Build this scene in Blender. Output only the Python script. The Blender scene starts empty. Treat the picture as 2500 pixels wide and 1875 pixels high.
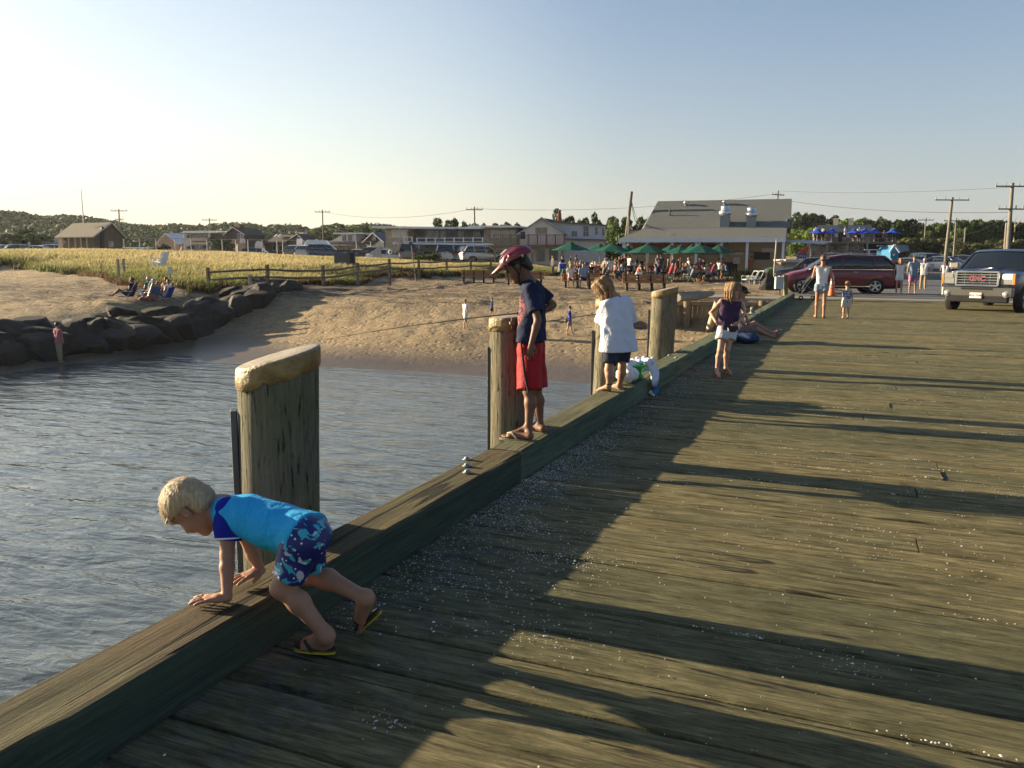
import bpy, bmesh, math, random
import numpy as np
from mathutils import Vector, Matrix
R = math.radians
PI = math.pi
random.seed(7)
rng = np.random.default_rng(7)
sc = bpy.context.scene
col = sc.collection

# ---------------------------------------------------------------- camera
IW, IH, FPX, CAMZ = 2500, 1875, 1970.0, 1.5
PITCH, ROLL, YAW = R(8.78), R(0.3), R(22.45)
CF = np.array([-math.sin(YAW)*math.cos(PITCH), math.cos(YAW)*math.cos(PITCH), -math.sin(PITCH)])
_r0 = np.array([math.cos(YAW), math.sin(YAW), 0.]); _u0 = np.cross(_r0, CF)
CR = _r0*math.cos(ROLL)+_u0*math.sin(ROLL); CU = _u0*math.cos(ROLL)-_r0*math.sin(ROLL)
cam_d = bpy.data.cameras.new("camera"); cam = bpy.data.objects.new("camera", cam_d); col.objects.link(cam)
cam_d.sensor_width = 36; cam_d.lens = 36*FPX/IW; cam_d.clip_start = .05; cam_d.clip_end = 5000
cam.matrix_world = Matrix(((CR[0], CU[0], -CF[0], 0), (CR[1], CU[1], -CF[1], 0), (CR[2], CU[2], -CF[2], CAMZ), (0, 0, 0, 1)))
sc.camera = cam
# ---------------------------------------------------------------- world, sun, exposure
SUN_EL, SUN_AZ = R(13.2), R(181)          # azimuth of the sun measured from +X
HAZE_FAR, HAZE_SUN, HAZE_K, SKY_TINT = (2.75, 2.75, 2.65, 1), (4.2, 3.9, 3.15, 1), 6.0, (.72, .77, .84, 1)
world = bpy.data.worlds.new("World"); sc.world = world; world.use_nodes = True
wn = world.node_tree; bg = wn.nodes["Background"]
sky = wn.nodes.new("ShaderNodeTexSky"); sky.sky_type = 'NISHITA'; sky.sun_disc = False
sky.sun_elevation = SUN_EL; sky.sun_rotation = PI/2-SUN_AZ
sky.air_density = 1.0; sky.dust_density = 1.8; sky.ozone_density = 2.0; sky.altitude = 0
# evening haze: the physical sky, tinted, fading to a pale band above the horizon that is warmer towards the sun
def _wn(ty, **kw):
    o = wn.nodes.new("ShaderNode"+ty)
    for k, v in kw.items():
        if k[1:].isdigit():
            k_ = o.inputs[int(k[1:])]
            if hasattr(v, 'is_output'): wn.links.new(v, k_)
            else: k_.default_value = v
        else: setattr(o, k, v)
    return o
nz_ = lambda v: v/np.linalg.norm(v)
_tc = _wn("TexCoord").outputs['Generated']; _sz = _wn("SeparateXYZ", i0=_tc).outputs[2]
_dot = _wn("VectorMath", operation='DOT_PRODUCT', i0=_tc, i1=(math.cos(SUN_AZ), math.sin(SUN_AZ), .12)).outputs['Value']
_sf = _wn("MapRange", interpolation_type='SMOOTHSTEP', i0=_dot, i1=-.1, i2=.75, i3=0., i4=1.).outputs[0]
_hz = _wn("MixRGB", i0=_sf, i1=HAZE_FAR, i2=HAZE_SUN).outputs[0]
_ex = _wn("Math", operation='EXPONENT', i0=_wn("Math", operation='MULTIPLY', i0=_wn("Math", operation='MAXIMUM', i0=_sz, i1=0.).outputs[0], i1=-HAZE_K).outputs[0]).outputs[0]
_tn = _wn("MixRGB", blend_type='MULTIPLY', i0=1., i1=sky.outputs[0], i2=SKY_TINT).outputs[0]
_fin = _wn("MixRGB", i0=_wn("Math", operation='MULTIPLY', i0=_ex, i1=.93).outputs[0], i1=_tn, i2=_hz).outputs[0]
# the bright veil of haze on the sun's side of the sky
_gd = nz_(CF*FPX+CR*(230-IW/2)-CU*(350-IH/2)); _gl = _wn("VectorMath", operation='DOT_PRODUCT', i0=_tc, i1=tuple(_gd)).outputs['Value']
_gf = _wn("MapRange", interpolation_type='SMOOTHERSTEP', i0=_gl, i1=.80, i2=1.0, i3=0., i4=1.).outputs[0]
_fin = _wn("MixRGB", blend_type='ADD', i0=_gf, i1=_fin, i2=(.8, .74, .52, 1)).outputs[0]
wn.links.new(_fin, bg.inputs[0]); bg.inputs[1].default_value = 0.073
sl = bpy.data.lights.new("sun", 'SUN'); sl.energy = 5.0; sl.angle = R(0.5); sl.color = (1.0, .81, .53)
so = bpy.data.objects.new("sun", sl); col.objects.link(so)
sdir = Vector((math.cos(SUN_AZ)*math.cos(SUN_EL), math.sin(SUN_AZ)*math.cos(SUN_EL), math.sin(SUN_EL)))
so.rotation_euler = sdir.to_track_quat('Z', 'Y').to_euler()
sc.view_settings.view_transform = 'Standard'; sc.view_settings.look = 'None'
sc.view_settings.exposure = 1.66; sc.view_settings.gamma = 1
sc.cycles.max_bounces = 6; sc.cycles.transparent_max_bounces = 12; sc.cycles.caustics_reflective = False
sc.cycles.caustics_refractive = False; sc.cycles.use_denoising = True

# ---------------------------------------------------------------- photo pixel -> point in the place
def ray(px, py): return CF*FPX+CR*(px-IW/2)-CU*(py-IH/2)
def G(px, py, z=0.):
    d = ray(px, py); t = (z-CAMZ)/d[2]; return np.array([0, 0, CAMZ])+d*t
def D(px, py, dep): return np.array([0, 0, CAMZ])+ray(px, py)*(dep/FPX)
def depth(p): return float((np.array(p, float)-[0, 0, CAMZ])@CF)
def V(*a): return np.array(a, float)

# ---------------------------------------------------------------- scene tree helpers
def props(o, label=None, cat=None, group=None, kind=None):
    if label: o["label"] = label
    if cat: o["category"] = cat
    if group: o["group"] = group
    if kind: o["kind"] = kind
    return o
def thing(name, label, cat, loc=(0, 0, 0), rz=0, group=None):
    o = bpy.data.objects.new(name, None); o.empty_display_size = .2
    col.objects.link(o); o.location = [float(v) for v in loc]; o.rotation_euler = (0, 0, rz)
    return props(o, label, cat, group)
def wm(o):
    m = Matrix.LocRotScale(o.location, o.rotation_euler, o.scale)
    return wm(o.parent) @ o.matrix_parent_inverse @ m if o.parent else m
def link(name, me, mat, parent=None, world=False):
    o = bpy.data.objects.new(name, me); col.objects.link(o)
    if mat and not me.materials: me.materials.append(mat)
    if parent:
        o.parent = parent
        if world: o.matrix_parent_inverse = wm(parent).inverted()
    return o
def copy_tree(o, parent=None, skip=()):
    c = o.copy(); col.objects.link(c); c.parent = parent
    for ch in list(o.children):
        if ch.name.split('.')[0] not in skip: copy_tree(ch, c)
    return c
def recolor(root, mapping):
    """give copied parts their own material (object-linked slot) by part name"""
    for ch in root.children:
        m = mapping.get(ch.name.split('.')[0])
        if m and ch.material_slots:
            ch.material_slots[0].link = 'OBJECT'; ch.material_slots[0].material = m
        recolor(ch, mapping)
def mesh_np(name, v, f, smooth=True):
    """v Nx3, f MxK (K 3 or 4) numpy -> mesh"""
    me = bpy.data.meshes.new(name); v = np.asarray(v, np.float32); f = np.asarray(f, np.int32)
    k = f.shape[1]; n = len(f)
    me.vertices.add(len(v)); me.vertices.foreach_set("co", v.ravel())
    me.loops.add(n*k); me.loops.foreach_set("vertex_index", f.ravel())
    me.polygons.add(n); me.polygons.foreach_set("loop_start", np.arange(0, n*k, k, dtype=np.int32))
    if smooth: me.polygons.foreach_set("use_smooth", np.ones(n, bool))
    me.update(calc_edges=True); me.validate(); return me
def vattr(me, name, arr):
    a = me.attributes.new(name, 'FLOAT', 'POINT'); a.data.foreach_set("value", np.asarray(arr, np.float32))
def fr(d, up=(0, 0, 1)):
    d = np.asarray(d, float); d = d/np.linalg.norm(d); u = np.asarray(up, float)
    if abs(d@u) > .98: u = V(1, 0, 0)
    s = np.cross(u, d); s /= np.linalg.norm(s); return s, np.cross(d, s), d
class MB:
    """collects simple shapes into one mesh"""
    def __init__(s): s.v = []; s.f = []; s.sm = []; s.a = []
    def add(s, vs, fs, sm=False, a=0.):
        n = len(s.v); s.v += [tuple(map(float, p)) for p in vs]; s.f += [tuple(i+n for i in q) for q in fs]
        s.sm += [sm]*len(fs); s.a += [a]*len(vs); return s
    def box(s, c, d, rz=0, m=None, a=0., taper=1.):
        hx, hy, hz = d[0]/2, d[1]/2, d[2]/2; ps = []
        for z, t in ((-hz, 1.), (hz, taper)):
            for x, y in ((-hx, -hy), (hx, -hy), (hx, hy), (-hx, hy)):
                p = V(x*t, y*t, z)
                if m is not None: p = m[0]*p[0]+m[1]*p[1]+m[2]*p[2]
                elif rz: p = V(p[0]*math.cos(rz)-p[1]*math.sin(rz), p[0]*math.sin(rz)+p[1]*math.cos(rz), p[2])
                ps.append(p+np.asarray(c, float))
        return s.add(ps, [(3, 2, 1, 0), (4, 5, 6, 7), (0, 1, 5, 4), (1, 2, 6, 5), (2, 3, 7, 6), (3, 0, 4, 7)], False, a)
    def b2(s, lo, hi, a=0.):
        lo = np.asarray(lo, float); hi = np.asarray(hi, float); return s.box((lo+hi)/2, hi-lo, a=a)
    def beam(s, p, q, w, h, up=(0, 0, 1), a=0.):
        p = np.asarray(p, float); q = np.asarray(q, float); sx, sy, d = fr(q-p, up)
        return s.box((p+q)/2, (w, h, np.linalg.norm(q-p)), m=(sx, sy, d), a=a)
    def tube(s, pts, r, n=8, cap=True, a=0.):
        pts = [np.asarray(p, float) for p in pts]; rs = r if hasattr(r, '__len__') else [r]*len(pts)
        vs = []; fs = []; k = len(pts)
        for i, p in enumerate(pts):
            d = pts[min(i+1, k-1)]-pts[max(i-1, 0)]; sx, sy, _ = fr(d)
            for j in range(n):
                t = 2*PI*j/n; vs.append(p+(sx*math.cos(t)+sy*math.sin(t))*rs[i])
        for i in range(k-1):
            for j in range(n): fs.append((i*n+j, i*n+(j+1) % n, (i+1)*n+(j+1) % n, (i+1)*n+j))
        s.add(vs, fs, True, a)
        if cap:
            s.add(vs[:n], [tuple(range(n))[::-1]], False, a); s.add(vs[-n:], [tuple(range(n))], False, a)
        return s
    def cyl(s, p, q, r0, r1=None, n=12, a=0.): return s.tube([p, q], [r0, r0 if r1 is None else r1], n, a=a)
    def lathe(s, c, prof, n=20, ax=(0, 0, 1), a=0.):
        sx, sy, d = fr(ax); vs = []; fs = []; c = np.asarray(c, float)
        for r, z in prof:
            for j in range(n):
                t = 2*PI*j/n; vs.append(c+(sx*math.cos(t)+sy*math.sin(t))*r+d*z)
        for i in range(len(prof)-1):
            for j in range(n): fs.append((i*n+j, i*n+(j+1) % n, (i+1)*n+(j+1) % n, (i+1)*n+j))
        return s.add(vs, fs, True, a)
    def poly(s, pts, a=0.): return s.add(pts, [tuple(range(len(pts)))], False, a)
    def prism(s, pts, ext, a=0.):
        """pts polygon, ext extrusion vector"""
        n = len(pts); e = np.asarray(ext, float); vs = [np.asarray(p, float) for p in pts]; vs2 = [p+e for p in vs]
        fs = [tuple(range(n))[::-1], tuple(range(n, 2*n))]+[(i, (i+1) % n, n+(i+1) % n, n+i) for i in range(n)]
        return s.add(vs+vs2, fs, False, a)
    def sphere(s, c, r, n=12, m=8, a=0.):
        r = r if hasattr(r, '__len__') else (r, r, r); vs = []; fs = []
        for i in range(m+1):
            ph = PI*i/m
            for j in range(n):
                t = 2*PI*j/n; vs.append((c[0]+r[0]*math.sin(ph)*math.cos(t), c[1]+r[1]*math.sin(ph)*math.sin(t), c[2]+r[2]*math.cos(ph)))
        for i in range(m):
            for j in range(n): fs.append((i*n+j, (i+1)*n+j, (i+1)*n+(j+1) % n, i*n+(j+1) % n))
        return s.add(vs, fs, True, a)
    def mesh(s, name, mat=None):
        me = bpy.data.meshes.new(name); me.from_pydata(s.v, [], s.f); me.polygons.foreach_set("use_smooth", s.sm)
        if any(s.a): vattr(me, "rnd", s.a)
        if mat: me.materials.append(mat)
        me.update(); return me
    def build(s, name, mat, parent=None, world=False, bevel=0):
        o = link(name, s.mesh(name), mat, parent, world)
        if bevel:
            b = o.modifiers.new("b", 'BEVEL'); b.width = bevel; b.segments = 2; b.limit_method = 'ANGLE'
        return o

# ---------------------------------------------------------------- materials
class NT:
    def __init__(s, name):
        s.m = bpy.data.materials.new(name); s.m.use_nodes = True; s.t = s.m.node_tree
        s.b = s.t.nodes["Principled BSDF"]; s.out = s.t.nodes["Material Output"]
    def n(s, ty, **kw):
        o = s.t.nodes.new("ShaderNode"+ty)
        for k, v in kw.items():
            if k[0] == 'i' and k[1:].isdigit(): s.set(o.inputs[int(k[1:])], v)
            elif k.startswith('I_'): s.set(o.inputs[k[2:].replace('_', ' ')], v)
            else: setattr(o, k, v)
        return o
    def set(s, sock, v):
        if hasattr(v, 'is_output') or hasattr(v, 'links'): s.t.links.new(v, sock)
        else: sock.default_value = v
    def coord(s, kind='Object', scale=(1, 1, 1), rot=(0, 0, 0)):
        if kind == 'Pos': c = s.n("NewGeometry").outputs['Position']
        else: c = s.n("TexCoord").outputs[kind]
        return s.n("Mapping", I_Vector=c, I_Scale=scale, I_Rotation=rot).outputs[0]
    def noise(s, vec, scale=5, detail=4, rough=.55, dist=0, out=0):
        return s.n("TexNoise", I_Vector=vec, I_Scale=scale, I_Detail=detail, I_Roughness=rough, I_Distortion=dist).outputs[out]
    def ramp(s, fac, *stops, interp='LINEAR'):
        r = s.n("ValToRGB", I_Fac=fac); e = r.color_ramp.elements; r.color_ramp.interpolation = interp
        while len(e) < len(stops): e.new(.5)
        for i, (p, c) in enumerate(stops):
            e[i].position = p; e[i].color = tuple(c)+(1,) if hasattr(c, '__len__') and len(c) == 3 else ((c, c, c, 1) if not hasattr(c, '__len__') else c)
        return r.outputs[0]
    def mix(s, f, a, b, mode='MIX'):
        o = s.n("MixRGB", blend_type=mode); s.set(o.inputs[0], f)
        for i, c in ((1, a), (2, b)):
            s.set(o.inputs[i], tuple(c)+(1,) if isinstance(c, tuple) and len(c) == 3 else c)
        return o.outputs[0]
    def math(s, op, a, b=0., c=0.):
        o = s.n("Math", operation=op); s.set(o.inputs[0], a); s.set(o.inputs[1], b)
        if op in ('MULTIPLY_ADD', 'SMOOTH_MIN'): s.set(o.inputs[2], c)
        return o.outputs[0]
    def bump(s, h, strength=.5, dist=.01, nrm=None):
        o = s.n("Bump", I_Height=h, I_Strength=strength, I_Distance=dist)
        if nrm: s.set(o.inputs['Normal'], nrm)
        return o.outputs[0]
    def attr(s, name): return s.n("Attribute", attribute_name=name).outputs['Fac']
    def fin(s, color=None, rough=None, nrm=None, metal=None, spec=None):
        if color is not None: s.set(s.b.inputs['Base Color'], tuple(color)+(1,) if isinstance(color, tuple) and len(color) == 3 else color)
        if rough is not None: s.set(s.b.inputs['Roughness'], rough)
        if nrm is not None: s.set(s.b.inputs['Normal'], nrm)
        if metal is not None: s.set(s.b.inputs['Metallic'], metal)
        if spec is not None: s.set(s.b.inputs['Specular IOR Level'], spec)
        return s.m
_mc = {}
def M(name, c, rough=.8, var=.25, scale=4, bump=0., bscale=40, bdist=.01, stretch=(1, 1, 1), metal=0, spec=.3, fine=.0):
    """a plain surface with uneven colour and, if asked, relief"""
    if name in _mc: return _mc[name]
    t = NT(name); v = t.coord('Object', stretch)
    n = t.noise(v, scale, 6, .65); c = tuple(c)
    cc = t.ramp(n, (.25, tuple(x*(1-var) for x in c)), (.75, tuple(min(1, x*(1+var)) for x in c)))
    if fine:
        n2 = t.noise(v, scale*12, 3, .7); cc = t.mix(fine, cc, t.ramp(n2, (.3, 0.), (.7, 1.)), 'SOFT_LIGHT')
    nr = t.bump(t.noise(v, bscale, 4, .6), bump, bdist) if bump else None
    _mc[name] = t.fin(cc, rough, nr, metal, spec); return _mc[name]
# ================================================================ terrain
WATER_Z = -2.4
ctl = [(*G(a, b, z),) for a, b, z in [
    (0, 925, -2.4), (150, 897, -2.4), (450, 878, -2.4), (790, 895, -2.4), (1020, 906, -2.4), (1190, 920, -2.4), (1450, 938, -2.4),
    (0, 885, -2.25), (200, 868, -2.25), (400, 838, -2.15), (520, 815, -2.0), (650, 780, -1.4),
    (0, 790, -1.0), (0, 740, -.6), (150, 765, -.95), (300, 755, -.8), (450, 742, -.75), (550, 738, -.75), (0, 690, 0.1), (150, 700, -.1), (700, 745, -.8),
    (900, 835, -1.7), (1130, 802, -1.3), (1397, 817, -1.5), (1250, 850, -1.85), (1500, 850, -1.8), (900, 862, -2.1), (700, 835, -2.0), (600, 850, -2.2), (1000, 760, -.9),
    (800, 750, -.8), (1250, 760, -.9), (1450, 755, -.75), (1600, 775, -1.0), (1720, 800, -1.3), (1300, 730, -.45), (900, 715, -.3), (1100, 720, -.3),
    (1165, 690, -.1), (1300, 697, -.1), (1450, 703, -.1), (1600, 707, -.1), (1700, 700, -.1), (1300, 680, 0), (1600, 680, 0), (1800, 690, 0),
    (20, 660, .4), (240, 672, .25), (330, 688, .05), (450, 705, -.1), (620, 712, -.2), (850, 690, -.1), (1200, 678, 0), (350, 732, -.5), (350, 705, -.2)]]
ctl += [(*D(a, b, d),) for a, b, d in [
    (20, 640, 68), (20, 614, 95), (200, 645, 65), (200, 613, 95), (400, 660, 55), (400, 635, 72), (400, 616, 95), (600, 668, 52), (600, 642, 70), (600, 621, 95),
    (800, 668, 55), (800, 645, 70), (800, 630, 90), (1000, 665, 60), (1000, 650, 72), (1000, 637, 85), (1200, 655, 70), (1200, 643, 80),
    (1350, 655, 72), (1380, 646, 82), (1500, 652, 82)]]
ctl += [(*D(a, 625, d)[:2], z) for a, d, z in [(-50, 109, 1.35), (100, 110, 1.35), (250, 112, 1.35), (400, 112, 1.3), (600, 112, 1.2), (750, 104, 1.1), (900, 101, .9), (1050, 93, .6), (1200, 89, .5)]]
ctl += [(-30, 8, -3.2), (-20, 14, -3.6), (-10, 14, -3.6), (-4, 18, -3.4), (-4, 8, -3.8), (0, 15, -3.8), (-45, 10, -2.6), (-60, 20, -1.6), (-6, 22.5, -2.7), (-3, 27, -2.0),
        (-18, 20, -3.0), (-12, 20.5, -3.0), (-4, 31, -1.5), (-9, 31, -1.4), (0, 45, 0), (6, 45, 0), (0, 60, .05), (10, 60, .05), (0, 80, .3), (20, 60, .2), (0, 100, .6), (20, 100, .8),
        (-120, 60, 1.0), (-100, 30, .5), (-150, 120, 2.5), (-80, 160, 2.6), (-40, 160, 2.4), (0, 160, 2.2), (60, 160, 2.2), (60, 60, .5), (40, 20, 0), (-200, 300, 4), (0, 300, 4), (150, 300, 4)]
ctl = np.array(ctl)
def _phi(r): return np.sqrt(r*r+2.5**2)
_A = _phi(np.linalg.norm(ctl[:, None, :2]-ctl[None, :, :2], axis=2)); _n = len(ctl)
_K = np.zeros((_n+3, _n+3)); _K[:_n, :_n] = _A - .25*np.eye(_n); _K[:_n, _n] = 1; _K[:_n, _n+1:] = ctl[:, :2]; _K[_n:, :_n] = _K[:_n, _n:].T
_w = np.linalg.solve(_K, np.r_[ctl[:, 2], 0, 0, 0])
def sstep(a, b, x): t = np.clip((x-a)/(b-a), 0, 1); return t*t*(3-2*t)
def terr(x, y):
    x = np.atleast_1d(np.asarray(x, float)); y = np.atleast_1d(np.asarray(y, float)); out = np.zeros(x.shape)
    for i in range(0, x.size, 20000):
        X = x.ravel()[i:i+20000]; Y = y.ravel()[i:i+20000]
        r = np.hypot(X[:, None]-ctl[None, :, 0], Y[:, None]-ctl[None, :, 1])
        out.ravel()[i:i+20000] = _phi(r)@_w[:_n]+_w[_n]+_w[_n+1]*X+_w[_n+2]*Y
    # made ground behind the bulkhead, road level beyond the pier
    m = sstep(34.97, 35.08, y-0.126*(x+2.2)*(x < -2.2))*sstep(-7.2, -6.9, x)
    hi = np.where(y < 70, -.15+.15*sstep(36, 45, y), out)
    out = np.where(y < 48, out*(1-m)+hi*m, out)
    dip = sstep(28, 31.5, y)*(1-sstep(34.86, 34.96, y-.126*(x+2.2)*(x < -2.2)))*sstep(-9.0, -7.2, x)*(x < -2.2); out = out*(1-dip)+np.minimum(out, -1.35)*dip
    road = sstep(-3.0, -2.2, x)*sstep(35.0, 36, y)*(1-sstep(60, 75, y))
    out = out*(1-road)+(-.02)*road
    under = sstep(-2.9, -2.5, x)*(1-sstep(34.6, 35.0, y)); out = np.where(under > 0, np.minimum(out, -.8-2*under*(y < 33)), out)
    return out
def tz(x, y): return float(terr(x, y)[0])
def ground(px, py):
    ds = np.arange(12, 130, .25); d_ = ray(px, py)/FPX; P = np.array([0, 0, CAMZ])+ds[:, None]*d_; s_ = P[:, 2]-terr(P[:, 0], P[:, 1]); k = np.argmax(s_ < 0)
    if s_[k] >= 0: k = len(ds)-1
    t_ = s_[k-1]/(s_[k-1]-s_[k]) if k > 0 else 0; p = P[k-1]+(P[k]-P[k-1])*t_; return V(p[0], p[1], tz(p[0], p[1]))
def vnoise(x, y, s, seed=0):
    """value noise on arrays"""
    r2 = np.random.default_rng(seed); T = r2.random((256, 256)); X = x/s; Y = y/s
    xi = np.floor(X).astype(int); yi = np.floor(Y).astype(int); fx = X-xi; fy = Y-yi; fx = fx*fx*(3-2*fx); fy = fy*fy*(3-2*fy)
    g = lambda a, b: T[(xi+a) % 256, (yi+b) % 256]
    return (g(0, 0)*(1-fx)+g(1, 0)*fx)*(1-fy)+(g(0, 1)*(1-fx)+g(1, 1)*fx)*fy-.5

def polar_grid(az0, az1, naz, r0, r1, nr):
    az = np.radians(np.linspace(az0, az1, naz)); r = r0*(r1/r0)**np.linspace(0, 1, nr)
    A, Rr = np.meshgrid(az, r, indexing='ij'); x = Rr*np.sin(A); y = Rr*np.cos(A)
    i = np.arange(naz*nr).reshape(naz, nr); f = np.stack([i[:-1, :-1], i[1:, :-1], i[1:, 1:], i[:-1, 1:]], -1).reshape(-1, 4)[:, ::-1]
    return x.ravel(), y.ravel(), f
x, y, f = polar_grid(-100, 55, 620, 4, 900, 520)
z = terr(x, y); dist = np.hypot(x, y)
drysand = sstep(-2.35, -1.2, z)
z = z+(vnoise(x, y, 1.3, 1)*.10+vnoise(x, y, .55, 2)*.09+vnoise(x, y, .3, 5)*.05)*drysand*sstep(3, 1, np.abs(y-38)*0)*(dist < 90)*np.where((x > -2.4) & (y > 34), 0, 1)
# banks of the field get their own small relief
me = mesh_np("ground", np.stack([x, y, z], 1), f)
t = NT("sand_and_soil"); P = t.coord('Pos'); zc = t.n("SeparateXYZ", I_Vector=P).outputs[2]
n1 = t.noise(P, .35, 8, .7); n2 = t.noise(P, 2.2, 8, .7, .4); n3 = t.noise(P, 9, 4, .7)
dry = t.ramp(n2, (.30, (.15, .105, .058)), (.43, (.27, .20, .115)), (.60, (.33, .25, .145)))
dry = t.mix(.35, dry, t.ramp(n3, (.3, .25), (.7, .8)), 'SOFT_LIGHT')
Ps = t.coord('Pos', (.22, 1.0, 1), (0, 0, R(-22)))
wr = t.noise(Ps, 2.6, 8, .75, .6)
hb = t.math('SUBTRACT', 1., t.math('MULTIPLY', t.math('ABSOLUTE', t.math('ADD', zc, .25)), 1.9))
wrk = t.math('MULTIPLY', t.ramp(t.math('ADD', wr, t.math('MULTIPLY', hb, .16)), (.56, 0.), (.66, 1.)), .8)
dry = t.mix(wrk, dry, (.065, .045, .03))
wet = t.ramp(n2, (.3, (.085, .062, .04)), (.7, (.125, .095, .062)))
wetm = t.ramp(t.math('ADD', zc, t.math('MULTIPLY', t.math('SUBTRACT', n1, .5), .5)), (0., 1.), (1., 0.))
wf = t.n("MapRange", I_Value=t.math('ADD', zc, t.math('MULTIPLY', t.math('SUBTRACT', n1, .5), .35))); wf.inputs[1].default_value = -2.25; wf.inputs[2].default_value = -1.75; wf.inputs[3].default_value = 1; wf.inputs[4].default_value = 0
c = t.mix(wf.outputs[0], dry, wet)
rg = t.n("MapRange", I_Value=wf.outputs[0]); rg.inputs[3].default_value = .95; rg.inputs[4].default_value = .42
vor = t.n("TexVoronoi", I_Vector=t.coord('Pos', (1, 1, 1)), I_Scale=2.6); fp = t.ramp(vor.outputs[0], (.08, 0.), (.32, 1.))
hgt = t.math('ADD', t.math('MULTIPLY', n2, .9), t.math('ADD', t.math('MULTIPLY', fp, .35), t.math('MULTIPLY', n3, .25)))
bs = t.n("MapRange", I_Value=wf.outputs[0]); bs.inputs[3].default_value = 1.0; bs.inputs[4].default_value = .12
nr = t.n("Bump", I_Height=hgt, I_Strength=bs.outputs[0], I_Distance=.30).outputs[0]
t.fin(c, rg.outputs[0], nr, spec=.3); SAND = t.m
gobj = link("ground", me, SAND); props(gobj, kind="structure")

# ---- water
t = NT("harbour_water"); P = t.coord('Pos', (1, 1, 1), (0, 0, R(22)))
w1 = t.noise(t.coord('Pos', (.55, 1.5, 1), (0, 0, R(-12))), 1.0, 3, .5, .4); w2 = t.noise(t.coord('Pos', (.7, 1.7, 1), (0, 0, R(14))), 3.2, 4, .55, .5)
w3 = t.noise(t.coord('Pos', (1, 1.5, 1), (0, 0, R(-30))), 9, 2, .5)
h = t.math('ADD', t.math('MULTIPLY', w1, .75), t.math('ADD', t.math('MULTIPLY', w2, .20), t.math('MULTIPLY', w3, .022)))
nr = t.bump(h, 1.0, .15)
lw = t.n("LayerWeight", I_Blend=.5)
t.fin((.060, .072, .064), .05, nr, spec=.5); t.b.inputs['IOR'].default_value = 1.6; WATER = t.m
x, y, f = polar_grid(-130, 80, 300, .8, 500, 240)
zz = WATER_Z+(vnoise(x, y, 2.2, 8)*.05+vnoise(x, y*1.6, .8, 9)*.03)*sstep(27, 20, y)
wobj = link("water", mesh_np("water", np.stack([x, y, zz], 1), f), WATER); props(wobj, kind="structure")
# ================================================================ pier
KX0, KX1, KZ = -2.245, -1.985, .2
DECK_END, PW = 34.9, .27
t = NT("deck_timber"); P = t.coord('Pos'); rnd = t.attr("rnd")
off = t.n("CombineXYZ", I_X=t.math('MULTIPLY', rnd, 37.), I_Y=t.math('MULTIPLY', rnd, 91.))
Pg = t.n("VectorMath", operation='ADD', i0=P, i1=off.outputs[0]).outputs[0]
Pst = t.n("Mapping", I_Vector=Pg, I_Scale=(1.5, 24, 1)).outputs[0]; Pf = t.n("Mapping", I_Vector=Pg, I_Scale=(5, 95, 1)).outputs[0]
g1 = t.noise(Pst, 1.2, 8, .7, .9); g2 = t.noise(Pf, 1.0, 5, .75, .6); big = t.noise(P, .9, 5, .6); blot = t.noise(P, 3.1, 6, .7)
c = t.ramp(g1, (.30, (.014, .012, .007)), (.40, (.105, .088, .040)), (.55, (.20, .165, .076)), (.76, (.35, .30, .165)))
c = t.mix(t.math('MULTIPLY', t.ramp(rnd, (.35, 0.), (1., 1.)), .75), c, (.085, .088, .046)); c = t.mix(t.ramp(big, (.35, .0), (.7, .45)), c, (.075, .080, .042))
c = t.mix(.8, c, t.ramp(g2, (.3, .12), (.68, .85)), 'SOFT_LIGHT')
crk = t.ramp(g2, (.28, 1.), (.35, 0.)); crk2 = t.ramp(t.noise(Pst, .55, 3, .5, 1.5), (.30, 1.), (.345, 0.)); crk = t.math('MAXIMUM', t.math('MULTIPLY', crk, .55), crk2)
c = t.mix(crk, c, (.02, .017, .011))
stain = t.ramp(blot, (.62, 0.), (.72, .5)); c = t.mix(stain, c, (.045, .04, .028))
h = t.math('SUBTRACT', t.math('ADD', t.math('MULTIPLY', g1, .7), t.math('MULTIPLY', g2, .5)), t.math('MULTIPLY', crk, .55))
kn = t.ramp(t.n('TexVoronoi', I_Vector=t.n('Mapping', I_Vector=Pg, I_Scale=(.9, 3.2, 1)).outputs[0], I_Scale=1.1).outputs[0], (.035, 1.), (.075, 0.)); c = t.mix(t.math('MULTIPLY', kn, .8), c, (.022, .016, .010))
mid = t.noise(t.n('Mapping', I_Vector=Pg, I_Scale=(2.6, 9, 1)).outputs[0], 1.6, 7, .72, .5); c = t.mix(.75, c, t.ramp(mid, (.30, .12), (.68, .86)), 'SOFT_LIGHT')
h = t.math('ADD', h, t.math('MULTIPLY', mid, .55))
xk = t.n('SeparateXYZ', I_Vector=P).outputs[0]; dm = t.math('MULTIPLY', t.ramp(t.math('ADD', xk, 2.), (.0, 1.), (.95, 0.)), t.ramp(t.noise(P, 5, 7, .75), (.47, 0.), (.72, .75))); c = t.mix(dm, c, (.20, .20, .21))
t.fin(c, .88, t.bump(h, 1., .028), spec=.2); DECKM = t.m
mb = MB(); yy = -3.0; k = 0; r_ = random.Random(3)
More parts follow.
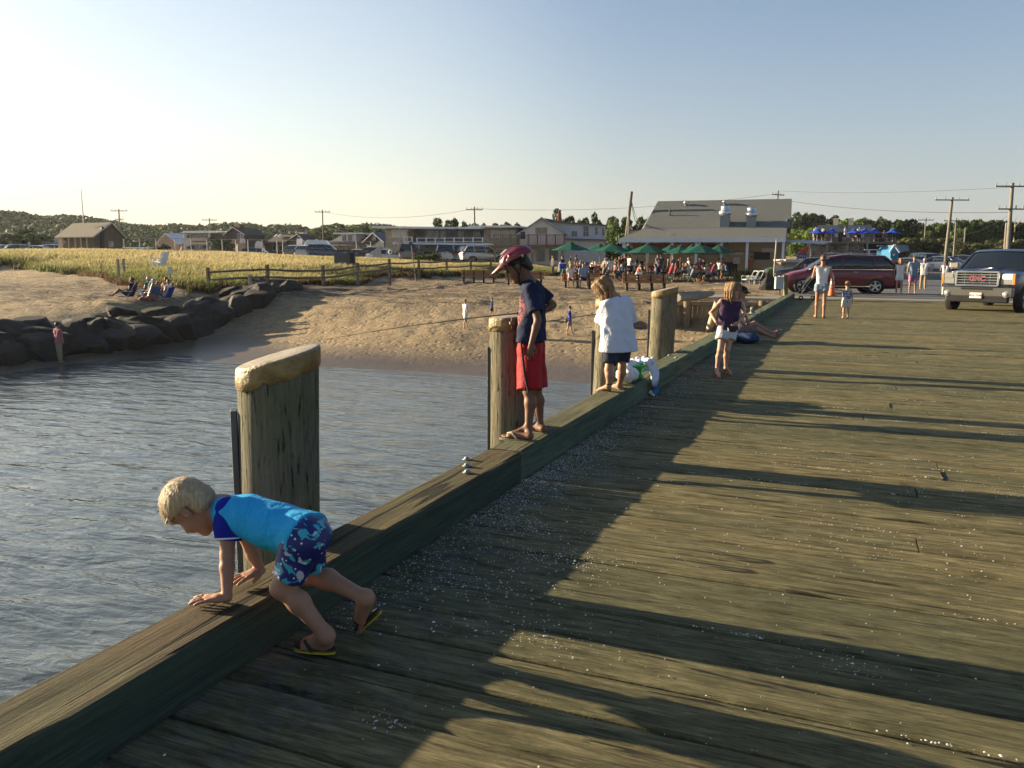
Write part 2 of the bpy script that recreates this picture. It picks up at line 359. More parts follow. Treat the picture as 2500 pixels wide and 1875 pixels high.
while yy < DECK_END-.05:
    w = PW*r_.uniform(.96, 1.04); w = min(w, DECK_END-yy); gap = r_.uniform(.008, .018)
    cuts = [-2.3]; xx = -2.3+r_.uniform(2.5, 7.5)
    while xx < 13: cuts.append(xx); xx += r_.choice((4.9, 6.1, 7.3))
    cuts.append(13.5)
    for a, b in zip(cuts[:-1], cuts[1:]):
        dz = r_.uniform(-.006, .004); n = max(2, int((b-a)/.8)); rv = r_.random()*.98+.01
        # plank: rounded worn edges, slightly wavy
        prof = [(0, -.07), (0, -.012), (.010, -.002), (.03, 0), (w-gap-.03, 0), (w-gap-.010, -.002), (w-gap, -.012), (w-gap, -.07)]
        vs = []; fs = []; m = len(prof); ph = r_.random()*6
        for i in range(n+1):
            X = a+.004+(b-a-.008)*i/n; wv = .003*math.sin(ph+X*1.7); zz_ = dz+.002*math.sin(ph*2+X*1.1)
            for j, (py_, pz_) in enumerate(prof): vs.append((X, yy+py_+wv*(1 if j < 4 else -1), pz_+zz_))
        for i in range(n):
            for j in range(m-1): fs.append((i*m+j, (i+1)*m+j, (i+1)*m+j+1, i*m+j+1))
        fs += [tuple(range(m)), tuple(range(n*m, n*m+m))[::-1]]
        mb.add(vs, fs, False, rv)
    yy += w; k += 1
o = mb.build("pier_deck", DECKM); props(o, kind="structure")
mb = MB(); mb.b2((-2.28, -3, -.42), (13.4, DECK_END-.02, -.085))
for i in range(9): mb.b2((-2.3, -2+i*4.2, -.8), (13, -1.7+i*4.2, -.43))
o = mb.build("pier_substructure", M("old_beams", (.05, .045, .035), .9)); props(o, kind="structure")

# ---- kerb timbers
def kerb_mat(name, top, seed):
    sf = (1, 1.7, 2.1)[seed-1]
    t = NT(name); P = t.coord('Pos'); Pst = t.n("Mapping", I_Vector=P, I_Scale=(14, .8, 14)).outputs[0]; Pf = t.n("Mapping", I_Vector=P, I_Scale=(70, 1.8, 60)).outputs[0]
    g1 = t.noise(Pst, 1.1, 8, .72, 1.2); g2 = t.noise(Pf, 1., 6, .75, .8)
    up = t.n("SeparateXYZ", I_Vector=t.n("NewGeometry").outputs['Normal']).outputs[2]
    side = t.ramp(g1, (.3, (.020*sf, .029*sf, .021*sf)), (.55, (.047*sf, .064*sf, .044*sf)), (.8, (.078*sf, .092*sf, .064*sf)))  # green side faces, darker than the top: their shade is put into the colour
    topc = t.ramp(g1, (.28, tuple(v*.25 for v in top)), (.45, top), (.75, tuple(v*1.5 for v in top)))
    topc = t.mix(t.ramp(t.noise(P, 2.5, 5, .6), (.45, 0.), (.7, .5)), topc, (.10, .12, .06))
    um = t.ramp(up, (.55, 0.), (.9, 1.)); c = t.mix(um, side, topc)
    c = t.mix(.5, c, t.ramp(g2, (.3, .15), (.7, .8)), 'SOFT_LIGHT')
    crk = t.ramp(g2, (.34, 1.), (.39, 0.)); crk2 = t.ramp(t.noise(Pst, .5, 2, .5, 1.2), (.35, 1.), (.375, 0.)); ck = t.math('MULTIPLY', t.math('MAXIMUM', crk, crk2), t.math('ADD', t.math('MULTIPLY', um, .75), .2))
    c = t.mix(ck, c, (.02, .018, .012))
    h = t.math('SUBTRACT', t.math('ADD', g1, t.math('MULTIPLY', g2, .7)), t.math('MULTIPLY', ck, 1.0))
    return t.fin(c, .9, t.bump(h, t.math('ADD', t.math('MULTIPLY', um, .7), .3), .045), spec=.2)
KM = [kerb_mat("kerb_timber_brown", (.088, .066, .038), 1), kerb_mat("kerb_timber_olive", (.11, .105, .062), 2), kerb_mat("kerb_timber_green", (.10, .118, .074), 3)]
def kerb(y0, y1, z0, z1, m, label, seed=0, x0=KX0, x1=KX1):
    """a squared timber with worn rounded arrises and a slightly uneven top"""
    n = max(4, int((y1-y0)/.12)); prof = []; b = .022
    pts = [(x0, z0), (x0, z1-b), (x0+b*.3, z1-b*.3), (x0+b, z1)]+[(x0+(x1-x0)*q, z1) for q in (.3, .5, .7)]+[(x1-b, z1), (x1-b*.3, z1-b*.3), (x1, z1-b), (x1, (z0+z1)/2), (x1, z0)]
    vs = []; fs = []; mm = len(pts); rr = np.random.default_rng(seed); Y = np.linspace(y0, y1, n+1)
    nz = vnoise(Y[:, None]*1.0+seed*9, np.arange(mm)[None, :]*.13+seed, .35, seed)
    for i, yv in enumerate(Y):
        e = .006 if i in (0, n) else 0
        for j, (X, Z) in enumerate(pts):
            q = nz[i, j]*.012; vs.append((X+(q if 0 < j < 9 else q*.5)+(e if X < -2.1 else -e), yv, Z+(q*1.1 if 1 <= j <= 9 else 0)-(e if j in (3, 4, 5, 6, 7) else 0)))
    for i in range(n):
        for j in range(mm-1): fs.append((i*mm+j, i*mm+j+1, (i+1)*mm+j+1, (i+1)*mm+j))
    k = MB(); k.add(vs, fs, False); k.add(vs[:mm], [tuple(range(mm))[::-1]]); k.add(vs[-mm:], [tuple(range(mm))])
    o = k.build("kerb_timber", KM[m]); return props(o, label, "kerb timber", "kerb timbers along the pier edge")
kerb(-2.6, 5.0, .002, KZ, 0, "long cracked brown kerb timber in the foreground under the crouching boy", 1)
kerb(5.012, 8.15, .002, KZ+.004, 1, "olive kerb timber between the helmeted boy and the barefoot child", 2)
kerb(8.165, 10.35, .002, KZ+.022, 2, "green kerb timber carrying the white bag and green tub", 3)
kerb(10.365, 12.6, .002, KZ+.008, 2, "short green kerb timber beside the fourth pile with two bolts on top", 4)
kerb(12.615, 20.3, .002, KZ, 2, "long dark green kerb timber behind the girl with hands on hips", 5)
kerb(20.315, 34.9, .002, KZ+.002, 2, "farthest green kerb timber ending at the grey electrical box", 6)
BOLT = M("galvanised_steel", (.22, .24, .25), .6, metal=.5)
def bolts(pts, label, group="bolt heads on the kerb"):
    for i, (x_, y_, z_) in enumerate(pts):
        b = MB(); b.lathe((x_, y_, z_), [(0, .0), (.027, 0), (.027, .005), (.0, .005)], 14); b.lathe((x_, y_, z_+.007), [(.015, 0), (.015, .010), (.0, .010)], 6); b.cyl((x_, y_, z_+.02), (x_, y_, z_+.022), .006)
        props(b.build("bolt_head", BOLT), label[i], "bolt", group)
zt = KZ+.002
p = [G(1139, 1122, zt), G(1139, 1138, zt), G(1140, 1154, zt)]
bolts([(q[0], q[1], zt) for q in p], ["bolt head on brown kerb timber, nearest the water of the three together", "middle one of three bolt heads on the brown kerb timber", "bolt head on brown kerb timber, nearest the deck of the three together"])
p = [G(1634, 868, KZ+.01), G(1650, 874, KZ+.01), G(1870, 757, KZ)]
bolts([(q[0], q[1], KZ+.008) for q in p], ["bolt head on green kerb by the fourth pile, nearer the water", "bolt head on green kerb by the fourth pile, nearer the deck", "bolt head far along the green kerb near the cleat"])

# ---- piles
def pile_mat(name, base, moss):
    t = NT(name); P = t.coord('Pos'); Pst = t.n("Mapping", I_Vector=P, I_Scale=(22, 22, .9)).outputs[0]; Pf = t.n("Mapping", I_Vector=P, I_Scale=(60, 60, 7)).outputs[0]
    g1 = t.noise(Pst, 1, 8, .7, .8); g2 = t.noise(Pf, 1, 5, .7, .3)
    c = t.ramp(g1, (.25, tuple(v*.45 for v in base)), (.5, base), (.8, tuple(v*1.35 for v in base)))
    c = t.mix(t.ramp(t.noise(P, 3, 5, .6), (.4, 0.), (.65, .7)), c, moss)
    pit = t.ramp(g2, (.35, 1.), (.40, 0.)); c = t.mix(pit, c, (.035, .033, .024)); c = t.mix(.4, c, t.ramp(g2, (.3, .2), (.7, .8)), 'SOFT_LIGHT')
    h = t.math('SUBTRACT', t.math('ADD', g1, g2), pit); return t.fin(c, .9, t.bump(h, 1., .03), spec=.2)
PM1 = pile_mat("pile_wood_grey_green", (.17, .16, .12), (.13, .14, .065)); PM2 = pile_mat("pile_wood_pale", (.22, .19, .135), (.17, .165, .10))
t = NT("pile_cap_resin"); P = t.coord('Pos'); n = t.noise(P, 9, 6, .7)
c = t.ramp(n, (.3, (.075, .045, .014)), (.5, (.20, .13, .038)), (.7, (.30, .22, .09)))
up = t.n("SeparateXYZ", I_Vector=t.n("NewGeometry").outputs['Normal']).outputs[2]
c = t.mix(t.ramp(up, (.4, 0.), (.85, .9)), c, t.ramp(t.noise(P, 30, 5, .7), (.3, (.22, .175, .12)), (.7, (.42, .36, .27))))
t.fin(c, .45, t.bump(n, .7, .03), spec=.4); CAPM = t.m
STRIPM = M("rub_strip_steel", (.10, .105, .11), .5, metal=.5)
def pile(cx, cy, r, zl, zh, ang, mat, label, lean=.02, strip=.83, bot=-4.2, captop=.1):
    root = thing("mooring_pile", label, "mooring pile", (cx, cy, KZ), 0, "mooring piles along the pier")
    n = 40; dirx = V(math.cos(ang), math.sin(ang)); rows = []
    rr = np.random.default_rng(int(cx*100+cy*10) & 255)
    th = np.linspace(0, 2*PI, n, endpoint=False); wob = 1+.02*np.cos(th*3+1)+.015*np.cos(th*5+cy)
    def ring(z, sc=1., cut=None, dz=0.):
        out = []
        for k_, a in enumerate(th):
            R_ = r*sc*wob[k_]; x_ = math.cos(a)*R_; y_ = math.sin(a)*R_
            z_ = z if cut is None else cut+(zh-zl)/2/r*(x_*dirx[0]+y_*dirx[1])+dz
            out.append((cx+x_+lean*max(z_, -1), cy+y_, z_))
        return out
    zm = (zl+zh)/2; zsn = [bot, -2, -1, 0, .3, .6]
    vs = []; [vs.extend(ring(z_, 1.0+.03*(0-z_)*.3)) for z_ in zsn]; vs.extend(ring(0, 1., zm-captop)); vs.extend(ring(0, .97, zm-.02))
    fs = []; L = len(zsn)+2
    for i in range(L-1):
        for j in range(n): fs.append((i*n+j, i*n+(j+1) % n, (i+1)*n+(j+1) % n, (i+1)*n+j))
    b = MB(); b.add(vs, fs, True); b.build("shaft", mat, root, True)
    c = MB(); nz = vnoise(th*3, th*0+cy, .6, 3)*.035
    def r2(sc, dz, jit=0): return [(p[0], p[1], p[2]+jit*nz[k_]) for k_, p in enumerate(ring(0, sc, zm, dz))]
    rings = [r2(1.0, -captop, 1), r2(1.045, -captop+.004, 1), r2(1.05, -captop*.6, .5), r2(1.045, -.02), r2(1.025, -.004), r2(.95, .0), r2(.6, .004), r2(.25, .003), r2(.01, .003)]
    vs = []; [vs.extend(q) for q in rings]; fs = []
    for i in range(len(rings)-1):
        for j in range(n): fs.append((i*n+j, i*n+(j+1) % n, (i+1)*n+(j+1) % n, (i+1)*n+j))
    c.add(vs, fs, True); c.build("cap", CAPM, root, True)
    if strip:
        s_ = MB(); d_ = V(cx, cy)/np.hypot(cx, cy); pr = V(-d_[1], d_[0])  # towards the left of the sight line
        q = V(cx, cy)+pr*(r*1.03)-d_*.01; s_.box((q[0]+lean*.2, q[1], (strip+bot)/2), (.03, .075, strip-bot), rz=math.atan2(d_[1], d_[0])-PI/2)
        s_.build("rub_strip", STRIPM, root, True, bevel=.004)
    return root
pile(-2.475, 3.05, .185, 1.00, 1.10, R(35), PM1, "nearest and thickest mooring pile, grey green, right behind the crouching boy", .03, .80)
pile(-2.41, 5.74, .138, 1.055, 1.075, R(20), PM2, "pale mooring pile with yellow cap beside the boy in the red helmet", .0, .83)
pile(-2.41, 8.50, .14, 1.08, 1.10, R(20), PM2, "slim pale mooring pile mostly hidden behind the white shirted child", .03, .74)
pile(-2.43, 11.45, .178, 1.06, 1.13, R(10), PM2, "farthest mooring pile, grey with a slanted mustard cap, before the bulkhead", .03, .80)
# ================================================================ people: smooth implicit bodies, meshed once each
def nz(v): v = np.asarray(v, float); return v/max(1e-9, np.linalg.norm(v))
class SDF:
    def __init__(s, lo, hi, h):
        s.lo = np.asarray(lo, float); s.h = h; n = np.ceil((np.asarray(hi, float)-s.lo)/h).astype(int)+2; s.n = n
        s.D = np.full(n, 1.0, np.float32); s.ax = [s.lo[i]+h*np.arange(n[i]) for i in range(3)]
    def blk(s, lo, hi):
        a = np.clip(np.floor((lo-s.lo)/s.h).astype(int), 0, s.n); b = np.clip(np.ceil((hi-s.lo)/s.h).astype(int)+1, 0, s.n)
        sl = tuple(slice(a[i], b[i]) for i in range(3))
        P = [s.ax[0][sl[0]][:, None, None], s.ax[1][sl[1]][None, :, None], s.ax[2][sl[2]][None, None, :]]
        return sl, P
    def put(s, sl, d, k):
        D = s.D[sl]
        if D.size == 0: return
        if k > 0:
            hh = np.clip(.5+.5*(D-d)/k, 0, 1); D[...] = D*(1-hh)+d*hh-k*hh*(1-hh)
        else: np.minimum(D, d, out=D)
    def cap(s, a, b, ra, rb=None, k=.02, flat=None, ff=1., cut=False, mode=0):
        a = np.asarray(a, float); b = np.asarray(b, float); rb = ra if rb is None else rb; m = max(ra, rb)*max(1, 1/ff if ff > 0 else 1)+k+2*s.h
        sl, P = s.blk(np.minimum(a, b)-m, np.maximum(a, b)+m); ba = b-a; L2 = max(ba@ba, 1e-12)
        q = [P[i]-a[i] for i in range(3)]; t0 = (q[0]*ba[0]+q[1]*ba[1]+q[2]*ba[2])/L2; t = np.clip(t0, 0, 1)
        q = [q[i]-t*ba[i] for i in range(3)]
        if flat is not None:
            fl = nz(flat); w = (q[0]*fl[0]+q[1]*fl[1]+q[2]*fl[2])*(1/ff-1); q = [q[i]+w*fl[i] for i in range(3)]
        d = np.sqrt(q[0]**2+q[1]**2+q[2]**2)-(ra+(rb-ra)*t)
        if cut: d = np.maximum(d, (t0-1)*math.sqrt(L2))
        if mode == 0: s.put(sl, d, k)
        else: s.D[sl] = np.maximum(s.D[sl], -d)
    def ell(s, c, r, f=None, k=.015, mode=0):
        """ellipsoid; f = three axes as rows"""
        c = np.asarray(c, float); r = np.asarray(r, float); m = r.max()+k+2*s.h; sl, P = s.blk(c-m, c+m); q = [P[i]-c[i] for i in range(3)]
        if f is not None: q = [q[0]*f[j][0]+q[1]*f[j][1]+q[2]*f[j][2] for j in range(3)]
        k0 = np.sqrt(sum((q[i]/r[i])**2 for i in range(3))); k1 = np.sqrt(sum((q[i]/r[i]**2)**2 for i in range(3)))
        d = k0*(k0-1)/np.maximum(k1, 1e-6)
        if mode == 0: s.put(sl, d, k)
        else:
            D = s.D[sl]; e = -d; hh = np.clip(.5-.5*(D-e)/max(k, 1e-4), 0, 1); D[...] = D*(1-hh)+e*hh+k*hh*(1-hh)
    def plane(s, p, n):
        n = nz(n); d = (s.ax[0][:, None, None]-p[0])*n[0]+(s.ax[1][None, :, None]-p[1])*n[1]+(s.ax[2][None, None, :]-p[2])*n[2]
        np.maximum(s.D, d, out=s.D)
    def wrinkle(s, amp, sc, seed=0, ax=(1, 1, 1)):
        X, Y, Z = s.ax[0][:, None, None]*ax[0], s.ax[1][None, :, None]*ax[1], s.ax[2][None, None, :]*ax[2]; r = random.Random(seed)
        for i in range(5):
            k_ = nz((r.uniform(-1, 1), r.uniform(-1, 1), r.uniform(-1, 1)))*sc*r.uniform(.6, 1.7)
            s.D += (amp*.5*np.sin(X*k_[0]+Y*k_[1]+Z*k_[2]+r.random()*6+1.5*np.sin(X*k_[1]*.5+Z*k_[2]*.6))).astype(np.float32)
    def mesh(s, name):
        D = s.D; n = np.array(D.shape); neg = D < 0
        c = neg[:-1, :-1, :-1].astype(np.int8)
        tot = sum(neg[i:n[0]-1+i, j:n[1]-1+j, k:n[2]-1+k].astype(np.int8) for i in (0, 1) for j in (0, 1) for k in (0, 1))
        act = (tot > 0) & (tot < 8); I = np.argwhere(act); idx = -np.ones(act.shape, np.int64); idx[act] = np.arange(len(I))
        acc = np.zeros((len(I), 3)); cnt = np.zeros(len(I)); cr = [(i, j, k) for i in (0, 1) for j in (0, 1) for k in (0, 1)]
        val = {q: D[I[:, 0]+q[0], I[:, 1]+q[1], I[:, 2]+q[2]] for q in cr}
        for a in cr:
            for ax_ in range(3):
                if a[ax_] == 0:
                    b = list(a); b[ax_] = 1; va, vb = val[a], val[tuple(b)]; m = (va < 0) != (vb < 0)
                    t = np.where(m, va/np.where(va == vb, 1, va-vb), 0); p = np.tile(np.array(a, float), (len(I), 1)); p[:, ax_] += t
                    acc[m] += p[m]; cnt[m] += 1
        v = (I+acc/cnt[:, None])*s.h+s.lo; F = []
        for ax_ in range(3):
            u, w = (ax_+1) % 3, (ax_+2) % 3
            sa = [slice(None)]*3; sb = [slice(None)]*3; sa[ax_] = slice(0, -1); sb[ax_] = slice(1, None)
            A, B = neg[tuple(sa)], neg[tuple(sb)]; E = np.argwhere(A != B); E = E[(E[:, u] > 0) & (E[:, w] > 0) & (E[:, u] < n[u]-1) & (E[:, w] < n[w]-1)]
            o = []
            for du, dw in ((0, 0), (-1, 0), (-1, -1), (0, -1)):
                q = E.copy(); q[:, u] += du; q[:, w] += dw; o.append(idx[q[:, 0], q[:, 1], q[:, 2]])
            o = np.stack(o, 1); fl = A[E[:, 0], E[:, 1], E[:, 2]]; o[~fl] = o[~fl][:, ::-1]; F.append(o)
        F = np.concatenate(F); F = F[(F >= 0).all(1)]
        return mesh_np(name, v, F)

# ---- materials for skin and cloth
def skin_m(name, c):
    t = NT(name); P = t.coord('Object'); n = t.noise(P, 9, 5, .6)
    t.fin(t.ramp(n, (.3, tuple(v*.86 for v in c)), (.7, tuple(min(1, v*1.1) for v in c))), .55, t.bump(t.noise(P, 60, 3, .6), .15, .004), spec=.35)
    t.b.inputs['Subsurface Weight'].default_value = .12; t.b.inputs['Subsurface Radius'].default_value = (.03, .012, .006); t.b.inputs['Subsurface Scale'].default_value = .3
    return t.m
def cloth(name, c, var=.12, bump=.5): return M(name, c, .9, var, 6, bump, 16, .02, spec=.15)
def hair_m(name, c, c2=None):
    t = NT(name); P = t.coord('Object', (1, 1, 1)); n = t.noise(t.coord('Object', (70, 70, 5)), 1.5, 5, .7, .5); n2 = t.noise(P, 14, 3, .6)
    cc = t.ramp(n, (.3, tuple(v*.5 for v in c)), (.55, c), (.8, c2 or tuple(min(1, v*1.5) for v in c))); cc = t.mix(.5, cc, t.ramp(n2, (.3, .2), (.7, .8)), 'SOFT_LIGHT')
    return t.fin(cc, .5, t.bump(n, .8, .01), spec=.4)
SK = [skin_m("skin_fair", (.42, .235, .155)), skin_m("skin_tan", (.33, .170, .105)), skin_m("skin_brown", (.16, .075, .042)), skin_m("skin_rosy", (.42, .22, .165))]
HR = dict(dark=hair_m("hair_dark", (.018, .013, .010)), brown=hair_m("hair_brown", (.10, .055, .028)), blond=hair_m("hair_blond", (.26, .145, .055), (.50, .31, .13)),
          pale=hair_m("hair_pale_blond", (.42, .31, .17), (.66, .54, .34)), grey=hair_m("hair_grey", (.38, .36, .34)))

def torso(F, J, s, off=0., flat=.80, hem=None, k=.03, broad=1.):
    s = s*J.get('ts', 1.); f = J['f']; hl, hr, sl_, sr = J['hipL'], J['hipR'], J['shL'], J['shR']; up = nz((sl_+sr)/2-(hl+hr)/2); mid = (hl+hr)/2; top = (sl_+sr)/2
    L = np.linalg.norm(top-mid); lat = nz(sr-sl_); hw = np.linalg.norm(sr-sl_)/2; hp = np.linalg.norm(hr-hl)/2
    c = mid*.5+top*.5
    for sg in (-1, 1):
        p0 = mid+lat*sg*hp*.55-up*.01*s; p1 = mid+up*L*.42+lat*sg*hw*.30*broad; p2 = mid+up*L*.80+lat*sg*hw*.50*broad
        if hem is not None: p0 = p0-up*hem
        F.cap(p0, p1, (.102 if hem is None else .112)*s+off, .093*s+off, k, f, flat); F.cap(p1, p2, .093*s+off, .094*s+off, k, f, flat)
    F.cap(hl, hr, .088*s+off, .088*s+off, k, f, .95)
    nb = J['neck']
    for q in (sl_, sr): F.cap(nb-up*.045*s, q-up*.005*s-nz(q-nb)*.01, .052*s+off*.8, .052*s+off, k)
def head(F, J, hs, ears=True, face=True):
    c, f, u = J['head'], J['hf'], J['hu']; r = np.cross(f, u); ax = (r, f, u)
    A = lambda x, y, z: c+r*x*hs+f*y*hs+u*z*hs
    F.ell(A(0, -.012, .028), (.074*hs, .094*hs, .088*hs), ax, .01); F.ell(A(0, .030, -.040), (.056*hs, .062*hs, .078*hs), ax, .03*hs)
    F.cap(A(-.012, .066, -.100), A(.012, .066, -.100), .022*hs, k=.025*hs)
    if face:
        F.ell(A(0, .072, .038), (.052*hs, .022*hs, .030*hs), ax, .02*hs)
        for sg in (-1, 1): F.ell(A(sg*.031, .098, .002), (.019*hs, .014*hs, .012*hs), ax, .012*hs, mode=1)
        for sg in (-1, 1): F.ell(A(sg*.036, .062, -.040), (.026*hs, .026*hs, .028*hs), ax, .02*hs)
        F.cap(A(0, .089, .006), A(0, .108, -.030), .0085*hs, .0125*hs, .010*hs)
        for sg in (-1, 1): F.ell(A(sg*.010, .098, -.034), (.008*hs, .009*hs, .007*hs), ax, .006*hs)
        F.ell(A(0, .086, -.062), (.021*hs, .011*hs, .0065*hs), ax, .004*hs); F.ell(A(0, .084, -.073), (.018*hs, .011*hs, .007*hs), ax, .004*hs)
    if ears:
        for sg in (-1, 1):
            F.ell(A(sg*.078, -.012, -.006), (.011*hs, .019*hs, .031*hs), ax, .006*hs); F.ell(A(sg*.084, -.008, -.002), (.006*hs, .010*hs, .017*hs), ax, .004*hs, mode=1)
    F.cap(A(0, -.022, -.045), J['neck']+nz(J['neck']-c)*.02, .050*hs, .058*hs, .03*hs)
def hand(F, w, d, n, s, side=1, curl=.35, spread=.10, fk=.004, curls=None):
    """w wrist, d finger direction, n outward normal of the back of the hand, side: +1 thumb towards cross(d,n)"""
    d = nz(d); n = nz(n-d*(d@n)); lat = np.cross(d, n)*side; pal = -n
    base = w+d*.085*s
    F.cap(w, w+d*.035*s, .024*s, .03*s, .01*s, n, .7); F.cap(w+d*.035*s+lat*.016*s, base+lat*.024*s, .019*s, .013*s, .012*s, n, .75); F.cap(w+d*.035*s-lat*.012*s, base-lat*.024*s-d*.008*s, .019*s, .012*s, .012*s, n, .75)
    F.cap(w+d*.035*s, base, .018*s, .014*s, .012*s, n, .7)
    for i, (o, L, cu) in enumerate(((.030, .070, 0), (.010, .079, .03), (-.010, .073, 0), (-.029, .058, -.02))):
        c_ = (curl if curls is None else curls[i])+cu; p = base+lat*o*s-d*.012*s*(i == 3); dd = nz(d+lat*spread*(1.2-i*.8)); rr = .0088*s*(1 if i < 3 else .88); a = 0
        for seg, fr_ in enumerate((.45, .32, .23)):
            a += c_*(.55 if seg == 0 else 1.0); q = p+(dd*math.cos(a)+pal*math.sin(a))*L*fr_*s; F.cap(p, q, rr, rr*.92, fk); p = q; rr *= .92
    tb = w+d*.022*s+lat*.024*s; t1 = tb+nz(d*.75+lat*.75+pal*.25)*.034*s; t2 = t1+nz(d*.95+lat*.30+pal*.3)*.032*s
    F.cap(tb, t1, .016*s, .0115*s, .012*s); F.cap(t1, t2, .0108*s, .0085*s, fk)
def foot(F, an, heel, toe, s, toes=False, up=(0, 0, 1), side=1):
    d = nz(toe-heel); L = np.linalg.norm(toe-heel); u = nz(np.asarray(up, float)-d*(d@np.asarray(up, float))); lat = np.cross(d, u)*side
    F.cap(an, heel+d*.03*s+u*.02*s, .034*s, .033*s, .025*s); ball = heel+d*L*.70+u*.008*s
    F.cap(heel+d*.03*s+u*.018*s, ball-lat*.012*s, .030*s, .024*s, .02*s); F.cap(heel+d*.03*s+u*.016*s, ball+lat*.014*s, .026*s, .022*s, .02*s); F.cap(an+d*.01*s, ball+u*.008*s, .033*s, .02*s, .03*s, lat, 1.)
    if toes:
        for i, (o, l_, r_) in enumerate(((.026, .27, .0125), (.009, .29, .0095), (-.006, .265, .009), (-.019, .235, .0085), (-.031, .20, .008))):
            p = ball+lat*o*s-u*.008*s-d*(.004*i)*s; F.cap(p, p+d*L*l_-u*.002*s, r_*s*1.05, r_*s, .006*s)
    else: F.cap(ball, toe-d*.02*s, .026*s, .018*s, .02*s, u, .7)
def limb_pts(J):
    return [J[k] for k in J if k[:2] in ('sh', 'el', 'wr', 'hi', 'kn', 'an', 'to', 'he', 'ne') and not k.startswith('head_')]
def bounds(pts, m): p = np.array(pts); return p.min(0)-m, p.max(0)+m
def make_body(J, s, hs, h, toes=False, hands='full', face=True, ears=True, legs=True):
    lo, hi = bounds([J[k] for k in ('head', 'shL', 'shR', 'elL', 'elR', 'wrL', 'wrR', 'hipL', 'hipR', 'knL', 'knR', 'anL', 'anR', 'toeL', 'toeR', 'heelL', 'heelR')], .17)
    F = SDF(lo, hi, h); torso(F, J, s)
    for q in 'LR':
        sh, el, wr, hp, kn, an = (J[x+q] for x in ('sh', 'el', 'wr', 'hip', 'kn', 'an'))
        m = sh*.6+el*.4; F.cap(sh, m, .047*s, .043*s, .03*s); F.cap(m, el, .043*s, .034*s, .02*s)
        m = el*.72+wr*.28; F.cap(el, m, .034*s, .036*s, .015*s); F.cap(m, wr, .036*s, .0235*s, .015*s)
        F.cap(hp, kn, .082*s, .052*s, .04*s); J.setdefault('kf'+q, J['f'])
        F.ell(kn+J['kf'+q]*.010*s, (.046*s,)*3, None, .02*s)
        m = kn*.68+an*.32-J['kf'+q]*.014*s; F.cap(kn, m, .047*s, .052*s, .03*s); F.cap(m, an, .052*s, .031*s, .03*s)
        foot(F, an, J['heel'+q], J['toe'+q], s*J.get('fs', 1), toes, J.get('fu'+q, (0, 0, 1)), -1 if q == 'R' else 1)
        if hands == 'full': hand(F, wr, J['hd'+q], J['hn'+q], s*J.get('hs_', 1), J.get('hside'+q, 1), J.get('curl'+q, .35), J.get('spr'+q, .1), curls=J.get('curls'+q))
        else: F.cap(wr, wr+nz(wr-el)*.10*s, .028*s, .022*s, .015*s, J['f'], .6)
    head(F, J, hs, ears, face)
    return F
def make_shirt(J, s, h, off=.012, sleeve=.55, hem=.10, loose=.02, neck=.012, cutn=None, wr=.006, seed=1, flat=.82, hang=None, broad=1.):
    """torso shell with sleeves; sleeve = share of the upper arm covered (over 1 runs down the forearm)"""
    lo, hi = bounds([J[k] for k in ('shL', 'shR', 'hipL', 'hipR', 'elL', 'elR', 'neck')]+([np.asarray(hang, float)] if hang is not None else [])+([J['wrL'], J['wrR']] if sleeve > 1 else []), .24); F = SDF(lo, hi, h)
    up = nz((J['shL']+J['shR'])/2-(J['hipL']+J['hipR'])/2); torso(F, J, s, off+loose*.5, flat, hem, broad=broad)
    if hang is not None:
        m0 = (J['shL']+J['shR'])/2-up*.12*s; w = np.linalg.norm(J['shR']-J['shL'])*.26; lat = nz(J['shR']-J['shL']); m1 = np.asarray(hang, float)
        for sg in (-1, 1): F.cap(m0+lat*sg*w, m1+lat*sg*w*1.15, .10*s+off, .115*s+off+loose, .04, J['f'], flat)
    for q in 'LR':
        if sleeve <= 0: continue
        sh, el = J['sh'+q], J['el'+q]
        if sleeve <= 1: e = sh+(el-sh)*sleeve; F.cap(sh, e, .052*s+off, .048*s+off+loose*.8, .02, cut=True)
        else:
            F.cap(sh, el, .052*s+off, .042*s+off, .02); e = el+(J['wr'+q]-el)*(sleeve-1); F.cap(el, e, .042*s+off, .032*s+off, .015, cut=True)
    if wr: F.wrinkle(wr*.45, 52, seed, (1, 1, .55))
    mid = (J['hipL']+J['hipR'])/2; he = mid-up*(hem) if hang is None else np.asarray(hang, float); F.plane(he, -up if hang is None else (0, 0, -1))
    nn = nz(nz(J['head']-J['neck'])*.35+up*.65); F.plane(J['neck']+nn*neck, nn)
    return F
def make_shorts(J, s, h, off=.012, length=.6, loose=.02, wr=.005, seed=2, waist=.07):
    lo, hi = bounds([J[k] for k in ('hipL', 'hipR', 'knL', 'knR', 'anL', 'anR')], .22); F = SDF(lo, hi, h)
    up = nz((J['shL']+J['shR'])/2-(J['hipL']+J['hipR'])/2); torso(F, dict(J, shL=J['hipL']+(J['shL']-J['hipL'])*.6, shR=J['hipR']+(J['shR']-J['hipR'])*.6, neck=(J['hipL']+J['hipR'])/2+up*.15*s), s, off, .85)
    for q in 'LR':
        hp, kn, an = J['hip'+q], J['kn'+q], J['an'+q]
        if length <= 1: F.cap(hp, hp+(kn-hp)*length, .09*s+off, (.075-.02*length)*s+off+loose, .03, cut=True)
        else:
            F.cap(hp, kn, .086*s+off, .055*s+off+loose*.6, .03); F.cap(kn, kn+(an-kn)*(length-1), .055*s+off+loose*.6, .04*s+off+loose, .02, cut=True)
    if wr: F.wrinkle(wr*.45, 55, seed, (1, 1, .45))
    F.plane((J['hipL']+J['hipR'])/2+up*waist*s, up); return F
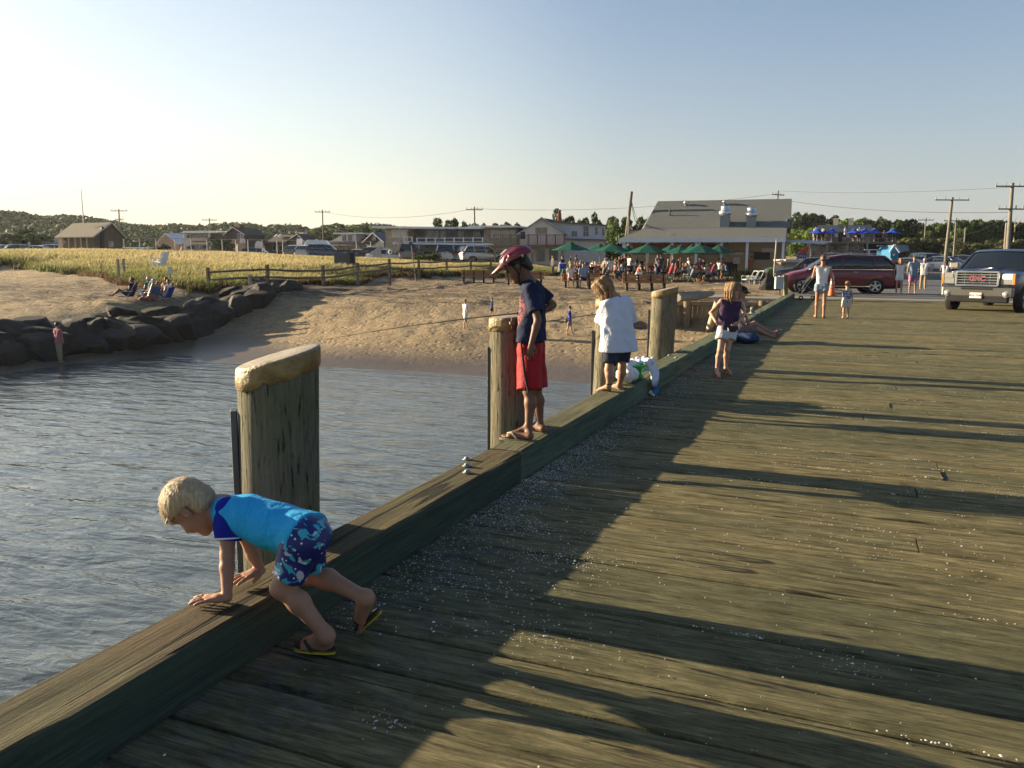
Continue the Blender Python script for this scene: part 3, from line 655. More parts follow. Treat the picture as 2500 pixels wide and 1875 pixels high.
def make_hair(J, hs, h, kind='short', locks=(), ridge=0, seed=3, thick=.012, cutc=-.012, cutn=(.55, -.83)):
    c, f, u = J['head'], J['hf'], J['hu']; r = np.cross(f, u); ax = (r, f, u); A = lambda x, y, z: c+r*x*hs+f*y*hs+u*z*hs
    P = [A(x, y, z) for x in (-.13, .13) for y in (-.16, .15) for z in (-.14, .16)]
    for pl, *_ in locks: P += list(pl)
    lo, hi = bounds(P, .03); F = SDF(lo, hi, h); t = thick
    F.ell(A(0, -.014, .030), ((.076+t)*hs, (.096+t)*hs, (.090+t)*hs), ax, 0)
    if kind == 'crop': F.plane(A(0, -.012, .016), nz(f*.33-u*.94)); cutn = None
    F.cap(A(-.03, -.052, -.03), A(.03, -.052, -.03), (.040+t*.6)*hs, k=.03*hs)
    if cutn: F.plane(A(0, .052, .052), nz(f*cutn[0]+u*cutn[1]))
    for pl, r0, r1 in locks:
        for i in range(len(pl)-1):
            a_, b_ = r0+(r1-r0)*i/(len(pl)-1), r0+(r1-r0)*(i+1)/(len(pl)-1); F.cap(pl[i], pl[i+1], a_, b_, .012)
    if ridge:
        X = [F.ax[i].reshape([-1 if j == i else 1 for j in range(3)])-c[i] for i in range(3)]
        xr = X[0]*r[0]+X[1]*r[1]+X[2]*r[2]; xf = X[0]*f[0]+X[1]*f[1]+X[2]*f[2]; xu = X[0]*u[0]+X[1]*u[1]+X[2]*u[2]
        th = np.arctan2(xr, xf+.02); F.D += (ridge*(np.sin(th*23+xu*30)+.6*np.sin(th*41+xu*17+2))).astype(np.float32)
    return F
def strands(J, hs, parent, mat, n=900, L=.035, seed=1, fall=0., fwd=1., lift=.12, wid=.0022, zone=None, thick=.014, locks=()):
    """fine tapering ribbons of hair combed over the scalp"""
    c, f, u = J['head'], J['hf'], J['hu']; r = np.cross(f, u); rr = np.random.default_rng(seed); b = MB(); R3 = np.array([.076+thick, .096+thick, .090+thick])*hs; cc = c-f*.014*hs+u*.030*hs
    nrm = nz(f*.55-u*.83*0+u*-.0); vs = []; fs = []; k = 0
    while k < n:
        d = rr.normal(size=3); d /= np.linalg.norm(d)
        yl, zl = -.014+d[1]*(.096+thick), .03+d[2]*(.09+thick)
        if (zone == 'crop' and yl > -.055 and zl < .022+.33*(yl+.012)) or d[2] < -.55 or (d[1] > .35 and d[2] < .42-.0*d[1]) : continue
        p = cc+r*d[0]*R3[0]+f*d[1]*R3[1]+u*d[2]*R3[2]; n_ = nz(r*d[0]/R3[0]+f*d[1]/R3[1]+u*d[2]/R3[2])
        fl = nz(f*fwd*(.35+.65*max(0, d[2]))+r*d[0]*.8-u*(.5-.2*d[2])+rr.normal(size=3)*.12)*(1-fall)+V(0, 0, -1)*fall; fl = nz(fl-n_*(fl@n_)*(1-.0)); sd = np.cross(fl, n_)*wid*rr.uniform(.6, 1.3)
        l_ = L*rr.uniform(.5, 1.2)*((.30 if d[2] < .45 else .6) if zone and d[1] < .35 else 1); m = 4; q = p-n_*.004; dd = nz(fl+n_*lift*rr.uniform(0, 1.6)); base = len(vs)
        for i in range(m): vs += [q-sd*(1-i/m), q+sd*(1-i/m)]; q = q+dd*l_/m; dd = nz(dd-n_*.10+V(0, 0, -1)*(.12 if fall else .05))
        vs.append(q); fs += [(base+2*i, base+2*i+1, base+2*i+3, base+2*i+2) for i in range(m-1)]+[(base+2*m-2, base+2*m-1, base+2*m)]; k += 1
    for pl, r0, r1 in locks:
        pl = [np.asarray(p_, float) for p_ in pl]
        for _ in range(26):
            o = rr.normal(size=3)*.55; o -= nz(pl[-1]-pl[0])*(o@nz(pl[-1]-pl[0])); base = len(vs); m = len(pl)
            for i, p_ in enumerate(pl): rad = (r0+(r1-r0)*i/(m-1))*1.08; q = p_+nz(o+rr.normal(size=3)*.15)*rad; sd = nz(np.cross(pl[-1]-pl[0], o))*wid*1.5*(1-.8*i/(m-1)); vs += [q-sd, q+sd]
            fs += [(base+2*i, base+2*i+1, base+2*i+3, base+2*i+2) for i in range(m-1)]
    b.add(vs, fs, True); return b.build("hair_strands", mat, parent, True)
def add_sandal(J, q, root, s, sole_m, strap_m, name="sandal", thick=.018, sw=1.):
    heel, toe = J['heel'+q], J['toe'+q]; u = nz(J.get('fu'+q, (0, 0, 1))); d = nz(toe-heel); u = nz(u-d*(u@d)); lat = np.cross(d, u); L = np.linalg.norm(toe-heel)+.025*s; st = heel-d*.016*s-u*.012*s; b = MB(); n = 26; pts = []
    for i in range(n):
        a = 2*PI*i/n; x_ = math.cos(a); y_ = math.sin(a); w = (.036+.011*x_+.004*math.cos(2*a))*s; pts.append(st+d*(L/2+x_*L/2)+lat*y_*w*1.12)
    b.prism([p-u*thick*s for p in pts], u*thick*s)
    so_ = b.build(name, sole_m, root, True, bevel=.003); b = MB(); top = heel+d*L*.72+u*.02*s
    for sg in (-1, 1):
        sd = heel+d*L*.40+lat*sg*.036*s-u*.004*s; mid = heel+d*L*.56+lat*sg*.026*s+u*.038*s; b.tube([sd, (sd+mid)/2+lat*sg*.006*s+u*.006*s, mid, top+u*.004*s, top-u*.015*s], [.006*s*sw, .008*s*sw, .0085*s*sw, .006*s*sw, .004*s*sw], 6)
    b.build("strap", strap_m, so_, True)
    return so_

def fig(hgt, pos, face, legs=((0, 0, -1), (0, 0, -1)), shins=None, arms=((.05, .25, -1), (.05, .25, -1)), fores=((.25, .05, -1), (.25, .05, -1)), lean=0., sit=None, hpitch=0., hyaw=0., wide=1., headk=1.):
    """joints of a standing, walking or sitting figure. Directions are (forward, outward, up). face = heading, radians from +X."""
    f = V(math.cos(face), math.sin(face), 0); r = V(f[1], -f[0], 0); up = V(0, 0, 1); H_ = hgt; shins = shins or legs
    J = {}; t = nz(up*math.cos(lean)+f*math.sin(lean)); fw = nz(f*math.cos(lean)-up*math.sin(lean))
    hipc = V(0, 0, 0)
    for q, sg, i in (('L', -1, 0), ('R', 1, 1)):
        dv = lambda v: nz(f*v[0]+r*sg*v[1]+up*v[2])
        hp = hipc+r*sg*.052*H_*wide; kn = hp+dv(legs[i])*.245*H_; an = kn+dv(shins[i])*.235*H_
        sh = hipc+t*.30*H_+r*sg*.105*H_*wide; el = sh+dv(arms[i])*.175*H_; wr = el+dv(fores[i])*.145*H_
        fd = nz(f+r*sg*.2) if shins[i][2] < -.6 else nz(f*.9-up*.1) if abs(shins[i][2]) < .3 else nz(f-up*.25)
        if shins[i][2] > -.5: fd = nz(f*.25+up*.95)
        he = an-up*.028*H_-fd*.022*H_; to = he+fd*.145*H_
        if shins[i][2] > -.5: he = an+dv(shins[i])*.02*H_-up*.02*H_; to = he+fd*.14*H_; J['fu'+q] = -f
        J.update({'hip'+q: hp, 'kn'+q: kn, 'an'+q: an, 'sh'+q: sh, 'el'+q: el, 'wr'+q: wr, 'heel'+q: he, 'toe'+q: to, 'hd'+q: wr-el, 'hn'+q: r*sg, 'kf'+q: nz(f+up*.01) if legs[i][2] < -.6 else up})
    J['f'] = fw; J['neck'] = hipc+t*.325*H_; hu = nz(t*math.cos(hpitch)+fw*math.sin(hpitch)); J['hu'] = hu; g = nz(fw*math.cos(hpitch)-t*math.sin(hpitch)); rr = np.cross(g, hu)
    J['hf'] = nz(g*math.cos(hyaw)+rr*math.sin(hyaw)); J['head'] = J['neck']+hu*.092*H_*(1+(headk-1)*.8)+J['hf']*.012*H_
    zmin = min(J['heelL'][2], J['heelR'][2], J['toeL'][2], J['toeR'][2])-.014*H_; dz = -zmin if sit is None else sit+.07*H_
    for k in J:
        if k not in ('f', 'hu', 'hf') and k[:2] not in ('hd', 'hn', 'kf', 'fu'): J[k] = J[k]+V(pos[0], pos[1], pos[2]+dz)
    return J
def person(label, J, hgt, h, skin, clothes, hair, group=None, headk=1., root=None, hands='full', face=True, toes=False, girth=1., ridge=0., name="person", cat="person", loc=None):
    s = hgt/1.75*girth; hs = hgt/1.75*headk; loc = loc if loc is not None else (J['heelL']+J['heelR'])/2*V(1, 1, 0)+V(0, 0, min(J['heelL'][2], J['heelR'][2], J['hipL'][2]))
    root = root or thing(name, label, cat, loc, 0, group)
    link("body", make_body(J, s, hs, h, toes, hands, face, face).mesh("body"), skin, root, True)
    for nm, m, kw in clothes:
        if nm in ('shirt', 'jacket', 'blouse', 'dress', 'tank_top', 'sweater'): F = make_shirt(J, s, h*kw.pop('hk', 1), **kw)
        elif nm in ('shorts', 'trousers', 'skirt'): F = make_shorts(J, s, h, **kw)
        elif nm == 'shoe':
            for q in 'LR':
                lo, hi = bounds([J['heel'+q], J['toe'+q], J['an'+q]], .08); F = SDF(lo, hi, min(h, .012)); u = nz(J.get('fu'+q, (0, 0, 1))); a, b = J['heel'+q], J['toe'+q]; dd = nz(b-a)
                F.cap(a+dd*.02*s+u*.015*s, b-dd*.03*s+u*.01*s, .042*s, .036*s, .01, u, .9); F.cap(a+dd*.03*s+u*.02*s, J['an'+q]-u*.0*s, .040*s, .038*s, .02, cut=True); link("shoe", F.mesh("shoe"), m, root, True)
            continue
        else: continue
        link(nm, F.mesh(nm), m, root, True)
    if hair:
        hm, kind = hair[:2]; locks = []
        c, f, u = J['head'], J['hf'], J['hu']; r = np.cross(f, u); A = lambda x, y, z: c+(r*x+f*y+u*z)*hs
        if kind == 'long':
            dn = V(0, 0, -1)
            for x_, y_ in ((-.075, -.03), (.075, -.03), (-.05, -.085), (.05, -.085), (0, -.1)): locks.append(([A(x_*.9, y_*.9, .04), A(x_*1.05, y_*1.05, -.04), A(x_*1.1, y_*1.15, -.06)+dn*.07*hs, A(x_, y_*1.25, -.07)+dn*.16*hs], .032*hs, .014*hs))
        if kind == 'bun': locks.append(([A(0, -.10, .02), A(0, -.125, .03)], .035*hs, .030*hs))
        if kind == 'tail': locks.append(([A(0, -.10, .05), A(0, -.14, .02), A(0, -.13, -.06), A(0, -.12, -.12)], .028*hs, .014*hs))
        locks += hair[2] if len(hair) > 2 else []
        link("hair", make_hair(J, hs, min(h, .016), kind, locks, ridge).mesh("hair"), hm, root, True)
    return root
def cap_hat(J, hs, mat, root, brim=.07, nm="cap", wide=False):
    c, f, u = J['head'], J['hf'], J['hu']; r = np.cross(f, u); A = lambda x, y, z: c+(r*x+f*y+u*z)*hs; b = MB()
    vs = []; n = 20; rows = [(1.06, .04), (1.05, .075), (.9, .108), (.6, .128), (.2, .135), (.01, .136)]
    for k_, z_ in rows:
        for i in range(n): a = 2*PI*i/n; vs.append(A(math.sin(a)*.086*k_, -.012+math.cos(a)*.105*k_, z_))
    b.add(vs, [(i*n+j, i*n+(j+1) % n, (i+1)*n+(j+1) % n, (i+1)*n+j) for i in range(len(rows)-1) for j in range(n)], True)
    o = b.build(nm, mat, root, True); b = MB(); vs = []
    ang = np.linspace(-PI, PI, 25) if wide else np.linspace(-1.15, 1.15, 13)
    for a in ang:
        for k_, z_ in ((1.02, .042), (1.02+brim/.1*(1 if wide else math.cos(a)**.5 if math.cos(a) > 0 else 0), .028)):
            vs.append(A(math.sin(a)*.086*k_, -.012+math.cos(a)*.105*k_, z_))
    m = len(vs); vs2 = [p+u*.004*hs for p in vs]
    b.add(vs+vs2, [(2*i, 2*i+2, 2*i+3, 2*i+1) for i in range(len(ang)-1)]+[(m+2*i, m+2*i+1, m+2*i+3, m+2*i+2) for i in range(len(ang)-1)]+[(2*i+1, 2*i+3, m+2*i+3, m+2*i+1) for i in range(len(ang)-1)], True)
    b.build("brim", mat, o, True); return o
# ================================================================ the people on the pier
def img(dx, dy, dz): return nz(CR*dx+CU*dy+CF*dz)      # right, up, away
# ---- crouching boy
def boy():
    J = dict(shL=D(556, 1250, 3.10), shR=D(574, 1243, 3.27), elL=D(555, 1356, 3.08), wrL=D(556, 1446, 3.06), elR=D(612, 1340, 3.30), wrR=D(634, 1388, 3.325),
             hipL=D(740, 1318, 3.02), hipR=D(752, 1306, 3.13), knL=D(688, 1434, 3.03), anL=D(798, 1552, 3.035), knR=D(752, 1402, 3.20), anR=D(893, 1459, 3.12),
             heelL=G(810, 1580, .040), toeL=G(728, 1574, .036), heelR=D(909, 1450, 3.13), toeR=D(876, 1531, 3.22), neck=D(528, 1239, 3.18), head=D(465, 1237, 3.15))
    J['f'] = img(.20, -.95, .1); J['hf'] = img(-.46, -.86, .24); u_ = img(-.86, .46, -.12); J['hu'] = nz(u_-J['hf']*(u_@J['hf']))
    J['kfL'] = img(-.8, -.3, .1); J['kfR'] = img(-.6, -.8, 0); J['fuR'] = img(-.9, -.3, 0)
    J['hdL'] = G(500, 1470, .21)-G(552, 1468, .21); J['hnL'] = V(0, 0, 1); J['hdR'] = G(578, 1414, .21)-G(632, 1396, .21); J['hnR'] = V(0, 0, 1)
    J['wrL'] = G(554, 1459, .235); J['wrR'] = G(636, 1393, .238); J['hsideL'] = 1; J['hsideR'] = -1; J['curlL'] = .16; J['curlR'] = .14; J['sprL'] = .2; J['sprR'] = .2; J['hs_'] = 1.12; J['fs'] = 1.12
    s, hs = .76, .93; J['ts'] = 1.10
    root = thing("person", "crouching blond boy in turquoise swim shirt, both hands on the kerb", "person", (-1.75, 2.4, .0))
    link("body", make_body(J, s, hs, .0055, True).mesh("body"), SK[1], root, True)
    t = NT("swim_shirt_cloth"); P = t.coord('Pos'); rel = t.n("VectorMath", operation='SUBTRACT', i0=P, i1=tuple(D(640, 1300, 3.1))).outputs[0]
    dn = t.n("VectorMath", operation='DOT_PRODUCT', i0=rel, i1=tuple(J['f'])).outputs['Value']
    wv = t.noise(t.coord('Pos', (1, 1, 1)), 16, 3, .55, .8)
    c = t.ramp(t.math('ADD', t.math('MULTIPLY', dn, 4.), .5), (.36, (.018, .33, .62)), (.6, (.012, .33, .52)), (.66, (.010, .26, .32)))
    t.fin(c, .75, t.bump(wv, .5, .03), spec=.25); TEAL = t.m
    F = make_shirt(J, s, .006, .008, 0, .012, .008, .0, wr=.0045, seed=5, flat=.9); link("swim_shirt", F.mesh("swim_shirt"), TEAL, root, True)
    NAVYS = cloth("swim_sleeve_navy", (.012, .02, .25), .1, .6)
    for q in 'LR':
        sh, el = J['sh'+q], J['el'+q]; lo, hi = bounds([sh, el], .12); F = SDF(lo, hi, .006); e = sh+(el-sh)*.66
        F.cap(sh+nz(sh-el)*.008, sh+(el-sh)*.3, .060*s+.006, .056*s+.008, .02); F.cap(sh+(el-sh)*.3, e, .056*s+.008, .052*s+.010, .02, cut=True); F.wrinkle(.003, 45, 3)
        o = link("sleeve", F.mesh("sleeve"), NAVYS, root, True)
        b = MB(); dd = nz(el-sh); e2 = sh+(el-sh)*.60; b.lathe(e2, [(.052*s+.0135, -.003), (.052*s+.0145, 0), (.052*s+.0135, .003)], 24, dd); b.build("hem_stripe", cloth("white_piping", (.62, .66, .72)), o, True)
    b = MB(); nd = nz(J['head']-J['neck']); b.lathe(J['neck']+nd*.0, [(.052*s+.008, -.014), (.052*s+.011, 0), (.050*s+.009, .014), (.048*s, .016)], 24, nd); b.build("collar", NAVYS, root, True)
    # printed trunks: navy cloth, turquoise and pale sea shapes, small white anchors
    t = NT("printed_swim_trunks"); P = t.coord('Pos'); v1 = t.n("TexVoronoi", I_Vector=t.n("Mapping", I_Vector=P, I_Scale=(1, 1, 1.7)).outputs[0], I_Scale=11); n1 = t.noise(P, 13, 2, .4, 2.2)
    c = t.mix(t.ramp(n1, (.585, 0.), (.60, 1.), interp='LINEAR'), (.006, .012, .11), (.03, .33, .42)); c = t.mix(t.ramp(t.noise(P, 17, 1, .3, 1.), (.66, 0.), (.67, 1.)), c, (.42, .45, .50))
    v2 = t.n("TexVoronoi", I_Vector=P, I_Scale=38); c = t.mix(t.ramp(v2.outputs[0], (.13, 1.), (.17, 0.)), c, (.6, .65, .7)); t.fin(c, .6, t.bump(t.noise(P, 14, 3), .4, .02)); TR = t.m
    F = make_shorts(J, s*1.0, .006, .006, .76, .022, .006, 4, waist=.045); trk = link("swim_trunks", F.mesh("swim_trunks"), TR, root, True)
    PALE = HR['pale']; locks = []; c_, f_, u_ = J['head'], J['hf'], J['hu']; r_ = np.cross(f_, u_); A = lambda x, y, z: c_+(r_*x+f_*y+u_*z)*hs; rr = random.Random(5)
    for i in range(9):
        x_ = rr.uniform(-.07, .07); y_ = rr.uniform(-.01, .075); z_ = .115-.5*abs(x_)-.35*max(0, y_-.02); p0 = A(x_, y_, z_-.03); dr = nz(f_*rr.uniform(.45, 1.1)+u_*rr.uniform(.15, .6)+r_*(x_*5+rr.uniform(-.25, .25))); L = rr.uniform(.02, .045)*hs
        locks.append(([p0, p0+dr*L*.6, p0+nz(dr+f_*.5-u_*.25)*L], .006*hs, .0015*hs))
    for i in range(5):
        x_ = rr.uniform(-.08, .08); p0 = A(x_, rr.uniform(-.09, -.0), .09-.5*abs(x_)); dr = nz(u_*rr.uniform(.3, .9)-f_*rr.uniform(.1, .8)+r_*rr.uniform(-.3, .3)); locks.append(([p0, p0+dr*.02, p0+dr*rr.uniform(.025, .04)], .005, .0012))
    hr_ = link("hair", make_hair(J, hs, .0055, 'crop', locks, 0, thick=.010).mesh("hair"), PALE, root, True); strands(J, hs, hr_, PALE, 4200, .060, 4, thick=.010, lift=.26, zone='crop')
    J['heelL'] = J['heelL']-V(0, 0, .005); SOLE = M("sandal_sole_black", (.03, .028, .026), .8); YEL = M("sandal_yellow_edge", (.45, .36, .03), .7)
    J2 = dict(J); J2['heelL'] = G(812, 1586, .034); J2['toeL'] = G(722, 1574, .034); J2['toeR'] = G(868, 1536, .024); J2['heelR'] = J2['toeR']+nz(D(952, 1466, 3.12)-J2['toeR'])*.165
    J2['fuR'] = img(-.55, .75, -.2)
    for q in 'LR': add_sandal(J2, q, root, .76, YEL, SOLE, thick=.010, sw=1.8); Jq = dict(J2)
    for q in 'LR':
        J3 = dict(J2); u = nz(J3.get('fu'+q, (0, 0, 1))); J3['heel'+q] = J2['heel'+q]+u*.006; J3['toe'+q] = J2['toe'+q]+u*.006; b = MB()
        heel, toe = J3['heel'+q], J3['toe'+q]; d = nz(toe-heel); u = nz(u-d*(u@d)); lat = np.cross(d, u); L = np.linalg.norm(toe-heel)+.016; pts = []
        for i in range(26): a = 2*PI*i/26; x_ = math.cos(a); pts.append(heel-d*.012-u*.008+d*(L/2+x_*L/2)+lat*math.sin(a)*(.036+.011*x_+.004*math.cos(2*a))*.72*1.06)
        b.prism(pts, u*.009); b.build("footbed", SOLE, root, True)
    return root
boy()

# ---- tall boy in the cycling helmet
def tall_boy():
    J = dict(shL=D(1296, 709, 5.90), shR=D(1306, 700, 6.16), elL=D(1313, 783, 5.83), wrL=D(1297, 840, 5.80), elR=D(1350, 745, 6.20), wrR=D(1318, 765, 6.12),
             hipL=D(1293, 848, 5.93), hipR=D(1302, 846, 6.09), knL=D(1292, 955, 5.90), anL=D(1290, 1045, 5.89), knR=D(1308, 950, 6.10), anR=D(1318, 1037, 6.13),
             heelL=G(1301, 1071, .222), toeL=G(1222, 1063, .222), heelR=G(1332, 1053, .222), toeR=G(1268, 1042, .222), neck=D(1287, 684, 6.03), head=D(1262, 652, 6.0))
    J['f'] = img(-.96, -.05, .22); J['hf'] = nz(img(-.86, -.48, .08)); u = img(-.42, .9, 0); J['hu'] = nz(u-J['hf']*(u@J['hf'])); J['kfL'] = J['kfR'] = J['f']
    J['hdL'] = nz(img(-.12, -1, 0)); J['hnL'] = img(-.1, .05, -1); J['hsideL'] = -1; J['curlL'] = .45; J['hdR'] = img(-1, -.1, 0); J['hnR'] = img(.1, .9, .3); J['curlR'] = .9
    s, hs = .80, .90
    root = thing("person", "tall boy in red cycling helmet, navy shirt and red shorts standing on the kerb", "person", (-2.1, 5.45, .2))
    link("body", make_body(J, s, hs, .008, True).mesh("body"), SK[2], root, True)
    t = NT("tshirt_navy_print"); P = t.coord('Pos'); dp = t.n("VectorMath", operation='DISTANCE', i0=t.n("Mapping", I_Vector=P, I_Scale=(1, 1, .62)).outputs[0], i1=tuple(D(1266, 765, 5.93)*V(1, 1, .62))).outputs['Value']
    pr = t.math('MULTIPLY', t.ramp(dp, (.06, 1.), (.085, 0.)), t.ramp(t.noise(P, 45, 3, .7), (.42, 0.), (.5, .85))); t.fin(t.mix(pr, t.ramp(t.noise(P, 6, 4), (.3, (.013, .018, .042)), (.7, (.022, .028, .06))), (.32, .12, .12)), .9, t.bump(t.noise(P, 16, 4), .8, .02), spec=.15); NV = t.m; F = make_shirt(J, s*.94, .009, .010, .74, .07, .016, .0, wr=.010, seed=8, hang=D(1296, 833, 6.0), flat=.92); sh_ = link("shirt", F.mesh("shirt"), NV, root, True)
    RED = M("shorts_red", (.32, .006, .012), .75, .12, 5, .5, 14, .03); F = make_shorts(J, s, .009, .014, .97, .036, .008, 9, waist=.10); so_ = link("shorts", F.mesh("shorts"), RED, root, True)
    b = MB(); q = [D(1272, 834, 5.82), D(1276, 870, 5.81), D(1281, 915, 5.80), D(1290, 958, 5.80)]
    b.tube(q, [.007, .009, .009, .007], 6); b.build("side_stripe", M("stripe_black", (.02, .015, .015), .8), so_, True)
    # helmet
    HM = NT("helmet_red"); n = HM.noise(HM.coord('Object'), 20, 3); HM.fin(HM.ramp(n, (.3, (.14, .018, .028)), (.7, (.19, .026, .036))), .33, spec=.5); HM.b.inputs['Coat Weight'].default_value = .25; HMm = HM.m
    c, f, u = J['head'], J['hf'], J['hu']; r = np.cross(f, u); A = lambda x, y, z: c+(r*x+f*y+u*z)*hs
    lo, hi = bounds([A(-.16, -.2, -.1), A(.16, .27, .22), A(.16, -.2, .22), A(-.16, .27, -.1)], .02); F = SDF(lo, hi, .0055)
    F.ell(A(0, -.022, .058), (.112*hs, .148*hs, .105*hs), (r, f, u), 0); F.ell(A(0, -.10, .035), (.09*hs, .075*hs, .075*hs), (r, f, u), .03)
    F.plane(A(0, .10, .050), nz(-u+f*.02))
    for sg in (-1, 1):
        for (y0, z0, y1, z1, x0, rr_) in ((.075, .115, .005, .150, .045, .013), (.01, .150, -.06, .150, .048, .013), (-.075, .14, -.13, .10, .045, .014), (.085, .075, .03, .105, .092, .014), (-.01, .10, -.08, .095, .105, .015), (-.10, .06, -.15, .04, .07, .012)): F.cap(A(sg*x0, y0, z0), A(sg*x0*1.02, y1, z1), rr_*hs, rr_*.8*hs, mode=1)
    for (y0, z0, y1, z1) in ((.10, .105, .05, .148), (.02, .16, -.06, .163), (-.09, .15, -.14, .11)): F.cap(A(0, y0, z0), A(0, y1, z1), .014*hs, .011*hs, mode=1)
    he = link("helmet", F.mesh("helmet"), HMm, root, True)
    b = MB(); top = []; bot = []
    for a in np.linspace(-1.2, 1.2, 15):
        x_, y_ = math.sin(a)*.108, -.02+math.cos(a)*.145; ex = math.cos(a)**1.5*.095; top += [A(x_, y_, .074+.01*math.cos(a)), A(x_*.93, y_+ex, .052)]; bot += [A(x_, y_, .062), A(x_*.93, y_+ex, .046)]
    m = len(top); b.add(top+bot, [(2*i, 2*i+2, 2*i+3, 2*i+1) for i in range(14)]+[(m+2*i, m+2*i+1, m+2*i+3, m+2*i+2) for i in range(14)]+[(2*i+1, 2*i+3, m+2*i+3, m+2*i+1) for i in range(14)], True); b.build("visor", HMm, he, True)
    b = MB(); b.sphere(A(0, -.020, .060), (.094*hs,)*3, 16, 12); b.build("liner", M("helmet_liner_black", (.012, .012, .014), .9), he, True)
    b = MB()
    b.tube([A(-.098, .035, .04), A(-.088, .012, -.05), A(-.070, .035, -.105), A(0, .05, -.125), A(.070, .035, -.105), A(.088, .012, -.05), A(.098, .035, .04)], .007*hs, 6)
    for sg in (-1, 1): b.tube([A(sg*.095, -.06, .03), A(sg*.09, -.03, -.03), A(sg*.080, .02, -.08)], .006*hs, 6)
    b.build("strap", M("strap_black", (.012, .012, .012), .9), he, True)
    for txt, px_, sz, mt in (("GIRO", 0, .026, "helmet_lettering"),):
        cu = bpy.data.curves.new("lettering", 'FONT'); cu.body = txt; cu.size = sz*hs; cu.align_x = 'CENTER'; cu.extrude = .0006; tmp = bpy.data.objects.new("tmp", cu); dg = bpy.context.evaluated_depsgraph_get(); col.objects.link(tmp); bpy.context.view_layer.update()
        me = bpy.data.meshes.new_from_object(tmp.evaluated_get(bpy.context.evaluated_depsgraph_get())); bpy.data.objects.remove(tmp); o = link("lettering", me, M(mt, (.75, .72, .68), .6), he)
        pos = A(-.068, .035, .150); n_ = nz(-r*.62+u*.80+f*.25); X_ = nz(-f+u*.45*0); X_ = nz(X_-n_*(X_@n_)); Y_ = np.cross(n_, X_); o.matrix_world = Matrix(((*[X_[i] for i in (0,)], Y_[0], n_[0], pos[0]), (X_[1], Y_[1], n_[1], pos[1]), (X_[2], Y_[2], n_[2], pos[2]), (0, 0, 0, 1))); o.matrix_parent_inverse = wm(he).inverted()
    b = MB(); b.lathe(A(-.104, -.085, .045), [(.0, .003), (.009, .003), (.009, 0)], 12, -r); b.build("badge", M("badge_yellow", (.7, .5, .08), .5), he, True)
    hm = make_hair(J, hs, .008, 'short', [([A(-.06, -.07, -.01), A(-.05, -.09, -.06)], .03*hs, .02*hs), ([A(.06, -.07, -.01), A(.05, -.09, -.06)], .03*hs, .02*hs), ([A(0, -.09, -.01), A(0, -.10, -.065)], .035*hs, .02*hs)]); link("hair", hm.mesh("hair"), HR['dark'], root, True)
    for sg in (-1, 1): b = MB(); b.sphere(A(sg*.031, .088, .002), (.011*hs,)*3, 8, 6); b.build("eye", M("eye_dark", (.04, .03, .025), .3), root, True)
    for sg in (-1, 1): b = MB(); b.tube([A(sg*.014, .098, .026), A(sg*.032, .097, .031), A(sg*.048, .082, .026)], .0035*hs, 5); b.build("eyebrow", HR['dark'], root, True)
    OL = M("sandal_olive", (.16, .15, .10), .8)
    for q in 'LR': add_sandal(J, q, root, .95, OL, M("strap_tan", (.26, .23, .17), .8), thick=.018)
    return J
def rod(label, pts, reel, butt, loc):
    root = thing("fishing_rod", label, "fishing rod", loc, 0, "fishing rods held over the water")
    BK = M("rod_black", (.02, .018, .018), .35); b = MB(); P = [np.asarray(p, float) for p in pts]; n = len(P)
    b.tube(P, [.0055*(1-.85*i/(n-1))+.0008 for i in range(n)], 6); b.build("blank", BK, root, True)
    b = MB(); b.tube([butt, (np.asarray(butt)+P[0])/2, P[0]], [.013, .011, .010], 8); b.build("grip", M("grip_black", (.025, .022, .02), .9), root, True)
    if reel is not None:
        b = MB(); r_ = np.asarray(reel, float); b.cyl(r_+V(0, 0, .045), r_, .006); b.lathe(r_-CF*.02, [(.0, 0), (.014, 0), (.020, .004), (.012, .010), (.012, .026), (.019, .032), (.014, .040), (0, .040)], 16, CF); b.tube([r_+CF*.03, r_+CF*.055, r_+CF*.055-CU*.03, r_+CF*.07-CU*.03], .004, 6); b.build("reel", M("reel_steel", (.16, .10, .09), .5, metal=.6), root, True)
    b = MB()
    for t_ in (.25, .45, .62, .78, .9, .99):
        i = min(n-2, int(t_*(n-1))); q = P[i]+(P[i+1]-P[i])*(t_*(n-1)-i); d = nz(P[i+1]-P[i]); b.lathe(q-V(0, 0, .008+.006*(1-t_)), [(.006, -.001), (.008, 0), (.006, .001)], 8, d)
    b.build("line_guides", BK, root, True); return root
TBJ = tall_boy()
rod("long black fishing rod with reel held by the helmeted boy", [D(1262, 765, 5.95), D(1180, 773, 6.1), D(1100, 783, 6.3), D(990, 797, 6.5), D(900, 811, 6.7), D(830, 823, 6.85), D(778, 832, 6.95)], D(1250, 790, 5.95), D(1300, 762, 5.98), D(1250, 780, 6.))

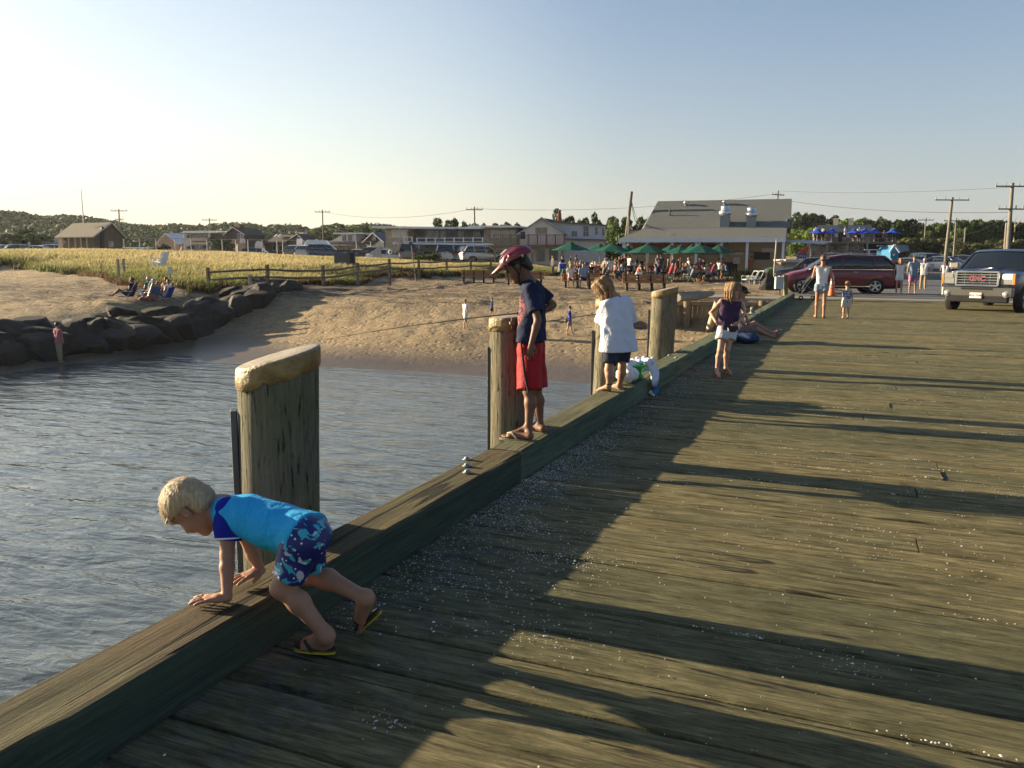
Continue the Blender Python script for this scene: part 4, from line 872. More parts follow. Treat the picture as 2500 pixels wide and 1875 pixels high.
# ---- barefoot child in the big white T-shirt
def child():
    J = dict(shL=D(1481, 742, 7.98), shR=D(1530, 740, 8.10), elL=D(1470, 790, 8.12), wrL=D(1470, 768, 8.40), elR=D(1540, 785, 8.25), wrR=D(1508, 768, 8.45),
             hipL=D(1494, 853, 8.02), hipR=D(1521, 852, 8.10), knL=D(1486, 903, 7.98), anL=D(1486, 943, 7.97), knR=D(1519, 897, 8.08), anR=D(1512, 940, 8.14),
             heelL=G(1491, 955, .207), toeL=G(1453, 952, .207), heelR=G(1518, 951, .207), toeR=G(1492, 942, .207), neck=D(1501, 726, 8.05), head=D(1473, 704, 8.06))
    J['f'] = img(-.62, -.1, .78); J['hf'] = img(-.72, -.62, .3); u = img(-.55, .78, .15); J['hu'] = nz(u-J['hf']*(u@J['hf'])); J['kfL'] = J['kfR'] = J['f']
    J['hdL'] = img(.3, .2, 1); J['hnL'] = img(0, .7, -.7); J['hdR'] = img(-.6, .1, 1); J['hnR'] = img(0, .7, -.7); J['curlL'] = J['curlR'] = 1.1
    s, hs = .74, .90
    root = thing("person", "barefoot child with long fair hair in oversized white T-shirt standing on the kerb", "person", (-2.1, 7.8, .2))
    link("body", make_body(J, s, hs, .009, True).mesh("body"), SK[1], root, True)
    WH = cloth("tshirt_white", (.56, .58, .66), .04, 1.0); F = make_shirt(J, s, .010, .016, .92, .02, .035, .0, wr=.013, seed=11, hang=D(1511, 858, 8.07), flat=.95, broad=1.1); link("shirt", F.mesh("shirt"), WH, root, True)
    F = make_shorts(J, s, .010, .010, .72, .022, .006, 12); link("shorts", F.mesh("shorts"), cloth("shorts_heather_navy", (.03, .032, .05), .5), root, True)
    c, f, u = J['head'], J['hf'], J['hu']; r = np.cross(f, u); A = lambda x, y, z: c+(r*x+f*y+u*z)*hs; dn = V(0, 0, -1)
    locks = [([A(x_, y_, .07), A(x_*1.25, y_*1.1, .0), A(x_*1.25, y_, -.06)+dn*.02, A(x_*1.1+(-.01), y_+.02, -.08)+dn*l_], .036*hs, .010*hs) for x_, y_, l_ in ((-.06, .03, .11), (-.07, -.02, .10), (-.05, -.07, .08), (0, -.09, .06), (.05, -.08, .04), (.07, -.03, .06), (.07, .03, .10), (-.045, .06, .12))]
    h_ = link("hair", make_hair(J, hs, .008, 'long', locks, .002, thick=.014, cutn=None).mesh("hair"), HR['blond'], root, True); strands(J, hs, h_, HR['blond'], 1300, .10, 7, fall=.55, lift=.05, wid=.0028, locks=locks)
    b = MB(); b.lathe(J['anL']+V(0, 0, .02), [(.030, -.004), (.035, 0), (.030, .004)], 14); b.lathe(J['anL']+V(0, 0, .028), [(.030, -.002), (.034, 0), (.030, .002)], 14); b.build("anklet", M("anklet_brown", (.05, .03, .02), .8), root, True)
child()
rod("fishing rod held by the white shirted child, passing behind the helmeted boy", [D(1462, 766, 8.5), D(1400, 775, 8.7), D(1330, 785, 8.9), D(1240, 800, 9.2), D(1150, 816, 9.6)], D(1383, 783, 8.7), D(1520, 760, 8.35), D(1462, 766, 8.5))

# ---- girl with hands on hips
def girl():
    d = 10.65
    J = dict(shR=D(1761, 736, d), shL=D(1806, 734, d+.02), elR=D(1735, 764, d+.05), wrR=D(1748, 786, d-.12), elL=D(1817, 764, d+.1), wrL=D(1803, 787, d-.10),
             hipR=D(1766, 803, d), hipL=D(1787, 802, d+.03), knR=D(1758, 855, d-.06), anR=D(1750, 902, d), knL=D(1775, 855, d-.02), anL=D(1772, 899, d+.06),
             heelR=G(1749, 909, .022), toeR=G(1757, 920, .022), heelL=G(1770, 905, .022), toeL=G(1787, 914, .022), neck=D(1786, 727, d), head=D(1790, 709, d-.02))
    J['f'] = img(.25, 0, -.97); J['hf'] = img(.62, -.12, -.78); u = img(.05, 1, 0); J['hu'] = nz(u-J['hf']*(u@J['hf'])); J['kfL'] = J['kfR'] = J['f']
    J['hdR'] = img(.8, -.35, -.2); J['hnR'] = img(-.2, -.3, -1); J['hdL'] = img(-.8, -.35, -.2); J['hnL'] = img(.2, -.3, -1); J['hsideL'] = -1; J['spL'] = 1
    s, hs = .70, .92
    root = thing("person", "blonde girl in purple sleeveless top and pale shorts, hands on hips", "person", (-1.42, 10.82, 0))
    link("body", make_body(J, s, hs, .009, False).mesh("body"), SK[0], root, True)
    PU = cloth("top_purple", (.060, .035, .075), .2, 1.0); F = make_shirt(J, s, .009, .010, 0, .045, .022, -.04, wr=.009, seed=14, flat=.9)
    for q in 'LR': F.cap(J['sh'+q]+nz(J['sh'+q]-J['neck'])*.035, J['sh'+q]+nz(J['sh'+q]-J['neck'])*.02+V(0, 0, -.09), .048, .03, mode=1)
    link("top", F.mesh("top"), PU, root, True)
    F = make_shorts(J, s, .009, .012, .52, .030, .006, 15, waist=.05); so_ = link("shorts", F.mesh("shorts"), cloth("shorts_pale_grey", (.46, .46, .47), .08, .8), root, True)
    b = MB(); w = D(1777, 800, d-.13); b.tube([w, w+V(.005, 0, -.02), w+V(-.004, -.004, -.05)], .004, 5); b.tube([w, w+V(.012, 0, -.02), w+V(.014, -.004, -.045)], .004, 5); b.build("drawstring", cloth("white_cord", (.7, .7, .7)), so_, True)
    c, f, u = J['head'], J['hf'], J['hu']; r = np.cross(f, u); A = lambda x, y, z: c+(r*x+f*y+u*z)*hs; dn = V(0, 0, -1)
    locks = [([A(x_*.8, y_, .08), A(x_*1.15, y_, .0), A(x_*1.2, y_, -.06)+dn*.03, A(x_*1.0, y_+.01, -.07)+dn*l_], .034*hs, .009*hs) for x_, y_, l_ in ((-.078, .03, .13), (-.075, -.01, .15), (-.05, -.07, .13), (0, -.09, .12), (.05, -.08, .13), (.078, -.02, .14), (.080, .03, .12), (-.07, .055, .10), (.07, .055, .09))]
    h_ = link("hair", make_hair(J, hs, .008, 'long', locks, .002, thick=.013).mesh("hair"), HR['blond'], root, True); strands(J, hs, h_, HR['blond'], 900, .10, 9, fall=.6, lift=.04, wid=.0028, locks=locks)
    for sg in (-1, 1): b = MB(); b.sphere(A(sg*.031, .088, .002), (.011*hs,)*3, 8, 6); b.build("eye", M("eye_dark", (.04, .03, .025), .3), root, True); b = MB(); b.tube([A(-.018, .093, -.067), A(0, .099, -.067), A(.018, .093, -.067)], .0045*hs, 6); b.build("lips", M("lip_rose", (.42, .14, .12), .5), root, True)
    PK = M("sandal_coral", (.45, .09, .08), .7)
    for q in 'LR': add_sandal(J, q, root, .78, PK, M("strap_pink", (.6, .35, .33), .7))
girl()

# ---- man sitting on the deck against the kerb, legs stretched out
def seated_man():
    d = 15.1
    J = dict(shL=D(1797, 742, d-.15), shR=D(1808, 742, d+.2), elL=D(1800, 777, d-.2), wrL=D(1822, 797, d-.1), elR=D(1822, 778, d+.2), wrR=D(1832, 799, d+.05),
             hipL=D(1802, 806, d-.05), hipR=D(1806, 805, d+.18), knL=D(1848, 804, d-.0), anL=D(1885, 821, d+.1), knR=D(1842, 790, d+.25), anR=D(1886, 814, d+.3),
             heelL=D(1888, 827, d+.1), toeL=D(1905, 811, d+.1), heelR=D(1892, 820, d+.3), toeR=D(1906, 804, d+.3), neck=D(1805, 735, d+.03), head=D(1811, 714, d+.02))
    J['f'] = img(.93, .1, .2); J['hf'] = img(.95, -.28, .05); u = img(.25, .95, 0); J['hu'] = nz(u-J['hf']*(u@J['hf'])); J['kfL'] = J['kfR'] = V(0, 0, 1); J['fuL'] = J['fuR'] = img(-.9, .1, 0)
    J['hdL'] = img(1, -.2, 0); J['hnL'] = V(0, 0, 1); J['hdR'] = img(1, -.2, 0); J['hnR'] = V(0, 0, 1)
    s, hs = .92, .95
    root = thing("person", "seated man in black cap leaning on the kerb with his legs stretched out", "person", G(1805, 835, 0))
    link("body", make_body(J, s, hs, .013, False).mesh("body"), SK[1], root, True)
    F = make_shirt(J, s, .013, .014, .5, .03, .02, wr=.008); link("shirt", F.mesh("shirt"), cloth("shirt_greyish", (.42, .40, .42)), root, True)
    F = make_shorts(J, s, .013, .014, .85, .03, .008); t = NT("shorts_plaid_grey"); P = t.coord('Pos', (1, 1, 1)); w = t.n("TexWave", I_Vector=P, I_Scale=14); w2 = t.n("TexWave", I_Vector=P, I_Scale=14, bands_direction='Z'); t.fin(t.mix(t.math('MULTIPLY', w.outputs[1], w2.outputs[1]), (.10, .07, .075), (.28, .23, .24)), .9); link("shorts", F.mesh("shorts"), t.m, root, True)
    link("hair", make_hair(J, hs, .013).mesh("hair"), HR['dark'], root, True); cap_hat(J, hs, M("cap_black", (.012, .012, .014), .8), root)
    b = MB(); c, f, u = J['head'], J['hf'], J['hu']; r = np.cross(f, u); A = lambda x, y, z: c+(r*x+f*y+u*z)*hs; b.tube([A(-.08, -.01, .005), A(-.062, .09, .004), A(0, .105, .004), A(.062, .09, .004), A(.08, -.01, .005)], .008, 6); b.build("sunglasses", M("sunglass_black", (.01, .01, .01), .2), root, True)
    for q in 'LR': add_sandal(J, q, root, 1., M("sandal_grey_olive", (.14, .14, .11), .8), M("strap_black2", (.03, .03, .03), .8), "sandal")
seated_man()
# ---- woman with the pushchair and the toddler beside her
up_ = PI/2
P1 = G(2001, 776, 0); P2 = G(2064, 777, 0)
Jw = fig(1.64, (P1[0], P1[1], 0), up_+.03, legs=((.12, .02, -1), (-.03, .02, -1)), shins=((-.05, 0, -1), (-.12, 0, -1)), arms=((.1, .22, -1), (.0, .28, -1)), fores=((1.0, .0, .25), (.02, .16, -1))); Jw['ts'] = .84
wom = person("woman seen from behind in white sleeveless top and denim shorts pushing a pushchair", Jw, 1.64, .014, SK[1], [('tank_top', cloth("tank_white", (.66, .64, .62), .06, 1.), dict(sleeve=0, hem=.09, off=.010, loose=.016, neck=-.035, wr=.008)), ('shorts', cloth("denim_light", (.20, .27, .34), .25), dict(length=.36, loose=.03, off=.012))], (HR['brown'], 'bun'), girth=.92, toes=False)
for q in 'LR': add_sandal(Jw, q, wom, .95, M("sandal_black_w", (.02, .02, .02)), M("strap_w", (.5, .4, .3)))
Jt = fig(.90, (P2[0], P2[1], 0), up_+.15, legs=((.0, .04, -1), (.12, .05, -1)), shins=((-.05, 0, -1), (-.05, 0, -1)), arms=((.1, 1.0, .05), (.05, .25, -1)), fores=((.1, 1, .25), (.1, .1, -1)), headk=1.55)
t = NT("toddler_vest_striped"); P = t.coord('Pos'); z_ = t.n("SeparateXYZ", I_Vector=P).outputs[2]; br = t.noise(t.coord('Pos', (9, 9, 4)), 2, 2); st = t.math('GREATER_THAN', t.math('SINE', t.math('MULTIPLY', z_, 150.)), .35)
t.fin(t.mix(t.math('MULTIPLY', st, t.math('GREATER_THAN', br, .45)), (.015, .04, .12), (.6, .65, .7)), .9)
tod = person("toddler with curly blond hair in striped navy vest holding the woman's hand", Jt, .90, .011, SK[0], [('tank_top', t.m, dict(sleeve=0, hem=.05, off=.010, loose=.012, neck=-.03, wr=.003)), ('shorts', cloth("shorts_beige", (.5, .45, .4)), dict(length=.8, loose=.025, off=.012))], (HR['blond'], 'short'), headk=1.55, girth=1.12, ridge=.005)
for q in 'LR': add_sandal(Jt, q, tod, .58, M("sandal_dark_t", (.05, .04, .04)), M("strap_t", (.5, .45, .42)))
# ================================================================ shore: rocks, bulkhead, fence, furniture
def rockmat(name, c, dark):
    t = NT(name); P = t.coord('Object'); n = t.noise(P, 2.2, 8, .7); n2 = t.noise(P, 14, 5, .7)
    cc = t.ramp(n, (.3, dark), (.6, c), (.8, tuple(v*1.4 for v in c))); cc = t.mix(.4, cc, t.ramp(n2, (.3, .2), (.7, .8)), 'SOFT_LIGHT'); return t.fin(cc, .8, t.bump(t.math('ADD', n, t.math('MULTIPLY', n2, .3)), .8, .12), spec=.3)
RK1 = rockmat("jetty_stone_dark", (.036, .031, .025), (.012, .011, .010)); RK2 = rockmat("riprap_stone_brown", (.13, .095, .062), (.04, .03, .02))
def rock_mesh(seed):
    bm = bmesh.new(); bmesh.ops.create_icosphere(bm, subdivisions=4, radius=1); r_ = np.random.default_rng(seed); N = r_.normal(size=(11, 3)); N /= np.linalg.norm(N, axis=1)[:, None]; o = r_.uniform(.62, 1.0, 11)
    for v in bm.verts:
        d = np.array(v.co); d /= np.linalg.norm(d); q = N@d; m = np.min(np.where(q > .05, o/np.maximum(q, .05), 9)); m = min(m, 1.25); v.co = Vector(d*m)
    me = bpy.data.meshes.new("rock"); bm.to_mesh(me); bm.free(); me.polygons.foreach_set("use_smooth", [True]*len(me.polygons)); me.set_sharp_from_angle(angle=R(24)); return me
ROCKS = [rock_mesh(i) for i in range(7)]
_rr = random.Random(21)
def rock(x_, y_, z_, s_, mat, label, group, i=None):
    o = bpy.data.objects.new("boulder", ROCKS[_rr.randrange(7) if i is None else i]); col.objects.link(o); z_ = max(z_, tz(x_, y_)+.04) if 'jetty' in label else z_; o.location = (x_, y_, z_); o.scale = s_; o.rotation_euler = (_rr.uniform(-.35, .35), _rr.uniform(-.35, .35), _rr.uniform(0, 6.3))
    if not o.data.materials: o.data.materials.append(mat)
    o.material_slots[0].link = 'OBJECT'; o.material_slots[0].material = mat; return props(o, label, "boulder", group)
line = [V(-29.2, 9.5), V(-28.0, 19.4), V(-27.6, 24.3), V(-27.9, 31.0), V(-27.5, 35.6)]
for a, b in zip(line[:-1], line[1:]):
    L = np.linalg.norm(b-a); n = int(L/.92)
    for i in range(n):
        p = a+(b-a)*(i+.5)/n; far = sstep(27, 39, p[1]); sz = 1.0-.25*far
        q_ = _rr.uniform(.75, 1.2); rock(p[0]+_rr.uniform(-.25, .2)+.2, p[1]+_rr.uniform(-.2, .2), -2.2+1.0*far, (.95*sz*q_, .85*sz*q_, _rr.uniform(.5, .75)*sz), RK1, "dark boulder in the lower row of the rock jetty on the left", "boulders of the rock jetty")
        rock(p[0]-.75+_rr.uniform(-.2, .2), p[1]+_rr.uniform(-.3, .3), -1.75+.75*far, (.9*sz, .9*sz, _rr.uniform(.4, .6)*sz), RK1, "dark boulder on the crest of the rock jetty, catching light on top", "boulders of the rock jetty")
        if i % 2 == 0: rock(p[0]-1.6+_rr.uniform(-.2, .2), p[1]+_rr.uniform(-.3, .3), -1.5+.5*far, (.8*sz, .75*sz, .42), RK1, "dark boulder behind the crest of the rock jetty, half sunk in sand", "boulders of the rock jetty")
for (a, b, z_, sx, sy, sz) in ((1560, 812, -1.55, .9, .6, .5), (1608, 800, -1.5, .8, .6, .55), (1555, 775, -1.15, .7, .5, .35), (1585, 760, -.95, .7, .5, .35), (1640, 788, -1.35, .7, .5, .45), (1665, 775, -1.2, .8, .5, .4), (1700, 815, -1.75, .9, .7, .6), (1675, 800, -1.5, .6, .5, .4), (1652, 826, -1.85, .6, .5, .35), (1612, 745, -.8, .5, .4, .3), (1575, 838, -1.9, .7, .5, .25), (1720, 800, -1.5, .5, .4, .35), (1655, 760, -1.0, .6, .45, .35), (1740, 830, -2., .6, .5, .4)):
    g_ = G(a, b, z_); rock(g_[0], g_[1], z_, (sx, sy, sz), RK2, "sunlit brown boulder of the loose rocks below the timber bulkhead", "brown boulders below the bulkhead")
# ---- bulkhead
WD = M("bulkhead_plank_pale", (.27, .205, .135), .9, .35, 3, .6, 24, .02, (3, 3, .5)); WD2 = M("bulkhead_post_grey", (.19, .15, .10), .9, .35, 3, .7, 20, .03, (3, 3, .4))
def wline(t_): a, b = V(-7.0, 34.35), V(-2.25, 34.95); return a+(b-a)*t_
root = thing("timber_bulkhead", "pale timber bulkhead wall with round posts holding back the sand beside the pier", "bulkhead", (-4.6, 34.6, -1.6)); b = MB()
n = 24
for i in range(n):
    p = (wline(i/n)+wline((i+1)/n))/2; b.box((p[0], p[1]-_rr.uniform(.0, .03), -1.3+_rr.uniform(-.02, .02)), (.185, .05, 2.1), rz=math.atan2(.6, 4.75))
for i in range(8): q = V(-7.02, 34.3)+V(-.45, -1.3)*i/8; b.box((q[0], q[1], -1.35-.06*i), (.05, .155, 2.0-.02*i), rz=-.33)
b.build("planking", WD, root, True); b = MB(); p0, p1 = wline(0), wline(1); b.beam((p0[0]-.1, p0[1]-.12, -.30), (p1[0], p1[1]-.12, -.26), .2, .17); b.build("cap_rail", WD, root, True, bevel=.02)
b = MB(); b.beam((-7.0, 34.25, -.30), (-7.5, 33.0, -.62), .17, .16); b.build("end_rail", WD2, root, True, bevel=.02)
for t_ in (.17, .52, .80): p = wline(t_); b = MB(); b.tube([(p[0], p[1]-.30, -2.4), (p[0], p[1]-.30, -1.), (p[0], p[1]-.27, -.12)], [.17, .155, .15], 12); b.build("post", WD2, root, True)
b = MB(); b.tube([G(1722, 835, -1.9), (np.array(G(1722, 835, -1.9))+D(1752, 735, 31.2))/2, D(1752, 735, 31.2)], [.15, .14, .12], 10); o = b.build("leaning_pile", M("driftwood_white", (.45, .40, .32), .9, .3, 3, .7, 20, .03, (3, 3, .4))); props(o, "bleached split pile leaning against the bulkhead behind the girl", "leaning pile")
b = MB(); q0 = G(1640, 730, -.02); b.tube([G(1655, 727, .0), G(1700, 722, .05), G(1740, 716, .1)], [.16, .2, .1], 7); o = b.build("driftwood", M("driftwood_grey", (.22, .2, .17), .9)); props(o, "grey driftwood lying on the sand above the bulkhead", "driftwood")
b = MB(); b.beam(G(1640, 688, -.02), G(1868, 688, .02), .25, .3); b.build  # landscape edging
o = b.build("edging_timber", M("edging_wood", (.12, .10, .075), .9)); props(o, "long low dark edging timber at the top of the sand by the box", "edging timber")
g_ = G(1876, 706, 0); rock(g_[0], g_[1], .15, (.42, .5, .5), RK1, "dark boulder at the end of the edging timber beside the electrical box", None, 2)
g_ = G(1835, 676, .1); rock(g_[0], g_[1], .2, (.9, .6, .5), M("pale_boulder", (.42, .36, .27), .9, .25, 4, .6, 8, .1), "pale boulder in the weeds left of the red minivan", None, 3)
# ---- concrete apron + pad + road
b = MB(); b.b2((-2.35, DECK_END+.004, -.3), (13.5, 36.6, .006)); b.b2((-6.2, 35.3, -.3), (-2.36, 38.8, -.06)); o = b.build("concrete_apron", M("concrete_pale", (.22, .20, .165), .9, .15, 1.2, .3, 60, .01)); props(o, kind="structure")
X_, Y_ = np.meshgrid(np.r_[np.linspace(-2.6, 30, 40)], np.r_[np.linspace(36.6, 125, 90)], indexing='ij')
X_ = X_+0; zr = np.where(Y_ < 60, .0, 0)+np.maximum(terr(X_.ravel(), Y_.ravel()).reshape(X_.shape), -.02)+.035
i = np.arange(X_.size).reshape(X_.shape); f = np.stack([i[:-1, :-1], i[1:, :-1], i[1:, 1:], i[:-1, 1:]], -1).reshape(-1, 4)
t = NT("asphalt_worn"); P = t.coord('Pos'); n_ = t.noise(P, .35, 6, .65); n2 = t.noise(P, 40, 3, .7); c = t.ramp(n_, (.35, (.042, .044, .048)), (.65, (.075, .075, .078))); c = t.mix(.4, c, t.ramp(n2, (.3, .2), (.7, .8)), 'SOFT_LIGHT'); t.fin(c, .9, t.bump(n2, .3, .01))
o = link("road", mesh_np("road", np.stack([X_.ravel(), Y_.ravel(), zr.ravel()], 1), f, True), t.m); props(o, kind="structure")
b = MB(); WHT = M("road_paint", (.42, .41, .38), .8, .2, 3)
for y_ in (39.2, 40.4, 42.2, 45.0, 48.5, 52.5): b.b2((-1.5, y_, .040), (12, y_+.22, .046))
for y_ in (60, 68): b.b2((-1.0, y_, tz(3, y_)+.05), (14, y_+.3, tz(3, y_)+.06))
o = b.build("road_markings", WHT); props(o, kind="structure")
# ---- electrical box, cleat
root = thing("electrical_box", "grey electrical box on a wooden post at the far end of the kerb", "electrical box", (-2.6, 33.2, 0)); PB = lambda x_, y_, d_: D(x_, y_, d_)
dB = depth((-2.55, 33.4, .5)); b = MB(); b.beam(D(1918, 722, dB), D(1917, 672, dB+.05), .15, .13); b.build("post", M("post_olive_wood", (.17, .15, .08), .9, .3), root, True)
b = MB(); c0 = D(1902, 691, dB-.1); b.box(c0, (.31, .18, .46), rz=YAW); b.box(c0+V(0, 0, .235), (.33, .2, .02), rz=YAW); b.build("casing", M("box_grey_paint", (.38, .42, .44), .5, .08), root, True, bevel=.012); b = MB(); b.cyl(D(1903, 704, dB-.1), D(1904, 722, dB-.1), .035, .02); b.build("conduit", M("conduit_dark", (.05, .05, .05)), root, True)
g_ = G(1837, 768, .2); root = thing("mooring_cleat", "stubby rusty mooring cleat bolted on the green kerb behind the seated man", "cleat", (-2.12, g_[1], .2)); b = MB(); b.box((-2.12, g_[1], .215), (.24, .34, .03)); b.build("base_plate", M("cleat_iron", (.20, .19, .16), .7), root, True, bevel=.008)
b = MB(); b.lathe((-2.12, g_[1], .23), [(.075, 0), (.055, .04), (.05, .09), (.06, .11), (.055, .14), (.0, .17)], 12); b.cyl((-2.12, g_[1]-.16, .30), (-2.12, g_[1]+.16, .30), .03, .025); b.build("horn", M("cleat_iron", (.20, .19, .16)), root, True)
# ---- things on the kerb beside the child
KT = KZ+.024
g1 = G(1528, 935, KT); F = SDF(g1-V(.25, .25, .04), g1+V(.25, .25, .32), .009)
F.ell(g1+V(0, .05, .085), (.115, .135, .088), None, .03); F.ell(g1+V(-.03, .17, .06), (.09, .10, .06), None, .04); F.cap(g1+V(0, .05, .14), g1+V(0, .06, .21), .05, .014, .04); F.cap(g1+V(0, .06, .205), g1+V(-.015, .07, .245), .013, .03, .006); F.wrinkle(.006, 70, 4)
F.plane(g1+V(0, 0, .002), (0, 0, -1)); t = NT("plastic_bag_white"); P = t.coord('Pos'); t.fin((.72, .72, .72), .4, t.bump(t.noise(P, 30, 4, .6, 1.), .8, .03), spec=.4); t.b.inputs['Subsurface Weight'].default_value = .2; o = link("plastic_bag", F.mesh("plastic_bag"), t.m); props(o, "tied white plastic bag on the kerb behind the child's feet", "plastic bag")
g2 = G(1568, 926, KT); g2[0] = max(g2[0], -2.20); root = thing("tub", "bright green plastic tub with turquoise handle on the kerb", "tub", (-2.10, g2[1]+.02, KT)); cx, cy = -2.10, g2[1]+.04; GR = M("tub_green_plastic", (.03, .42, .06), .35, .08, spec=.5)
b = MB(); vs = []; prof = [(.0, .002), (.78, .002), (.92, .02), (1.0, .14), (1.05, .145), (1.05, .155), (.97, .155), (.9, .03), (.0, .025)]
for r_, z_ in prof:
    for k in range(28): a = 2*PI*k/28; sx = math.copysign(abs(math.cos(a))**.6, math.cos(a)); sy = math.copysign(abs(math.sin(a))**.6, math.sin(a)); vs.append((cx+sx*.105*r_, cy+sy*.135*r_, KT+z_))
b.add(vs, [(i*28+j, i*28+(j+1) % 28, (i+1)*28+(j+1) % 28, (i+1)*28+j) for i in range(len(prof)-1) for j in range(28)], True); b.build("body", GR, root, True)
b = MB(); b.tube([(cx+.118, cy-.10, KT+.09), (cx+.14, cy-.07, KT+.115), (cx+.14, cy+.02, KT+.115), (cx+.118, cy+.05, KT+.09)], .009, 8); b.tube([(cx-.06, cy-.14, KT+.12), (cx+.0, cy-.16, KT+.13), (cx+.06, cy-.14, KT+.12)], .008, 8); b.build("handle", M("handle_turquoise", (.02, .42, .42), .4), root, True)
# towel draped over the tub and down the deck side of the kerb
F = SDF((-2.4, cy-.35, KT-.25), (-1.75, cy+.65, KT+.42), .009); r9 = random.Random(4); P0 = V(-2.10, cy+.24, KT+.12)
for i in range(11): q_ = P0+V(r9.uniform(-.10, .12), r9.uniform(-.14, .16), r9.uniform(-.02, .05)); F.cap(q_, q_+V(r9.uniform(-.12, .12), r9.uniform(-.12, .12), r9.uniform(-.03, .03)), r9.uniform(.025, .045), None, .012)
for i in range(6): y0 = cy+.15+.05*i; a_ = V(-1.99, y0, KT+.15+r9.uniform(-.02, .02)); m_ = V(-1.945+r9.uniform(-.01, .02), y0+.02, KT+.01); F.cap(a_, m_, .024, .022, .012); F.cap(m_, V(-1.93+r9.uniform(0, .03), y0+.01+r9.uniform(-.02, .03), KT-.15+r9.uniform(-.05, .05)), .022, .016, .012)
F.wrinkle(.008, 60, 3, (1, 1, .4))
t = NT("towel_white_blue"); P = t.coord('Pos'); z_ = t.n("SeparateXYZ", I_Vector=P); st = t.ramp(t.math('ADD', z_.outputs[2], t.math('MULTIPLY', t.noise(P, 8, 2), .1)), (.10, (.02, .22, .55)), (.16, (.03, .035, .05)), (.23, (.60, .62, .72))); t.fin(st, .95, t.bump(t.noise(P, 30, 4), .6, .02)); o = link("towel", F.mesh("towel"), t.m); props(o, "white, navy and blue towel draped over the kerb next to the green tub", "towel")
g_ = G(1585, 963, .012); b = MB(); b.add([(g_[0]+a, g_[1]+c_, .006+d_) for a, c_, d_ in ((-.07, -.05, 0), (0, -.03, .03), (.07, -.05, 0), (-.06, .05, .02), (.01, .04, .05), (.06, .06, .01))], [(0, 1, 4, 3), (1, 2, 5, 4)], True); o = b.build("paper_scrap", M("paper_white", (.7, .7, .7))); sm = o.modifiers.new("s", 'SOLIDIFY'); sm.thickness = .003; props(o, "small crumpled white paper on the deck below the towel", "paper scrap")
# cushion under the seated man
g_ = G(1816, 838, 0); F = SDF(g_-V(.5, .5, .05), g_+V(.5, .5, .35), .015); F.ell(g_+V(.02, .12, .10), (.24, .26, .085), None, .02); F.ell(g_+V(.08, .02, .08), (.18, .2, .075), None, .03); F.wrinkle(.006, 40, 2); F.plane(g_+V(0, 0, .004), (0, 0, -1)); o = link("cushion", F.mesh("cushion"), M("cushion_dark_blue", (.012, .035, .085), .8, .3, 5, .5, 20, .02)); props(o, "dark blue cushion bag the seated man sits on", "cushion")
# ---- benches
BW = M("bench_slat_wood", (.34, .165, .07), .75, .25, 4, .3, 30, .01, (1, 6, 6)); BL = M("bench_leg_brown", (.035, .022, .018), .8)
def bench(px, py, d_, label, w=2.4):
    p = D(px, py, d_); p[2] = tz(p[0], p[1]); root = thing("bench", label, "bench", p, YAW+R(2), "benches along the top of the beach")
    for k, zz in enumerate((.52, .66, .80)): b = MB(); b.box((0, .24+.03*k, zz), (w, .04, .115)); b.build("back_slat", BW, root)
    b = MB()
    for k in range(3): b.box((-.04, -.17+.16*k, .435), (w+.1 if k == 0 else w, .14, .05))
    b.build("seat", BW, root)
    for k in range(4):
        x_ = -w/2+.18+k*(w-.36)/3; b = MB(); b.prism([(x_-.06, -.22, 0), (x_-.06, -.06, 0), (x_-.06, .0, .2), (x_-.06, .08, 0), (x_-.06, .24, 0), (x_-.06, .16, .41), (x_-.06, -.16, .41)], (.12, 0, 0)); b.build("leg", BL, root); b = MB(); b.beam((x_, .16, .36), (x_, .29, .86), .07, .05); b.build("back_post", BL, root)
    return root
bench(1169, 690, 55.5, "brown slatted bench on its own, nearest the split rail fence")
bench(1281, 697, 50.5, "brown slatted bench partly hidden behind the boy in the helmet")
bench(1424, 703, 46.0, "brown slatted bench with two seated people on its left part")
bench(1575, 706, 43.8, "brown slatted bench with the small child standing at its front")
# ---- split rail fence
FW = M("fence_weathered", (.13, .105, .075), .9, .35, 3, .5, 20, .02)
root = thing("split_rail_fence", "weathered split rail fence curving along the edge of the dune grass", "fence", (*D(788, 673, 45)[:2], tz(*D(788, 673, 45)[:2])))
PO = [(507, 653, 43.5), (652, 646, 43.5), (788, 648, 45), (872, 641, 48), (950, 632, 53), (1022, 631, 57), (1090, 631, 62), (1149, 632, 67), (1198, 633, 70)]
for x_, y_, d_ in PO: t_ = D(x_, y_, d_); b = MB(); b.beam((t_[0]+.02, t_[1], tz(t_[0], t_[1])-.2), t_, .16, .13); b.build("post", FW, root, True)
RU = [(507, 665), (652, 658), (788, 661), (872, 650), (950, 643), (1022, 640), (1090, 638), (1149, 638), (1198, 638)]; RL = [(507, 684), (652, 676), (788, 678), (872, 665), (950, 655), (1022, 655), (1090, 652), (1149, 649), (1198, 648)]
for RR in (RU, RL):
    for k in range(len(PO)-1):
        a_ = D(*RR[k], PO[k][2]); c_ = D(*RR[k+1], PO[k+1][2]); mid = (a_+c_)/2-V(0, 0, .05 if k != 0 else -.02); b = MB(); b.tube([a_, mid, c_], [.055, .07, .055], 6); b.build("rail", FW, root, True)
